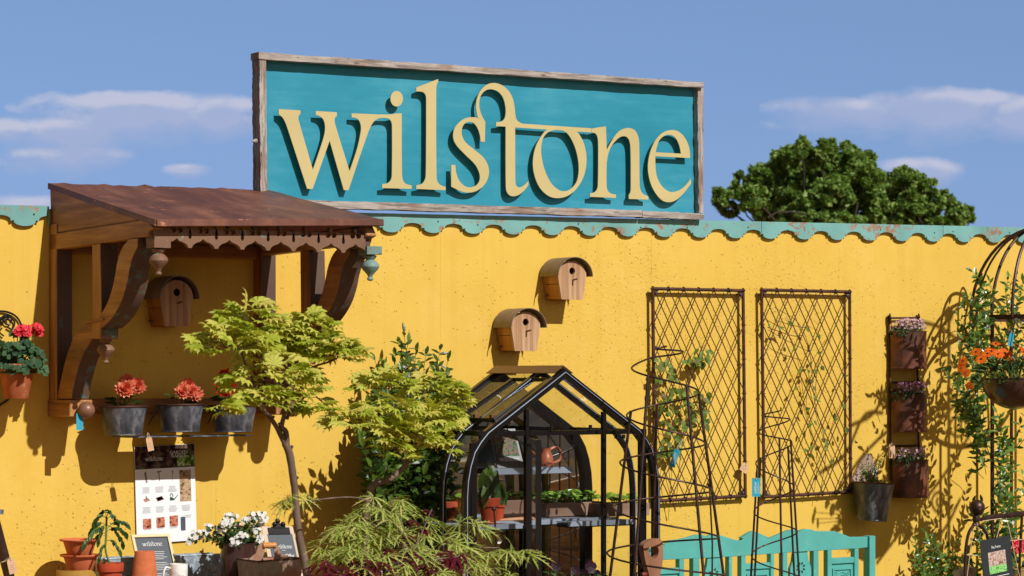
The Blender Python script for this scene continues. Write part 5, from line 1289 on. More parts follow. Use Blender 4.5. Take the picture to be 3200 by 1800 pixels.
# near gable: transom, posts, glazing
gx = lambda px: W(px,1400,GN-.015).x
gz = lambda py, px=1766: W(px,py,GN-.015).z
yb, yf = -GN+.026, -GN+.004
def gbar(x0, z0, x1, z1, w, nm):
    mb = MB(); mb.bar((x0,(yb+yf)/2,z0),(x1,(yb+yf)/2,z1), yb-yf-.002, w, (0,0,1) if abs(x1-x0) > abs(z1-z0) else (1,0,0)); return mb.build(nm, M['ghframe'], gh, bevel=.001)
zt = gz(1352)
def roofz(x): f = abs(x-Xc)/HW; return ZA-(ZA-prof[1][1])*f/prof[1][0] if f < prof[1][0] else ZE
xl, xr, xl2 = gx(1645), gx(1886), gx(1580)
gbar(Xc-HW*.86, zt, xl-.0125, zt, .022, 'transom'); gbar(xl+.0125, zt, xr-.0125, zt, .021, 'transom'); gbar(xr+.0125, zt, Xc+HW*.86, zt, .021, 'transom')
for x in (xl, xr): gbar(x, .14, x, roofz(x)-.05, .019, 'gable_post')
gbar(Xc+HW*.86-.02, .14, Xc+HW*.86-.02, zt+.012, .038, 'corner_post'); gbar(Xc-HW*.90, .14, Xc-HW*.90, zt-.04, .03, 'corner_post')
gbar(Xc-HW+.045, .15, xl-.0125, .15, .04, 'sill'); gbar(xr+.0125, .15, Xc+HW-.045, .15, .04, 'sill')
mb = MB(); y = (yb+yf)/2; mb.add([(xl,y,zt),(xr,y,zt),(xr,y,roofz(xr)-.05),(Xc,y,ZA-.05),(xl,y,roofz(xl)-.05)], [(0,1,2,3,4)]); mb.build('gable_glass', M['glass'], gh, recalc=False)
mb = MB(); mb.add([(xr,y,.15),(Xc+HW*.86-.03,y,.15),(Xc+HW*.86-.03,y,zt),(xr,y,zt)], [(0,1,2,3)]); mb.build('gable_glass', M['glass'], gh, recalc=False)
mb = MB(); mb.add([(xr,y,zt+.013),(Xc+HW*.82,y,zt+.013),(xr,y,roofz(xr)-.05)], [(0,1,2)]); mb.build('gable_glass', M['glass'], gh, recalc=False)
mb = MB(); mb.add([(Xc-HW*.88,y,.15),(xl,y,.15),(xl,y,zt),(Xc-HW*.86,y,zt)], [(0,1,2,3)]); mb.build('gable_glass', M['glass'], gh, recalc=False)
for px in (1716, 1838, 1942, 1918): mb = MB(); x = gx(px); mb.box((x-.006,yf-.012,zt-.012 if px > 1900 else zt+.014),(x+.006,yf-.001,zt-.03 if px > 1900 else zt+.034)); mb.build('glass_clip', M['black_iron'], gh)
# open door leaf, hinged on the left post and swung out
dw = xr-xl-.03; hz0, hz1 = .17, zt-.020; best = None
for k in range(60, 176):
    a = radians(k); e = V((xl+cos(a)*dw, -GN-sin(a)*dw, 1.2)); v = e-CAM; px = 1600+FPX*v.dot(RT)/v.dot(FW)
    if best is None or abs(px-1681) < best[0]: best = (abs(px-1681), a)
a = best[1]; ddir = V((cos(a),-sin(a),0)); h0 = V((xl,-GN-.002,0)); mb = MB()
for t in (.012, dw-.012): p = h0+ddir*t; mb.bar(p+V((0,0,hz0)), p+V((0,0,hz1)), .024, .022, ddir)
for z in (hz0+.02, hz1-.012): mb.bar(h0+ddir*.024+V((0,0,z)), h0+ddir*(dw-.024)+V((0,0,z)), .022, .024 if z > 1 else .04)
dr = mb.build('door', M['ghframe'], gh, bevel=.001)
mb = MB(); mb.quad(h0+ddir*.02+V((0,0,hz0)), h0+ddir*(dw-.02)+V((0,0,hz0)), h0+ddir*(dw-.02)+V((0,0,hz1)), h0+ddir*.02+V((0,0,hz1))); mb.build('door_glass', M['glass'], dr, recalc=False)
# staging shelves
SZ = W(1700,1621,.50).z
def shelf_(x0, x1, d0, d1, z, nm='staging_shelf', th=.020):
    mb = MB(); n = max(3, int((d1-d0)/.06))
    for i in range(n):
        a = d0+(d1-d0)*i/n+.003; b = d0+(d1-d0)*(i+1)/n-.003; mb.box((x0,-b,z-.004),(x1,-a,z))
    mb.box((x0,-d1-.003,z-th),(x1,-d1+.001,z+.003)); o = mb.build(nm, M['alu'], gh)
    mb = MB(); mb.box((x0+.004,-d1+.0015,z-.026),(x1-.004,-d0,z-.006)); mb.build('shelf_rail', M['ghframe'], gh); return o
xi = Xc-HW+.05; xe = Xc+HW-.05
shelf_(xi, W(1632,1620,.80).x, .30+GB, GN-.10, SZ); shelf_(W(1790,1610,.8).x+.002, xe, .33+GB, GN-.14, SZ-.003)
mb = MB(); shelf_(xi+.002, xe-.002, GB+.05, .295+GB, SZ+.002)
UZ = W(1700,1462,.45).z; ux0 = W(1540,1460,.46).x; ux1 = W(1789,1456,.46).x
us = shelf_(ux0, ux1, GB+.05, .46, UZ, 'hanging_shelf', .026)
def chain(a, b, nm, own, n=None):
    a = V(a); b = V(b); L_ = (b-a).length; n = n or int(L_/.016); mb = MB(); t = (b-a).normalized(); o = t.orthogonal().normalized(); q = t.cross(o)
    for i in range(n):
        c = a.lerp(b, (i+.5)/n); s_ = o if i % 2 else q; mb.tube([c+t*(.011*cos(w))+s_*(.005*sin(w)) for w in [2*pi*k/8 for k in range(8)]], .0017, 5, True)
    return mb.build(nm, M['iron'], own)
chain(W(1712,1355,.52), W(1774,1446,.40), 'chain', gh); chain(W(1640,1180,.5), (ux0+.02,-.44,UZ), 'chain', gh)
chain(W(1797,1632,.60), W(1799,1690,.60), 'chain', gh)
# contents
def box_tray(px0, px1, yt, yb, d, dep, label):
    a = W(px0,yb,d); b = W(px1,yb,d); z0 = SZ+.006; zt = W((px0+px1)/2, yt, d).z
    t = thing('seed_tray', ((a.x+b.x)/2,-d+dep/2,z0), label, 'seed tray', 'wooden seed trays in the greenhouse'); e = .009
    mb = MB(); mb.box((a.x,-d,z0),(b.x,-d+e,zt)); mb.build('front_board', M['tray'], t, bevel=.001)
    mb = MB(); mb.box((a.x,-d+dep-e,z0),(b.x,-d+dep,zt)); mb.build('back_board', M['tray'], t)
    for x in (a.x, b.x-e): mb = MB(); mb.box((x,-d+e+.0005,z0),(x+e,-d+dep-e-.0005,zt-.001)); mb.build('end_board', M['tray'], t)
    mb = MB(); mb.box((a.x+e+.001,-d+e+.001,z0),(b.x-e-.001,-d+dep-e-.001,zt-.012)); mb.build('compost', M['soil'], t)
    r = random.Random(int(px0)); pl = thing('seedlings', ((a.x+b.x)/2,-d+dep/2,zt-.012), label.split(',')[0].replace('wooden seed tray','bright green seedlings growing in the wooden tray'), 'seedling', 'seedlings in the greenhouse trays')
    lm = MB(); sm = MB()
    for i in range(int((b.x-a.x)/.0095)):
        c = V((r.uniform(a.x+.02,b.x-.02), -d+r.uniform(.02,dep-.02), zt-.012)); h = r.uniform(.02,.05); tp_ = c+V((r.uniform(-.012,.012),r.uniform(-.012,.012),h)); sm.tube([c,tp_], .0012, 4, cap=False)
        for k in range(r.randint(3,5)):
            an = r.uniform(0,6.28); leaf(lm, tp_, V((cos(an),sin(an),r.uniform(.1,1.0))), V((0,-.3,1))+rv(r,.4), r.uniform(.026,.046), r.uniform(.016,.026), .35, .2)
    lm.build('leaves', M['l_seed'], pl, recalc=False); sm.build('stems', M['stem'], pl)
box_tray(1570,1700,1562,1606,.40,.14,'wooden seed tray behind the open door, at the back of the greenhouse')
box_tray(1708,1892,1570,1612,.47,.16,'wooden seed tray in the middle of the greenhouse staging, longest and nearest')
box_tray(1899,2030,1573,1612,.62,.16,'wooden seed tray at the right end of the staging, behind the big spiral')
def gpot(px, yt, yb, rt, d, label):
    k = 1/PXM(px,d); c = W(px,yb,d); c.z = SZ+.004; h = W(px,yt,d).z-c.z
    t = thing('terracotta_pot', c, label, 'plant pot', 'terracotta pots in the greenhouse'); mb = MB(); rb = rt*.66
    mb.lathe(c, [(0,0),(rb*k,0),((rt-5)*k,h*.66),((rt)*k,h*.67),((rt+1)*k,h-.003),((rt-1)*k,h),((rt-5)*k,h),((rt-7)*k,h*.9),(0,h*.88)], 28); mb.build('pot_body', M['terra_red'], t, smooth=35); return c+V((0,0,h*.9))
q1 = gpot(1528,1555,1632,34,.74,'red terracotta pot with a big leaved plant at the left front of the greenhouse staging')
gpot(1552,1562,1628,30,.58,'red terracotta pot standing just behind another pot beside the ball topped stake')
q2 = gpot(1404,1566,1632,34,.40,'red terracotta pot behind the curved left glass of the greenhouse')
r = random.Random(71); pl = thing('young_plant', q1, 'plant with long hanging green leaves in the pot at the left of the greenhouse', 'plant'); lm = MB(); sm = MB()
for (x, y) in ((1525,1440),(1510,1470),(1545,1460),(1535,1480),(1560,1500),(1500,1500),(1530,1500)):
    tp_ = W(x, y, .74+r.uniform(-.06,.06)); P = catmull([q1, q1.lerp(tp_,.6)+V((0,0,.02)), tp_], 5); sm.tube(P, .003, 5)
    for k in range(3): leaf(lm, P[-1-k*3], V((r.uniform(-.6,.8),r.uniform(-.5,.3),-.9)), V((-.4,-.8,.4))+rv(r,.3), r.uniform(.09,.13), r.uniform(.034,.046), .15, .2)
lm.build('leaves', M['l_glossy'], pl, recalc=False); sm.build('stems', M['stem'], pl)
pl = thing('seedling_plant', q2, 'seedling with two broad pale leaves behind the curved greenhouse glass', 'plant'); lm = MB()
leaf(lm, q2+V((0,0,.02)), V((.8,-.3,.35)), V((-.2,-.5,1)), .085, .05, .3); leaf(lm, q2+V((0,0,.02)), V((-.6,-.5,.2)), V((0,-.6,1)), .08, .045, .3); lm.build('leaves', M['l_seed'], pl, recalc=False)
# catalogue on the hanging shelf
A = W(1556,1456,.44); B = W(1624,1448,.44); A.z = UZ+.004; up = V((-.14,.16,.5)); fr = Frame(A, V((B.x-A.x, -.03, 0)), (W(1527,1340,.38)-A)); w = (B-A).length*1.06; h = (W(1527,1340,.38)-A).length
t = thing('catalogue', A, 'dark catalogue lettered wilstone with a garden photo, propped on the hanging greenhouse shelf', 'book')
mb = MB(); fr.rect(mb, .001,.001,w-.001,h-.001,-.010,.009); mb.build('pages', M['paper'], t)
mb = MB(); fr.rect(mb, 0,0,w,h,-.0008,.001); fr.rect(mb, 0,0,w,h,-.0112,.001); mb.build('cover', m_plain('dark_slate_cover', lin(44,54,62), .35, .1, 6), t)
cov = m_picture('cover_garden_photo', [lin(24,44,66), lin(50,92,50), lin(120,124,112), lin(150,92,60), lin(60,96,136)], 75, 3)
mb = MB(); fr.rect(mb, w*.10,h*.30,w*.93,h*.86,.0008); mb.build('cover_picture', cov, t)
mb = MB(); put_logo(mb, fr, w*.14, h*.17, w*.74, .0012); mb.build('lettering', M['white'], t)
# copper watering can
c = W(1706,1449,.34); c.z = UZ+.004; k = .84/PXM(1706,.34)
t = thing('watering_can', c, 'copper watering can with a round loop handle on the hanging shelf of the greenhouse', 'watering can')
mb = MB(); mb.lathe(c, [(0,0),(28*k,0),(29*k,4*k),(26*k,38*k),(18*k,52*k),(20*k,66*k),(18*k,66*k),(15*k,50*k)], 24); mb.build('body', M['copper'], t, smooth=40)
mb = MB(); mb.tube(catmull([c+V((16*k,0,60*k)),c+V((45*k,0,70*k)),c+V((66*k,0,52*k)),c+V((62*k,0,22*k)),c+V((38*k,0,12*k)),c+V((27*k,0,14*k))],6), 5*k, 8); mb.build('handle', M['copper'], t, smooth=True)
mb = MB(); mb.tube([c+V((-24*k,0,12*k)),c+V((-56*k,0,50*k)),c+V((-74*k,0,62*k))], [7*k,5*k,4*k], 8); mb.build('spout', M['copper'], t, smooth=True)
# small tools lying on the staging
for i, (x, d) in enumerate(((1590,.62),(1612,.56))):
    c = W(x,1622,d); c.z = SZ+.009; t = thing('dibber', c, ['wooden dibber lying on the staging nearest the open door', 'wooden dibber lying behind the other one on the staging'][i], 'tool', 'small tools on the staging')
    mb = MB(); mb.lathe(c, [(0,-.09),(.003,-.085),(.006,-.02),(.008,.03),(.006,.05),(.009,.07),(.006,.085),(0,.086)], 10, V((1,-.35-.3*i,.03))); mb.build('shaft', m_plain('pale_dibber_wood%d' % i, lin(176,130,92), .5, .15, 30), t, smooth=40)
# pansies at the foot
t = thing('pansies', W(1830,1800,1.1), 'dark plum pansies at the bottom of the picture in front of the greenhouse', 'flower'); fl = MB(); lm = MB(); sm = MB(); r = random.Random(77)
for (x, y, R) in ((1845,1772,17),(1798,1782,13),(1738,1770,14),(1826,1792,12),(1862,1796,14)):
    c = W(x,y,1.1); petal_flower(fl, c, V((-.4,-.9,.25))+rv(r,.3), R/PXM(x,1.1)*1.2, 5, 1.25, .15, r); mb = None; sm.tube([c, c+V((0,.01,-.14))], .0016, 4)
for i in range(40): leaf(lm, W(r.uniform(1720,1900), r.uniform(1795,1830), 1.1+r.uniform(-.05,.05)), V((r.uniform(-1,1),r.uniform(-1,1),.6)), V((0,-.3,1)), .04, .022)
fl.build('flowers', M['f_plum'], t, recalc=False); lm.build('leaves', M['l_dark'], t, recalc=False); sm.build('stems', M['stem'], t)
mb = MB(); a = W(1700,1824,1.1); mb.box((a.x,a.y-.08,a.z-.16),(W(1910,1824,1.1).x,a.y+.08,a.z)); 
tg_ = thing('pansy_trough', V((a.x+.2,a.y,a.z-.16)), 'dark low trough holding the plum pansies', 'trough'); mb.build('trough_body', M['iron'], tg_, bevel=.004)
mb = MB(); mb.box((a.x+.01,a.y-.07,a.z+.0005),(W(1910,1824,1.1).x-.01,a.y+.07,a.z+.004)); mb.build('soil', M['soil'], tg_)
for i, (x, y0, y1, d, lb) in enumerate(((1543,1590,1900,1.05,'thin ball topped iron stake in front of the greenhouse pots'), (2217,1515,1900,1.0,'thin ball topped iron stake right of the big spiral'))):
    p = W(x,y0,d); t = thing('ball_stake', V((p.x,p.y,0)), lb, 'plant stake', 'ball topped iron stakes')
    mb = MB(); mb.tube([p, W(x+9,1700,d), V((p.x+.012,p.y,0))], .0042, 7); mb.build('rod', M['iron'], t)
    mb = MB(); mb.sphere(p, .0105, 14, 8); mb.build('ball', M['iron'], t, smooth=True)
# ---------------------------------------------------------------- trellises
def trellis(c4, label, seed):
    D_ = .034; P = [W(x, y, D_) for x, y in c4]       # tl tr br bl
    t = thing('wall_trellis', P[3], label, 'trellis', 'rusty wire trellises on the wall'); r = random.Random(seed)
    mb = MB()
    for a, b in ((0,1),(1,2),(2,3),(3,0)): mb.tube([P[a], P[b]], .0088, 10)
    for p in P: mb.sphere(p, .0105, 10, 6)
    mb.build('tube_frame', M['rust'], t, smooth=50)
    def B(u, v): return (P[0]*(1-u)+P[1]*u)*(1-v)+(P[3]*(1-u)+P[2]*u)*v
    wm = MB(); lm = MB(); n = 6; off = V((0,-.006,0))
    for k in range(-n, 2*n):
        for sg in (1, -1):
            # u*n - sg*v*n = k
            pts = []
            for i in range(0, 25):
                v = i/24; u = k/n + sg*v if sg > 0 else (k+1)/n - v + 0
                if -1e-6 <= u <= 1+1e-6: pts.append((u, v))
            # clip exactly
            if sg > 0: v0, v1 = max(0, -k/n), min(1, 1-k/n); f = lambda v: k/n+v
            else: v0, v1 = max(0, (k+1)/n-1), min(1, (k+1)/n); f = lambda v: (k+1)/n-v
            if v1-v0 < .02: continue
            Q = []
            for i in range(9):
                v = v0+(v1-v0)*i/8; Q.append(B(f(v), v)+off*(1 if sg > 0 else .55)+V((r.uniform(-.0012,.0012),0,r.uniform(-.001,.001))))
            wm.tube(Q, .0029, 5, cap=False)
    wm.build('wire_mesh', M['rust'], t)
    for i in range(n+1):
        for (u, v, ax) in ((i/n,0,V((1,0,0))),(i/n,1,V((1,0,0))),(0,i/n,V((0,0,1))),(1,i/n,V((0,0,1)))):
            c = B(u, v); o = V((0,1,0)); q = ax.cross(o)
            lm = MB(); lm.tube([c+(o*cos(w)+q*sin(w))*.0115 for w in [2*pi*k/10 for k in range(10)]], .0028, 5, True); lm.build('wire_loop', M['rust'], t)
    for k in range(4):
        q = P[k]; cx = (1 if k in (0,3) else -1); cz = (-1 if k < 2 else 1); mb = MB()
        mb.prism([q, q+V((cx*.045,0,0)), q+V((0,0,cz*.05))], (0,.004,0)); mb.build('corner_plate', M['rust'], t)
        mb = MB(); p = q+V((cx*.018,-.003,cz*.018)); mb.lathe(p, [(0,0),(.006,0),(.006,.004),(0,.005)], 10, (0,-1,0)); mb.tube([p, V((p.x,-.0005,p.z))], .004, 6); mb.build('fixing_screw', M['zinc'], t)
trellis([(2040,902),(2322,908),(2329,1550),(2046,1566)], 'left of the two rusty diamond wire trellises on the yellow wall', 1)
trellis([(2380,906),(2655,912),(2658,1537),(2388,1553)], 'right of the two rusty diamond wire trellises, nearest the hanging planters', 2)
def climber(paths, leafpts, label, L, base, seed, n_per=1.0, name='climbing_plant', mat='l_clem', d=.055):
    r = random.Random(seed); t = thing(name, W(base[0], base[1], d), label, 'climbing plant'); lm = MB(); sm = MB()
    for P in paths:
        Q = catmull([W(x, y, d+r.uniform(-.012,.02)) for x, y in P], 6); sm.tube(Q, .0017, 5, cap=False)
    for (cx, cy, rx, ry, n) in leafpts:
        for i in range(int(n*n_per)):
            a = r.uniform(0,6.28); q = sqrt(r.random()); x, y = cx+rx*q*cos(a), cy+ry*q*sin(a); p = W(x, y, d+r.uniform(-.01,.045))
            dn = V((r.uniform(-.7,.7), r.uniform(-.5,.1), r.uniform(-1,.1)))
            sm.tube([p-dn.normalized()*L*.5+V((0,.008,.004)), p], .0009, 4, cap=False)
            leaf(lm, p, dn, V((-.2,-.9,.4))+rv(r,.6), L*r.uniform(.6,1.15), L*r.uniform(.5,.75), .2, .2, .30)
    lm.build('leaves', M[mat], t, recalc=False); sm.build('stems', M['twig'], t)
    return t
climber([[(2110,1600),(2090,1450),(2120,1330),(2080,1220),(2100,1120)],[(2110,1600),(2130,1400),(2160,1280),(2150,1180),(2185,1110),(2200,1070)],[(2110,1600),(2070,1450),(2055,1300),(2065,1180)],[(2130,1400),(2180,1300),(2215,1240)],[(2150,1180),(2120,1130)]],
  [(2120,1270,70,70,58),(2085,1150,40,40,18),(2195,1110,26,26,16),(2090,1390,42,44,30),(2150,1130,30,20,8),(2195,1290,30,50,16),(2060,1430,20,20,6),(2200,1240,20,30,6)], 'leafy climber with reddish stems filling the lower left of the left trellis', .044, (2110,1640), 81)
climber([[(2560,1560),(2580,1400),(2545,1250),(2530,1100),(2495,1010),(2420,960)],[(2580,1400),(2610,1300),(2640,1240)],[(2545,1250),(2560,1120),(2600,1040)],[(2530,1100),(2450,1060),(2400,1030)],[(2420,1000),(2500,1022),(2530,1020)],[(2600,1440),(2560,1330),(2520,1180)]],
  [(2440,1000,40,40,10),(2520,1060,50,40,7),(2535,1150,36,46,10),(2600,1120,40,50,5),(2520,1250,40,60,10),(2580,1320,50,60,9),(2550,1400,60,40,8),(2630,1290,24,60,7),(2640,1170,14,20,3),(2590,1420,40,20,6),(2670,1370,10,24,3)], 'thin sparse climber wandering up the right trellis', .034, (2560,1600), 82, .62)
swing_tag('paper_tag', 2332, 1450, .045, 30, 28, 'kraft', 'small brown paper tag tied to the right edge of the left trellis', -.55, False, (2329,1444,.044), .0)
# ---------------------------------------------------------------- spiral obelisks
def obelisk(ax, d, coils, rods, label, wire, rod, y_end=1880):
    """coils: list of (half turns from the first full left loop, y px, radius px)"""
    k = 1/PXM(ax, d); C0 = W(ax, HZ, d); e1, e2 = RT, -FW
    t = thing('spiral_obelisk', V((C0.x,C0.y,0)), label, 'plant support', 'rusty spiral plant supports')
    def interp(h):
        for i in range(len(coils)-1):
            if coils[i][0] <= h <= coils[i+1][0]:
                f = (h-coils[i][0])/(coils[i+1][0]-coils[i][0]); a, b = coils[i], coils[i+1]; return a[1]+(b[1]-a[1])*f, a[2]+(b[2]-a[2])*f
        a, b = coils[-2], coils[-1]; f = (h-a[0])/(b[0]-a[0]); return a[1]+(b[1]-a[1])*f, a[2]+(b[2]-a[2])*f
    def pt(h):
        y, r = interp(h); ph = pi+pi*h; return C0+V((0,0,(HZ-y)*k))+(e1*cos(ph)-e2*sin(ph))*(r*k)
    hs = [coils[0][0]+i*.06 for i in range(int((coils[-1][0]-coils[0][0])/.06)+1)]
    mb = MB(); mb.tube([pt(h) for h in hs], wire, 7); mb.build('spiral_wire', M['iron'], t, smooth=True)
    for h in rods:
        p = pt(h); ph = pi+pi*h; y, r = interp(h); yb = HZ+C0.z/k
        # spread of the coil cone continued to the ground
        a, b = coils[-2], coils[-1]; rb = b[2]+(b[2]-a[2])/(b[1]-a[1])*(yb-b[1])
        q = V((C0.x,C0.y,0))+(e1*cos(ph)-e2*sin(ph))*(rb*k); mb = MB(); mb.tube([p+V((0,0,.004)), q], rod, 8); mb.build('upright_rod', M['iron'], t, smooth=True)
    return t
obelisk(2077, 1.15, [(-2.65,1082,14),(-2,1089,30),(-1,1098,57),(-.35,1116,80),(0,1150,104),(1,1228,108),(2,1298,119),(3,1388,126),(4,1445,140),(5,1535,150),(6,1585,160),(7,1682,170),(8,1728,180),(10,1872,200)],
  [.32,.70,1.05,1.55,1.84], 'large rusty spiral obelisk in front of the right edge of the greenhouse', .0045, .0068)
obelisk(2422, 1.2, [(-3.2,1274,20),(-3,1279,18),(-2,1298,42),(-1,1310,46),(0,1352,52),(.9,1378,52),(2,1450,60),(3,1525,60),(4,1602,66),(5,1662,70),(6,1738,74),(8,1880,84)],
  [.55,.85,1.2,1.75,2.1], 'smaller spiral obelisk between the two trellises, in front of the turquoise bench', .0034, .0050)
swing_tag('shop_tag', 2117, 1404, 1.05, 18, 58, 'tealcard', 'teal printed tag turned edgewise, tied inside the large spiral obelisk', -.30, True, (2134,1372,1.05), .75, False)
swing_tag('shop_tag', 2363, 1494, 1.22, 27, 58, 'tealcard', 'teal printed tag hanging flat on the left rod of the smaller spiral', .0, True, (2366,1462,1.26), .45, False)
# ---------------------------------------------------------------- bench
BDp = .40; bq = lambda zx, zy: W(2000+zx/3.389, 1600+zy/3.389, BDp)
bn = thing('bench', V((W(2400,1700,BDp).x,-BDp,0)), 'turquoise painted wooden bench with a wavy carved top rail, below the trellises', 'bench')
top = [(-60,420),(75,402),(262,352),(262,342),(300,330),(330,300),(380,297),(440,290),(500,275),(580,250),(640,240),(680,246),(705,266),(720,262),(770,240),(830,238),(900,260),(1000,292),(1062,305),(1082,300),(1094,284),(1075,272),(1095,264),(1150,228),(1200,202),(1260,222),(1340,258),(1362,262),(1350,292),(1420,264),(1500,230),(1590,192),(1650,186),(1680,200),(1694,212),(1720,192),(1762,180),(1820,184),(1850,200),(1900,203),(2060,205),(2110,216),(2160,238),(2230,266),(2412,262)]
bot = [(2412,376),(2300,388),(1900,410),(1500,434),(1100,465),(700,488),(250,508),(-60,530)]
pts = [bq(*p) for p in top+bot]; mb = MB(); mb.prism(pts, (0,.030,0)); mb.build('top_rail', M['bench'], bn, bevel=.002)
def botz(zx):
    for (a, b) in zip(bot[1:], bot[:-1]):
        if a[0]*1.0 <= b[0] and b[0] >= zx >= a[0] or a[0] >= zx >= b[0]: 
            f = (zx-a[0])/(b[0]-a[0]); return bq(zx, a[1]+(b[1]-a[1])*f).z
    return bq(zx, 500).z
ZL = .32
def up(z0, z1, nm='slat', dy=.0015, th=.036, zlow=ZL, y0=None):
    a, b = bq(z0,500).x, bq(z1,500).x; zt = min(botz(z0), botz(z1))+(.003 if nm != 'end_post' else .10); mb = MB(); mb.box((a,-BDp-(.014 if nm == 'end_post' else -dy),zlow if nm != 'end_post' else 0),(b,-BDp+th,zt if nm != 'end_post' else bq(2440,252).z)); return mb.build(nm, M['bench'], bn, bevel=.002)
for a, b in ((420,472),(566,634),(946,980),(1076,1124),(1388,1424),(1516,1566),(1842,1896),(1990,2036),(2276,2320),(150,205)): up(a, b)
up(2413, 2476, 'end_post')
def splat(zl, zr):
    zc = (zl+zr)/2; a, b = bq(zl,500).x, bq(zr,500).x; zt = botz(zc)+.003; c = (a+b)/2; hw = (b-a)/2
    prof = [(-hw*.62,zt),(hw*.62,zt),(hw*.75,zt-.05),(hw*.98,zt-.085),(hw,zt-.12),(hw*.86,zt-.16),(hw*.98,zt-.2),(hw,zt-.35),(-hw,zt-.35),(-hw*.98,zt-.2),(-hw*.86,zt-.16),(-hw,zt-.12),(-hw*.98,zt-.085),(-hw*.75,zt-.05)]
    holes = []
    zc2 = zt-.085
    for k in range(8):
        an = 2*pi*k/8+pi/8; r0, r1 = .012, .034; p = lambda rr, aa: (rr*cos(aa), zc2+rr*sin(aa)); holes.append([p(r0,an), p((r0+r1)/2,an+.32), p(r1,an), p((r0+r1)/2,an-.32)])
    vf = fill_curve([prof]+holes, .018); mb = MB(); Frame((c,-BDp+.026,0),(1,0,0),(0,0,1)).put(mb, vf); mb.build('pierced_splat', M['bench'], bn)
splat(690, 890); splat(1600, 1826)
def panel(zl, zr, o0, o1, p0):
    zc = (zl+zr)/2; a, b = bq(zl,500).x, bq(zr,500).x; z = lambda yy: bq(zc, yy).z; mb = MB(); y = -BDp+.004
    mb.box((a-.001,y,z(o1+62)),(b+.001,y+.028,z(o1))); mb.build('cross_rail', M['bench'], bn, bevel=.002)
    mb = MB(); mb.box((a-.001,y+.010,z(p0)-.24),(b+.001,y+.024,z(o1+62)-.0005)); cp = mb.build('carved_panel', M['bench'], bn)
    e = .012; w = b-a; q = z(o1+62)-.002; mb = MB()
    for (x0,z0,x1,z1) in ((a+e,q-.03,b-e,q-.022),(a+e,q-.22,a+e+.008,q-.0305),(b-e-.008,q-.22,b-e,q-.0305)): mb.box((x0,y+.003,z0),(x1,y+.011,z1))
    mb.build('panel_moulding', M['bench'], cp)
    mb = MB(); c = V(((a+b)/2,y+.0085,q-.085))
    for R in (.042,.030): mb.tube([c+V((R*cos(w_),0,R*sin(w_))) for w_ in [2*pi*k/24 for k in range(24)]], .0026, 5, True)
    for k in range(5):
        an = pi/2+2*pi*k/5; mb.hexa([c+V((cos(an)*.0,0.002,sin(an)*.0)), c+V((cos(an+.6)*.011,.002,sin(an+.6)*.011)), c+V((cos(an)*.027,.002,sin(an)*.027)), c+V((cos(an-.6)*.011,.002,sin(an-.6)*.011)), c+V((0,-.005,0)), c+V((cos(an+.6)*.011,-.003,sin(an+.6)*.011)), c+V((cos(an)*.027,-.002,sin(an)*.027)), c+V((cos(an-.6)*.011,-.003,sin(an-.6)*.011))])
    for sx in (-1,1): mb.tube(spiral(c+V((sx*.045,0,.038)), .012, 1.2, 0, .2, 18, sx), .002, 5)
    mb.build('carving', M['bench'], cp)
panel(1124,1388,455,543,640); panel(2036,2276,395,484,590); panel(205,420,510,596,690)
sx0, sx1 = bq(-60,500).x, bq(2476,500).x
mb = MB(); mb.box((sx0,-BDp-.44,.40),(sx1,-BDp-.016,.435)); mb.build('seat', M['bench'], bn, bevel=.003)
mb = MB(); mb.box((sx0,-BDp+.001,.30),(sx1,-BDp+.03,.33)); mb.build('lower_rail', M['bench'], bn, bevel=.002)
for x in (sx0, sx1-.06):
    mb = MB(); mb.box((x,-BDp-.43,0),(x+.055,-BDp-.375,.3995)); mb.build('front_leg', M['bench'], bn, bevel=.002)
mb = MB(); mb.box((sx0,-BDp-.013,0),(sx0+.05,-BDp+.04,.30)); mb.build('rear_leg', M['bench'], bn)
# garden spade with wooden D grip
t = thing('garden_spade', V((W(2040,1800,.98).x,-.98,0)), 'old garden spade with a worn wooden D shaped grip, standing behind the big spiral', 'spade')
g = lambda x, y: W(x, y, .98)
o = [(2004,1706),(2012,1694),(2028,1686),(2050,1682),(2062,1690),(2065,1715),(2065,1745),(2056,1800),(2050,1900),(2030,1900),(2022,1800),(2010,1752),(2005,1725)]
i_ = [(2019,1716),(2026,1709),(2045,1708),(2051,1714),(2050,1732),(2044,1742),(2036,1746),(2028,1738),(2021,1724)]
q0 = g(2035,1800); oo = [contour([(V(g(*p)-q0).x, V(g(*p)-q0).z, 1) for p in L_], 4) for L_ in (o, i_)]
mb = MB(); Frame(q0+V((0,.017,0)),(1,0,0),(0,0,1)).put(mb, fill_curve(oo, .034)); mb.build('wooden_grip', M['spadewood'], t, bevel=.004)
mb = MB(); p = g(2040,1890); mb.tube([p, V((p.x,-.98,.30))], .016, 12); mb.build('shaft', M['spadewood'], t, smooth=True)
mb = MB(); mb.prism([V((p.x-.09,-.98,.30)),V((p.x+.09,-.98,.30)),V((p.x+.085,-.98,.0)),V((p.x-.085,-.98,.0))], (0,.004,0)); mb.build('blade', M['iron'], t)
t = thing('red_knob_tool', g(2028,1790), 'small black tool with a red wooden knob beside the spade grip', 'tool'); mb = MB(); c = W(2014,1795,1.02); mb.lathe(c, [(0,-.02),(.010,-.016),(.012,0),(.008,.012),(0,.014)], 12, (1,0,.1)); mb.build('knob', m_plain('red_wood', lin(120,48,34), .4, .1), t, smooth=True)
mb = MB(); mb.tube([c, c+V((-.05,0,.01)), c+V((-.07,0,-.2))], .008, 8); mb.build('shank', M['black_iron'], t, smooth=True)
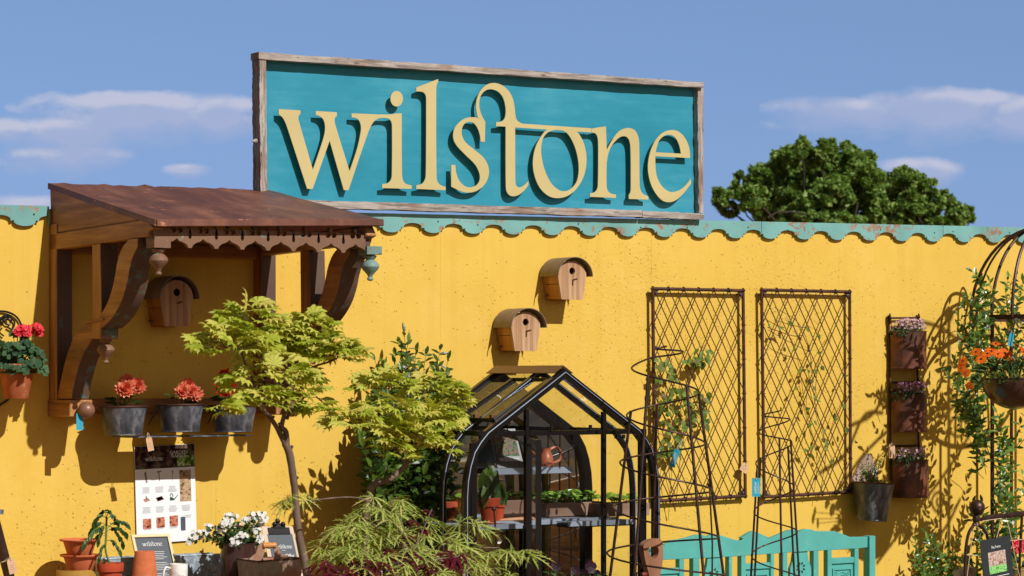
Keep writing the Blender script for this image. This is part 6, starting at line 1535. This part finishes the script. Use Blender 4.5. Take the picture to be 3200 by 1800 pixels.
# ---------------------------------------------------------------- wall planters on a ladder rack
rk = thing('planter_rack', W(2825,1560,.02), 'tall narrow rusty rack with two uprights and hooked rungs, carrying three half round pots', 'plant rack')
for px in (2781, 2869):
    mb = MB(); mb.tube([W(px-4,985,.014), W(px+3,1500,.014)], .0065, 8); mb.build('upright', M['rust'], rk, smooth=True)
for y in (994, 1195, 1394):
    mb = MB(); mb.tube([W(2781,y,.022), W(2871,y-1,.022)], .0055, 8); mb.build('rung', M['rust'], rk, smooth=True)
    for px in (2781,2871): mb = MB(); mb.tube(catmull([W(px,y-9,.014),W(px,y-12,.026),W(px+2,y,.032),W(px+2,y+14,.028),W(px+5,y+20,.03)],4), .005, 6); mb.build('hook', M['rust'], rk, smooth=True)
for yt, yb, x0, lab, fl_, lab2, sd in ((1036,1155,2784,'top half round rusty pot on the tall rack','f_alp','pale straw pink alpine flowers in the top rack pot',1),(1235,1353,2786,'middle half round rusty pot on the tall rack','f_mauve','mauve starry alpine flowers in the middle rack pot',2),(1440,1558,2790,'bottom half round rusty pot on the tall rack','f_alp','pale alpine flowers with a brown tag, in the bottom rack pot',3)):
    dd = .03; a = W(x0, yb, dd); k = 1/PXM(2840, dd); ph = TH+atan2(2840-1600, FPX); Rr = 109*k/(1+cos(ph)); c = V((a.x+Rr, -dd, a.z)); h = W(2840,yt,.09).z-W(2840,yb,.09).z; c.z = W(2840,yb-2,.10).z
    t = thing('half_round_pot', c, lab, 'plant pot', 'half round pots on the rack'); mb = MB(); n = 24; vs = []; fs = []
    for i in range(n+1):
        an = pi+pi*i/n
        for q, z in ((1,0),(1,h),(.965,h),(.965,.006)): vs.append(c+V((cos(an)*Rr*q, sin(an)*Rr*q*1.02-(.0 if q == 1 else .002), z)))
    for i in range(n):
        p = 4*i; q = p+4
        for e in range(4): fs.append((p+e,p+(e+1) % 4,q+(e+1) % 4,q+e))
    mb.add(vs, fs); mb.build('curved_front', M['rustpot'], t, smooth=40)
    mb = MB(); mb.box((c.x-Rr,c.y,c.z),(c.x+Rr,c.y+.003,c.z+h+.03)); mb.build('back_plate', M['rustpot'], t)
    for z in (.004, h-.003): mb = MB(); mb.tube([c+V((cos(an)*Rr*1.004, sin(an)*Rr*1.02, z)) for an in [pi+pi*i/24 for i in range(25)]], .0032, 6); mb.build('rolled_edge', M['rustpot'], t, smooth=True)
    mb = MB(); mb.add([c+V((cos(an)*Rr*.96, sin(an)*Rr*.97, h-.02)) for an in [pi+pi*i/24 for i in range(25)]], [tuple(range(25))]); mb.build('soil', M['soil'], t)
    r = random.Random(sd*7); pl = thing('alpine_plant', c+V((0,-.05,h-.02)), lab2, 'flower', 'alpine flowers in the rack pots'); fm = MB(); sm = MB(); lm = MB()
    for i in range(150):
        an = pi+r.random()*pi; q = sqrt(r.random())*Rr*1.05; b_ = c+V((cos(an)*q*.8, sin(an)*q*.8, h-.02)); tp_ = b_+V((r.uniform(-.02,.02), r.uniform(-.02,.015), r.uniform(.03,.085)))
        sm.tube([b_, tp_], .0008, 3, cap=False); petal_flower(fm, tp_, V((-.3,-.7,.5))+rv(r,.6), r.uniform(.005,.0085), 5, 1.0, .2, r)
        for k2 in range(2): leaf(lm, b_.lerp(tp_, r.random()*.7), rv(r)+V((0,0,.3)), V((0,-.4,1))+rv(r,.5), .014, .006)
    for i in range(60):   # spilling mat
        an = pi+r.random()*.9; b_ = c+V((cos(an)*Rr*1.02, sin(an)*Rr*1.02, h-r.uniform(-.01,.03))); leaf(lm, b_, rv(r)+V((-.4,-.2,-.4)), V((-.4,-.6,.5)), .016, .007)
    fm.build('flowers', M[fl_], pl, recalc=False); sm.build('stems', M['stem'], pl); lm.build('leaves', M['l_ger'], pl, recalc=False)
swing_tag('paper_tag', 2786, 1388, .12, 24, 44, 'kraft', 'brown paper tag hooked over the bottom half round pot of the rack', .06, False, (2790,1384,.10), .1)
# ---------------------------------------------------------------- bucket on a wooden back board
bc = W(2724,1628,.115); k = 1/PXM(2724,.115); ph = TH+atan2(2724-1600, FPX)
t = bucket(bc, 65*k, 46*k, W(2724,1508,.115).z-bc.z, 'tilted rust stained zinc bucket hung on the wall above the right end of the bench')
t.rotation_euler = (0, radians(4), 0)
bb = thing('wooden_back_board', W(2712,1500,.02), 'grey wooden back board with a rounded top behind the hung zinc bucket', 'board'); z = lambda y: W(2712,y,.02).z; x = lambda p: W(p,1500,.02).x
pr_ = contour([(x(2662),z(1540)),(x(2664),z(1500)),(x(2690),z(1445),1),(x(2700),z(1425),1),(x(2714),z(1418),1),(x(2727),z(1432),1),(x(2742),z(1475)),(x(2750),z(1540))], 6)
mb = MB(); mb.prism([V((q[0],-.02,q[1])) for q in pr_], (0,.016,0)); mb.build('board', m_wood('silvered_board', [lin(120,96,84), lin(164,138,122), lin(190,168,150)], 'z', 10, 12, .8, .3), bb, bevel=.001)
mb = MB(); mb.disc(W(2712,1434,.0206)+V((0,-.0008,0)), .006, (0,-1,0), 12); mb.build('nail_hole', M['black'], bb)
swing_tag('paper_tag', 2734, 1458, .05, 22, 26, 'paper', 'small white paper tag standing against the wooden back board in the hung bucket', -.12, False, (2728,1440,.03), 0)
r = random.Random(91); pl = thing('twiggy_plant', bc+V((0,0,.17)), 'small twiggy plant with tiny leaves in the hung zinc bucket', 'plant'); lm = MB(); sm = MB(); b0 = W(2735,1510,.11)
for (x_, y_) in ((2690,1445),(2708,1440),(2715,1450),(2745,1425),(2738,1440),(2752,1440),(2757,1430),(2700,1470),(2680,1455),(2745,1455),(2690,1480),(2715,1480)):
    leafy_stem(lm, sm, wander(b0+V((r.uniform(-.05,.02),r.uniform(-.03,.03),-.01)), W(x_,y_,.11+r.uniform(-.05,.06)), r, 4, .05), r, .016, .009, .011, .0012, .2)
for i in range(60): leaf(lm, b0+V((r.uniform(-.075,.045),r.uniform(-.05,.04),r.uniform(-.015,.012))), rv(r)+V((0,0,.4)), V((0,-.4,1)), .02, .01)
lm.build('leaves', M['l_clem'], pl, recalc=False); sm.build('stems', M['twig'], pl)
# ---------------------------------------------------------------- domed iron obelisk with jasmine and hanging bowl
OC = W(3252,1000,.47); k = 1/PXM(3252,.47); RO = 215*k; ZR = W(3060,988,.60).z
ob = thing('domed_obelisk', V((OC.x,OC.y,0)), 'tall domed iron obelisk of round hoops and posts at the right edge, overgrown with jasmine', 'plant support')
def od(phi, r=1.0): return (RT*cos(phi)-FW*(-sin(phi)))*RO*r
c0 = V((OC.x,OC.y,0))
band = [c0+(RT*cos(a)+FW*sin(a))*RO+V((0,0,ZR)) for a in [2*pi*i/48 for i in range(48)]]
mb = MB(); n = 48; vs = []
for i in range(n):
    dvec = (band[i]-c0-V((0,0,ZR))).normalized()
    for q, z in ((0,.013),(0,-.013),(-.005,-.013),(-.005,.013)): vs.append(band[i]+dvec*q+V((0,0,z)))
fs = [(4*i+e, 4*i+(e+1) % 4, 4*((i+1) % n)+(e+1) % 4, 4*((i+1) % n)+e) for i in range(n) for e in range(4)]
mb.add(vs, fs); mb.build('ring_band', M['rust'], ob)
DZ = (988-705)*k
for i, a in enumerate((2.95, 2.55, 3.75, 4.1, 5.2, 5.9, .4, 1.3)):
    u = RT*cos(a)+FW*sin(a); P = [c0+V((0,0,ZR))+u*(RO*cos(b))+V((0,0,DZ*sin(b))) for b in [pi/2*j/14 for j in range(15)]]; mb = MB(); mb.tube(P, .0085 if i != 1 else .006, 8); mb.build('dome_hoop', M['iron'], ob, smooth=True)
def phi_for(px, back=True):
    best = None
    for j in range(720):
        a = pi*j/360
        if (sin(a) > 0) != back: continue
        p = c0+(RT*cos(a)+FW*sin(a))*RO*.985; v = p-CAM; x_ = 1600+FPX*v.dot(RT)/v.dot(FW)
        if best is None or abs(x_-px) < best[0]: best = (abs(x_-px), a)
    return best[1]
for px, bk_ in ((3100,False),(3161,True),(3102,True),(3330,True),(3330,False)):
    a = phi_for(px, bk_); u = (RT*cos(a)+FW*sin(a))*RO*.985; mb = MB(); mb.tube([c0+u, c0+u+V((0,0,ZR-.0135))], .0095, 10); mb.build('post', M['iron'], ob, smooth=True)
p = phi_for(3046, False); u = RT*cos(p)+FW*sin(p); mb = MB(); b_ = c0+u*RO+V((0,0,ZR+.09)); mb.tube(catmull([b_, b_+V((.05,0,.0)), b_+V((.082,0,.05)), b_+V((.06,0,.07)), b_+V((.035,0,.045))],5), .0045, 6); mb.sphere(b_+V((.03,0,.05)), .012, 10, 6); mb.build('scroll_hook', M['iron'], ob, smooth=True)
r = random.Random(101); js = thing('jasmine', V((OC.x-.15,OC.y,0)), 'evergreen jasmine climbing the domed obelisk, with pointed leaves and arching shoots', 'climbing plant'); lm = MB(); sm = MB(); wf = MB()
tips = []
for (x, y) in ((3040,850),(3052,862),(3066,880),(3092,880),(3025,925),(3010,945),(3080,930),(3150,870),(3170,860),(3180,900),(3196,880),(3190,940),(3040,960),(2995,990),(3000,1020),(3040,1010),(3070,1000),(3010,1060),(3035,1060),(3060,1050),(3120,1040),(3180,1010),(3195,1060),(3000,1090),(3030,1100),(2950,1145),(2965,1165),(2990,1190),(3010,1200),(3190,1100),(3170,1060),(2985,1130),(3090,1090)): tips.append((x, y))
for y in range(1290, 1740, 18):
    tips.append((3130+r.gauss(0,26), y))
for j in range(9): tips.append((r.uniform(2990,3060), r.uniform(1180,1330)))
for j in range(14): tips.append((r.uniform(3040,3200), r.uniform(1560,1740)))
for (x, y) in tips:
    d = .42+r.uniform(-.24,.22); q = W(x, y, d); s0 = W(lerp3(3125,x,.45)+r.uniform(-20,20), y+r.uniform(90,230), lerp3(.42,d,.4))
    leafy_stem(lm, sm, wander(s0, q, r, 5, .09), r, .060, .024, .034, .0017, .15, True, .5, .2)
    if r.random() < .05: petal_flower(wf, q, V((-.4,-.8,.4)), .013, 5, .8, .1, r)
for P in ([(2965,1100),(2955,1060),(2985,1035),(3040,1045)],[(3040,1230),(3020,1290),(3050,1340),(3040,1400),(3085,1460)],[(3190,1290),(3225,1330),(3180,1400)],[(3100,1300),(3080,1380),(3120,1480),(3150,1600)]): sm.tube(catmull([W(x,y,.45) for x,y in P],6), .002, 5)
lm.build('leaves', M['l_jas'], js, recalc=False); sm.build('stems', M['twig'], js); wf.build('flowers', M['f_white'], js, recalc=False)
# low jasmine at the foot, right of the bench
s2 = thing('jasmine', V((W(2990,1800,.2).x,-.2,0)), 'low jasmine shoots against the wall between the bench and the card on twine', 'shrub'); lm = MB(); sm = MB()
for i in range(34):
    x = r.uniform(2860,3060); y = r.uniform(1690,1800)-(25 if 2880 < x < 2930 else 0); q = W(x,y,r.uniform(.06,.36)); leafy_stem(lm, sm, wander(W(lerp3(2970,x,.5),1930,.2), q, r, 5, .08), r, .058, .022, .036, .0017, .3, True, .5, .2)
lm.build('leaves', M['l_jas'], s2, recalc=False); sm.build('stems', M['twig'], s2)
# hanging bowl of orange daisies
HB = .92; c = W(3172,1182,HB); k = 1/PXM(3172,HB); R = 106*k
t = thing('hanging_bowl', c, 'dark bronze half round hanging bowl of orange daisies, hung in front of the domed obelisk', 'hanging basket')
mb = MB(); mb.lathe(c, [(R*.97,0)]+[(R*cos(a), -R*.92*sin(a)) for a in [pi/2*j/12 for j in range(13)]], 36); mb.build('bowl_shell', M['potbrown'], t, smooth=60)
mb = MB(); mb.tube([c+V((R*cos(a),R*sin(a),0)) for a in [2*pi*j/36 for j in range(36)]], .004, 6, True); mb.build('rim', M['potbrown'], t, smooth=True)
mb = MB(); mb.lathe(c, [(0,-.012),(R*.96,-.012)], 24); mb.build('soil', M['soil'], t)
hk = W(3172,988,.72); mb = MB(); top_ = V((c.x,c.y,c.z+.30)); band_p = min(band, key=lambda q: ((q-CAM).dot(RT)/(q-CAM).dot(FW)-(3170-1600)/FPX)**2+(0 if (q-c0).dot(FW) < 0 else 9))
mb.tube(catmull([band_p+V((0,.012,-.02)), band_p+V((0,.012,.012)), band_p+V((0,-.012,.02)), band_p+V((0,-.02,-.03)), lerp3(band_p, top_, .6), top_],5), .0035, 6); mb.build('hook', M['zinc'], t, smooth=True)
mb = MB()
for a in (1.1, 3.2, 5.3): mb.tube([top_, c+V((R*cos(a),R*sin(a),0))], .0022, 5)
mb.build('hanger_wire', M['iron'], t)
pl = thing('orange_daisies', c, 'bright orange daisies with bushy dark leaves filling the hanging bowl', 'flower'); lm = MB(); fm = MB(); dm = MB(); sm = MB()
for i in range(620):
    a = r.uniform(0,6.28); q = sqrt(r.random()); zz = (1-q*q)*.105*r.uniform(.3,1)+.01; x_ = cos(a)*q*R*1.22; p = c+V((x_-.03*(x_ < 0), sin(a)*q*R, zz-.035*(q > .85)))
    leaf(lm, p, V((cos(a)*q,sin(a)*q,r.uniform(.0,1)))+rv(r,.5), V((-.2,-.5,.8))+rv(r,.5), r.uniform(.026,.05), r.uniform(.008,.013), .2)
    if i % 7 == 0: sm.tube([c+V((x_*.5,sin(a)*q*R*.5,0)), p], .0014, 4, cap=False)
for (x, y, Rr, tl) in ((3098,1098,17,(-.3,-.6,.75)),(3086,1105,16,(-.4,-.4,.8)),(3118,1106,17,(-.1,-.7,.7)),(3140,1104,18,(0,-.8,.6)),(3155,1116,21,(.1,-.95,.35)),(3066,1122,15,(-.6,-.5,.6)),(3112,1074,13,(-.2,-.3,.9)),(3050,1100,14,(-.6,-.3,.6)),(3180,1082,15,(.2,-.4,.9)),(3200,1100,16,(.2,-.8,.5)),(3010,1128,12,(-.8,-.3,.4)),(3005,1150,12,(-.8,-.4,.3)),(3020,1165,12,(-.8,-.4,.2)),(3030,1205,11,(-.7,-.5,-.2)),(3240,1110,16,(.4,-.7,.6))):
    p = W(x, y, HB+.03); nv_ = V(tl).normalized(); Rm = Rr*k*1.3; a_ = nv_.orthogonal().normalized(); b2 = nv_.cross(a_); sm.tube([c+V((0,0,.02)), p], .0016, 4, cap=False)
    fm = MB(); dm = MB()
    for j in range(15):
        w_ = 2*pi*j/15+r.uniform(-.08,.08); e = a_*cos(w_)+b2*sin(w_); leaf(fm, p+e*Rm*.16, e+nv_*.10, nv_, Rm*.86*r.uniform(.92,1.05), Rm*.34, .12, .12, .5)
    dm.sphere(p+nv_*.002, Rm*.17, 10, 6); fh = fm.build('flower_head', M['f_orange'], pl, recalc=False); dm.build('flower_centre', M['black'], fh, smooth=True)
lm.build('leaves', M['l_dark'], pl, recalc=False); sm.build('stems', M['stem'], pl)
swing_tag('shop_tag', 3162, 1038, .80, 16, 44, 'tealcard', 'teal tag dangling from the hook above the orange daisies', -.12, False, (3152,1028,.80), .5)
swing_tag('size_label', 3088, 1016, .80, 9, 11, 'paper', 'tiny white label stuck near the top of the obelisk post', 0, False, None, .3, False)
# ---------------------------------------------------------------- pea frame with its card
FD = 1.30; k = 1/PXM(3050,FD)
pf = thing('pea_frame', V((W(3052,1700,FD).x,-FD,0)), 'dark iron pea frame with ball finial and arched legs strung with twine', 'plant support')
mb = MB(); mb.sphere(W(3053,1586,FD), 25*k, 24, 16); bfin = mb.build('ball_finial', M['iron'], pf, smooth=True)
mb = MB(); cc = W(3053,1587,FD); mb.tube([cc+V((25.3*k*cos(a),25.3*k*sin(a),-.004)) for a in [2*pi*j/32 for j in range(32)]], .0012, 5, True); mb.build('seam_ring', M['iron'], bfin, smooth=True)
mb = MB(); mb.lathe(W(3050,1632,FD), [(0,-.016),(14*k,-.014),(9*k,0),(12*k,10*k),(8*k,22*k),(0,24*k)], 14); mb.build('finial_neck', M['iron'], pf, smooth=True)
mb = MB(); mb.tube([W(3055,1624,FD), W(3075,1621,FD-.01), W(3090,1617,FD-.02), W(3330,1590,FD-.18)], [6*k,6*k,9*k,9*k], 12); mb.build('top_bar', M['iron'], pf, smooth=30)
for pts in ([(3048,1636),(3030,1660),(3020,1700),(3016,1760),(3012,1960)],[(3052,1636),(3075,1655),(3088,1690),(3092,1760),(3094,1960)]): mb = MB(); mb.tube(catmull([W(x,y,FD) for x,y in pts],6), 5*k, 8); mb.build('arched_leg', M['iron'], pf, smooth=True)
mb = MB(); mb.tube([W(3194,1606,FD-.09), W(3186,1760,FD-.09), W(3184,1960,FD-.09)], 4.5*k, 8); mb.build('upright_rod', M['iron'], pf, smooth=True)
mb = MB()
for P in ([(3045,1645,0),(3036,1690,0),(3022,1800,0)],[(3134,1605,-.04),(3140,1603,-.06),(3150,1640,-.05),(3162,1690,-.04),(3176,1760,-.04),(3188,1810,-.04)],[(3126,1622,-.03),(3120,1660,-.03),(3112,1690,-.02)],[(3045,1638,0),(3075,1668,-.01),(3094,1688,-.02)],[(3140,1692,-.04),(3200,1685,-.06)],[(3020,1734,0),(3060,1736,.0)],[(3150,1716,-.04),(3172,1710,-.05)],[(3070,1628,-.01),(3130,1620,-.03)]): mb.tube([W(x,y,FD+.012+dz) for x,y,dz in P], .0019, 5)
mb.build('twine', M['string'], pf)
# card
fr = Frame(W(3075,1838,FD+.03), W(3165,1818,FD+.02)-W(3075,1838,FD+.03), V((-.11,.02,1))); w = (W(3168,1818,FD+.02)-W(3075,1838,FD+.03)).length; h = 148*k
t = thing('information_card', fr.o, 'dark card headed Pea Frame with a photo of peas, hung on twine', 'card')
mb = MB(); fr.rect(mb, 0,0,w,h,0,.003); mb.build('card', m_plain('charcoal_card', lin(40,45,48), .5, .08, 6), t)
pa = m_picture('brick_wall_print', [lin(90,64,54), lin(168,134,118), lin(206,190,178), lin(120,90,76)], 70, 4); pb = m_picture('peas_print', [lin(60,120,50), lin(110,190,90), lin(170,220,150), lin(60,90,50)], 90, 3)
mb = MB(); fr.rect(mb, w*.22,h*.42,w*.80,h*.72,.0034); mb.build('picture_bricks', pa, t); mb = MB(); fr.rect(mb, w*.22,h*.26,w*.80,h*.4195,.0034); mb.build('picture_peas', pb, t)
mb = MB(); put_text(mb, fr, 'Pea Frame', h*.082, w*.5, h*.79, .0036, 'CENTER', .8)
for i, q in enumerate((.36,.30)): fr.rect(mb, w*(.5-q),h*(.19-.05*i)-.0012,w*(.5+q),h*(.19-.05*i)+.0012,.0036)
mb.build('lettering', M['white'], t)
# gift box behind the card
t = thing('printed_bag', W(3035,1800,1.2), 'beige bag with a gold leaf pattern behind the information card', 'bag'); fr = Frame(W(3002,1840,1.2), V((1,0,.02)), V((0,.1,1))); bgm = m_picture('gold_leaf_print', [lin(190,180,160), lin(196,186,168), lin(150,112,60)], 26, 2, (3,1,2), .6)
mb = MB(); mb.prism([fr(0,0),fr(.11,0),fr(.115,.10),fr(.06,.094),fr(.0,.085)], (0,.05,0)); mb.build('bag_body', bgm, t, bevel=.004)
# pink flowers at the edge
pl = thing('pink_flowers', W(3185,1715,1.0), 'bright pink clustered flowers at the right edge behind the iron pea frame', 'flower'); fm = MB(); lm = MB()
for i in range(80): p = W(3186+r.uniform(-24,30), 1708+r.uniform(-20,18), 1.0+r.uniform(-.03,.03)); petal_flower(fm, p, V((-.3,-.8,.4))+rv(r,.5), .011, 5, 1.0, .2, r)
for i in range(40): leaf(lm, W(3186+r.uniform(-26,34), 1745+r.uniform(-20,40), 1.0+r.uniform(-.03,.03)), rv(r)+V((0,0,-.2)), V((0,-.6,.6)), .04, .02)
fm.build('petals', M['f_pink'], pl, recalc=False); lm.build('leaves', M['l_dark'], pl, recalc=False)
c = W(3190,1838,1.0); kk = 1/PXM(3190,1.0); t = thing('woven_pot', c, 'straw coloured woven pot under the bright pink flowers', 'plant pot'); mb = MB(); mb.lathe(c, [(0,-.12),(30*kk,-.12),(38*kk,60*kk),(34*kk,64*kk),(0,60*kk)], 24); mb.build('pot_body', m_wood('woven_straw', [lin(120,96,50), lin(176,146,84), lin(200,172,110)], 'x', 30, 4, .8, .6), t, smooth=40)
def sw0(px): return (W(px,1400,0)+SUND*(1.6/(-SUND.y))).x
# scrolled iron panel out of the frame on the right (throws the scroll shadows on the wall)
sp = thing('iron_scroll_panel', V((sw0(2965),-1.6,0)), 'tall wrought iron scroll panel standing in front of the wall, right of the stand', 'garden ornament'); mb = MB(); y = -1.6
def sw(px, py):   # wall point -> point on the sun ray at distance 1.6
    p = W(px, py, 0); return p+SUND*(1.6/(-SUND.y))
for P in ([(2600,1560),(2700,1420),(2800,1330),(2900,1300),(2985,1240)],[(2560,1700),(2700,1560),(2830,1430),(2960,1290),(3060,1200)],[(2740,1760),(2860,1600),(2960,1470),(3060,1310)],[(2900,1080),(2850,1010),(2930,1020),(2990,1060)],[(2660,1330),(2730,1290),(2790,1180),(2850,1070)],[(2560,1480),(2640,1420),(2700,1300),(2760,1290)],[(2900,1720),(2960,1640),(3000,1560)]): mb.tube(catmull([sw(*q) for q in P],8), .009, 7)
for (x_, y_, R_, sg, a0) in ((2935,1565,.065,1,2.0),(2830,1660,.06,1,.5),(2690,1610,.09,-1,1.5),(2990,1330,.07,1,3),(2770,1250,.07,-1,2)): mb.tube(spiral(sw(x_,y_), R_, 1.5, a0, .2, 40, sg), .008, 7)
mb.build('scrollwork', M['iron'], sp, smooth=True)
for px_ in (2965, 3330):
    q = sw(px_, 1400); mb = MB(); mb.tube([V((q.x,y,0)),V((q.x,y,sw(px_,1000).z))], .012, 8); mb.sphere(V((q.x,y,sw(px_,1000).z+.03)), .035, 14, 8); mb.build('post', M['iron'], sp, smooth=True)
# ---------------------------------------------------------------- broad trees beyond the wall
M['tree_bark'] = m_plain('dark_tree_bark', lin(62,54,44), .9, .25, 6)
def far_tree(name, base_px, dist, clumps, label, seed, n_per, lsz, branch=()):
    r = random.Random(seed); k = dist/FPX       # metres per pixel there
    def Wd(px, py, dd=0.0): return CAM + (FW + RT*((px-1600)/FPX) + UP*((HZ-py)/FPX))*(dist+dd)
    b = Wd(base_px, 1180); t = thing(name, V((b.x,b.y,0)), label, 'tree', 'broad trees beyond the wall')
    lm = MB(); sm = MB(); root = V((b.x,b.y,0)); fork = V((b.x,b.y,3.2))
    sm.tube([root, V((b.x,b.y,1.5)), fork], [.42,.34,.30], 10)
    for (px, py, rx, ry) in clumps:
        dd = r.uniform(-1,1)*1.6; c = Wd(px, py, dd); ax, az = rx*k*.98, ry*k*.98
        sm.tube(wander(fork, c, r, 6, .06, -.05), [.13,.09,.06,.045,.035,.03,.02], 6, cap=False)
        n = int(n_per*rx*ry)
        subs = [(rv(r,1), r.uniform(.17,.33)) for _ in range(int(12+rx*ry/170))]
        for i in range(n):
            s, q = subs[r.randrange(len(subs))]; s = s.normalized()*min(1, s.length)*.95; g = rv(r, 1)
            while g.length > 1: g = rv(r, 1)
            o = s+g*q*(1.0 if r.random() < .84 else 1.6); p = c+V((o.x*ax, o.y*ax, o.z*az)); d = rv(r); nn = V((0,-.2,.9))+rv(r,.8); L = lsz*r.uniform(.7,1.3)
            d.normalize(); nn = (nn-d*nn.dot(d)); nn.normalize(); e = d.cross(nn)
            lm.add([p-d*L*.5, p+e*L*.32, p+d*L*.5, p-e*L*.32-nn*L*.1], [(0,1,2),(0,2,3)])
    for P in branch: sm.tube([Wd(x, y, -2.0) for x, y in P], .035, 6)
    lm.build('crown', M['l_tree'], t, recalc=False); sm.build('trunk', M['tree_bark'], t, smooth=True)
zz = lambda x, y, rx, ry: (2200+x/2.576, 400+y/2.576, rx/2.576, ry/2.576)
far_tree('broad_tree', 2600, 88, [zz(*c) for c in [(150,560,70,80),(190,650,80,60),(270,520,90,80),(330,430,90,80),(380,560,110,110),(460,400,110,100),(430,660,90,80),(560,330,110,100),(640,250,90,80),(500,500,120,110),(560,640,120,110),(770,160,60,80),(720,220,90,90),(700,420,130,130),(690,600,130,120),(880,230,100,90),(980,170,80,90),(1080,190,90,90),(1190,190,60,70),(1000,330,150,130),(850,450,140,130),(860,640,150,110),(1040,520,150,130),(1060,660,150,100),(1190,310,120,110),(1290,270,80,80),(1330,380,110,110),(1240,480,130,120),(1260,630,130,110),(1390,480,80,90),(1380,620,90,100),(520,740,110,60),(700,730,120,70),(880,740,120,70),(1060,745,120,70),(1240,745,120,70),(1380,740,90,60)]],
  'broad dark green tree with a domed crown rising behind the wall, right of the sign', 5, 2.1, .21, [[(2400,680),(2425,664),(2470,662),(2520,670)]])
far_tree('broad_tree', 2930, 96, [zz(*c) for c in [(1500,430,90,80),(1600,390,80,80),(1560,560,120,110),(1690,440,90,90),(1790,480,80,80),(1700,600,120,110),(1580,690,110,80),(1830,590,90,90),(1850,700,110,80),(1950,560,55,60),(1980,660,80,80),(2060,700,80,80),(2120,680,50,60),(2140,740,40,40),(1480,620,90,100),(1480,740,90,60),(1640,750,110,60),(1800,760,110,60),(1980,760,110,50)]],
  'lower tree sloping away to the right behind the domed tree', 6, 2.0, .22)
# ---------------------------------------------------------------- what stands opposite, behind the photographer's right shoulder (seen in the mirror and glass)
r = random.Random(9)
hm = MB(); 
for i in range(9000):
    p = V((r.uniform(2,12), -r.uniform(9.2,10.2), r.uniform(0,2.3)**1.0)); d = rv(r).normalized(); nn = rv(r).normalized(); e = d.cross(nn); L = .12; hm.add([p-d*L, p+e*L*.6, p+d*L, p-e*L*.6], [(0,1,2,3)])
hg = thing('hedge', V((7,-9.7,0)), 'clipped dark green hedge on the far side of the path', 'hedge'); hm.build('foliage', M['l_tree'], hg, recalc=False)
mb = MB(); mb.box((2,-10.0,0),(12,-9.4,2.1)); mb.build('shade_core', m_plain('hedge_shade', (.012,.02,.008,1), .9, .3), hg)  # near-black box: the hedge's inner shade put into its colour
st = thing('market_stall', V((5.2,-6.6,0)), 'stall opposite with a cream canvas cloth over a wooden counter', 'stall')
cv = m_plain('cream_canvas', lin(214,200,176), .9, .08, 5)
mb = MB(); n = 40; vs = []
for i in range(n+1):
    x = 2.6+5.0*i/n; wv = .04*sin(i*1.3)+.03*sin(i*.5); vs += [(x,-6.2+wv,.98),(x,-6.2+wv*1.6,.74),(x,-7.2,1.36)]
fs = []
for i in range(n): a = 3*i; fs += [(a,a+1,a+4,a+3),(a,a+3,a+5,a+2)]
mb.add(vs, fs); mb.build('canvas_cloth', cv, st, smooth=True)
mb = MB(); mb.box((2.7,-6.9,.0),(7.5,-6.35,.94)); mb.build('counter', M['teakx'], st)
mb = MB(); mb.hexa([V((2.4,-8.1,2.55)),V((7.8,-8.1,2.55)),V((7.8,-9.1,2.7)),V((2.4,-9.1,2.7)),V((2.4,-8.1,2.58)),V((7.8,-8.1,2.58)),V((7.8,-9.1,2.73)),V((2.4,-9.1,2.73))]); mb.build('awning', cv, st)
for x in (2.5, 7.7):
    for y, z in ((-8.15,2.545),(-9.05,2.69)): mb = MB(); mb.tube([V((x,y,0)),V((x,y,z))], .03, 8); mb.build('awning_pole', M['teakz'], st, smooth=True)
gb = thing('park_bench', V((3.4,-4.4,0)), 'brown wooden garden seat with a curved back facing the yellow wall', 'bench')
mb = MB(); P = [(0,.45),(1.5,.45),(1.5,.86)]+[(1.5-1.5*i/10, .86+.10*sin(pi*i/10)) for i in range(1,10)]+[(0,.86)]
mb.prism([V((2.9+x,-4.7,z)) for x, z in P], (0,.04,0)); mb.build('backrest', M['teakx'], gb); mb = MB(); mb.box((2.9,-4.655,.40),(4.4,-4.2,.44)); mb.build('seat', M['teakx'], gb)
for x in (2.92,4.34):
    for y in (-4.65,-4.25): mb = MB(); mb.box((x,y,0),(x+.05,y+.05,.3995)); mb.build('leg', M['teakx'], gb)
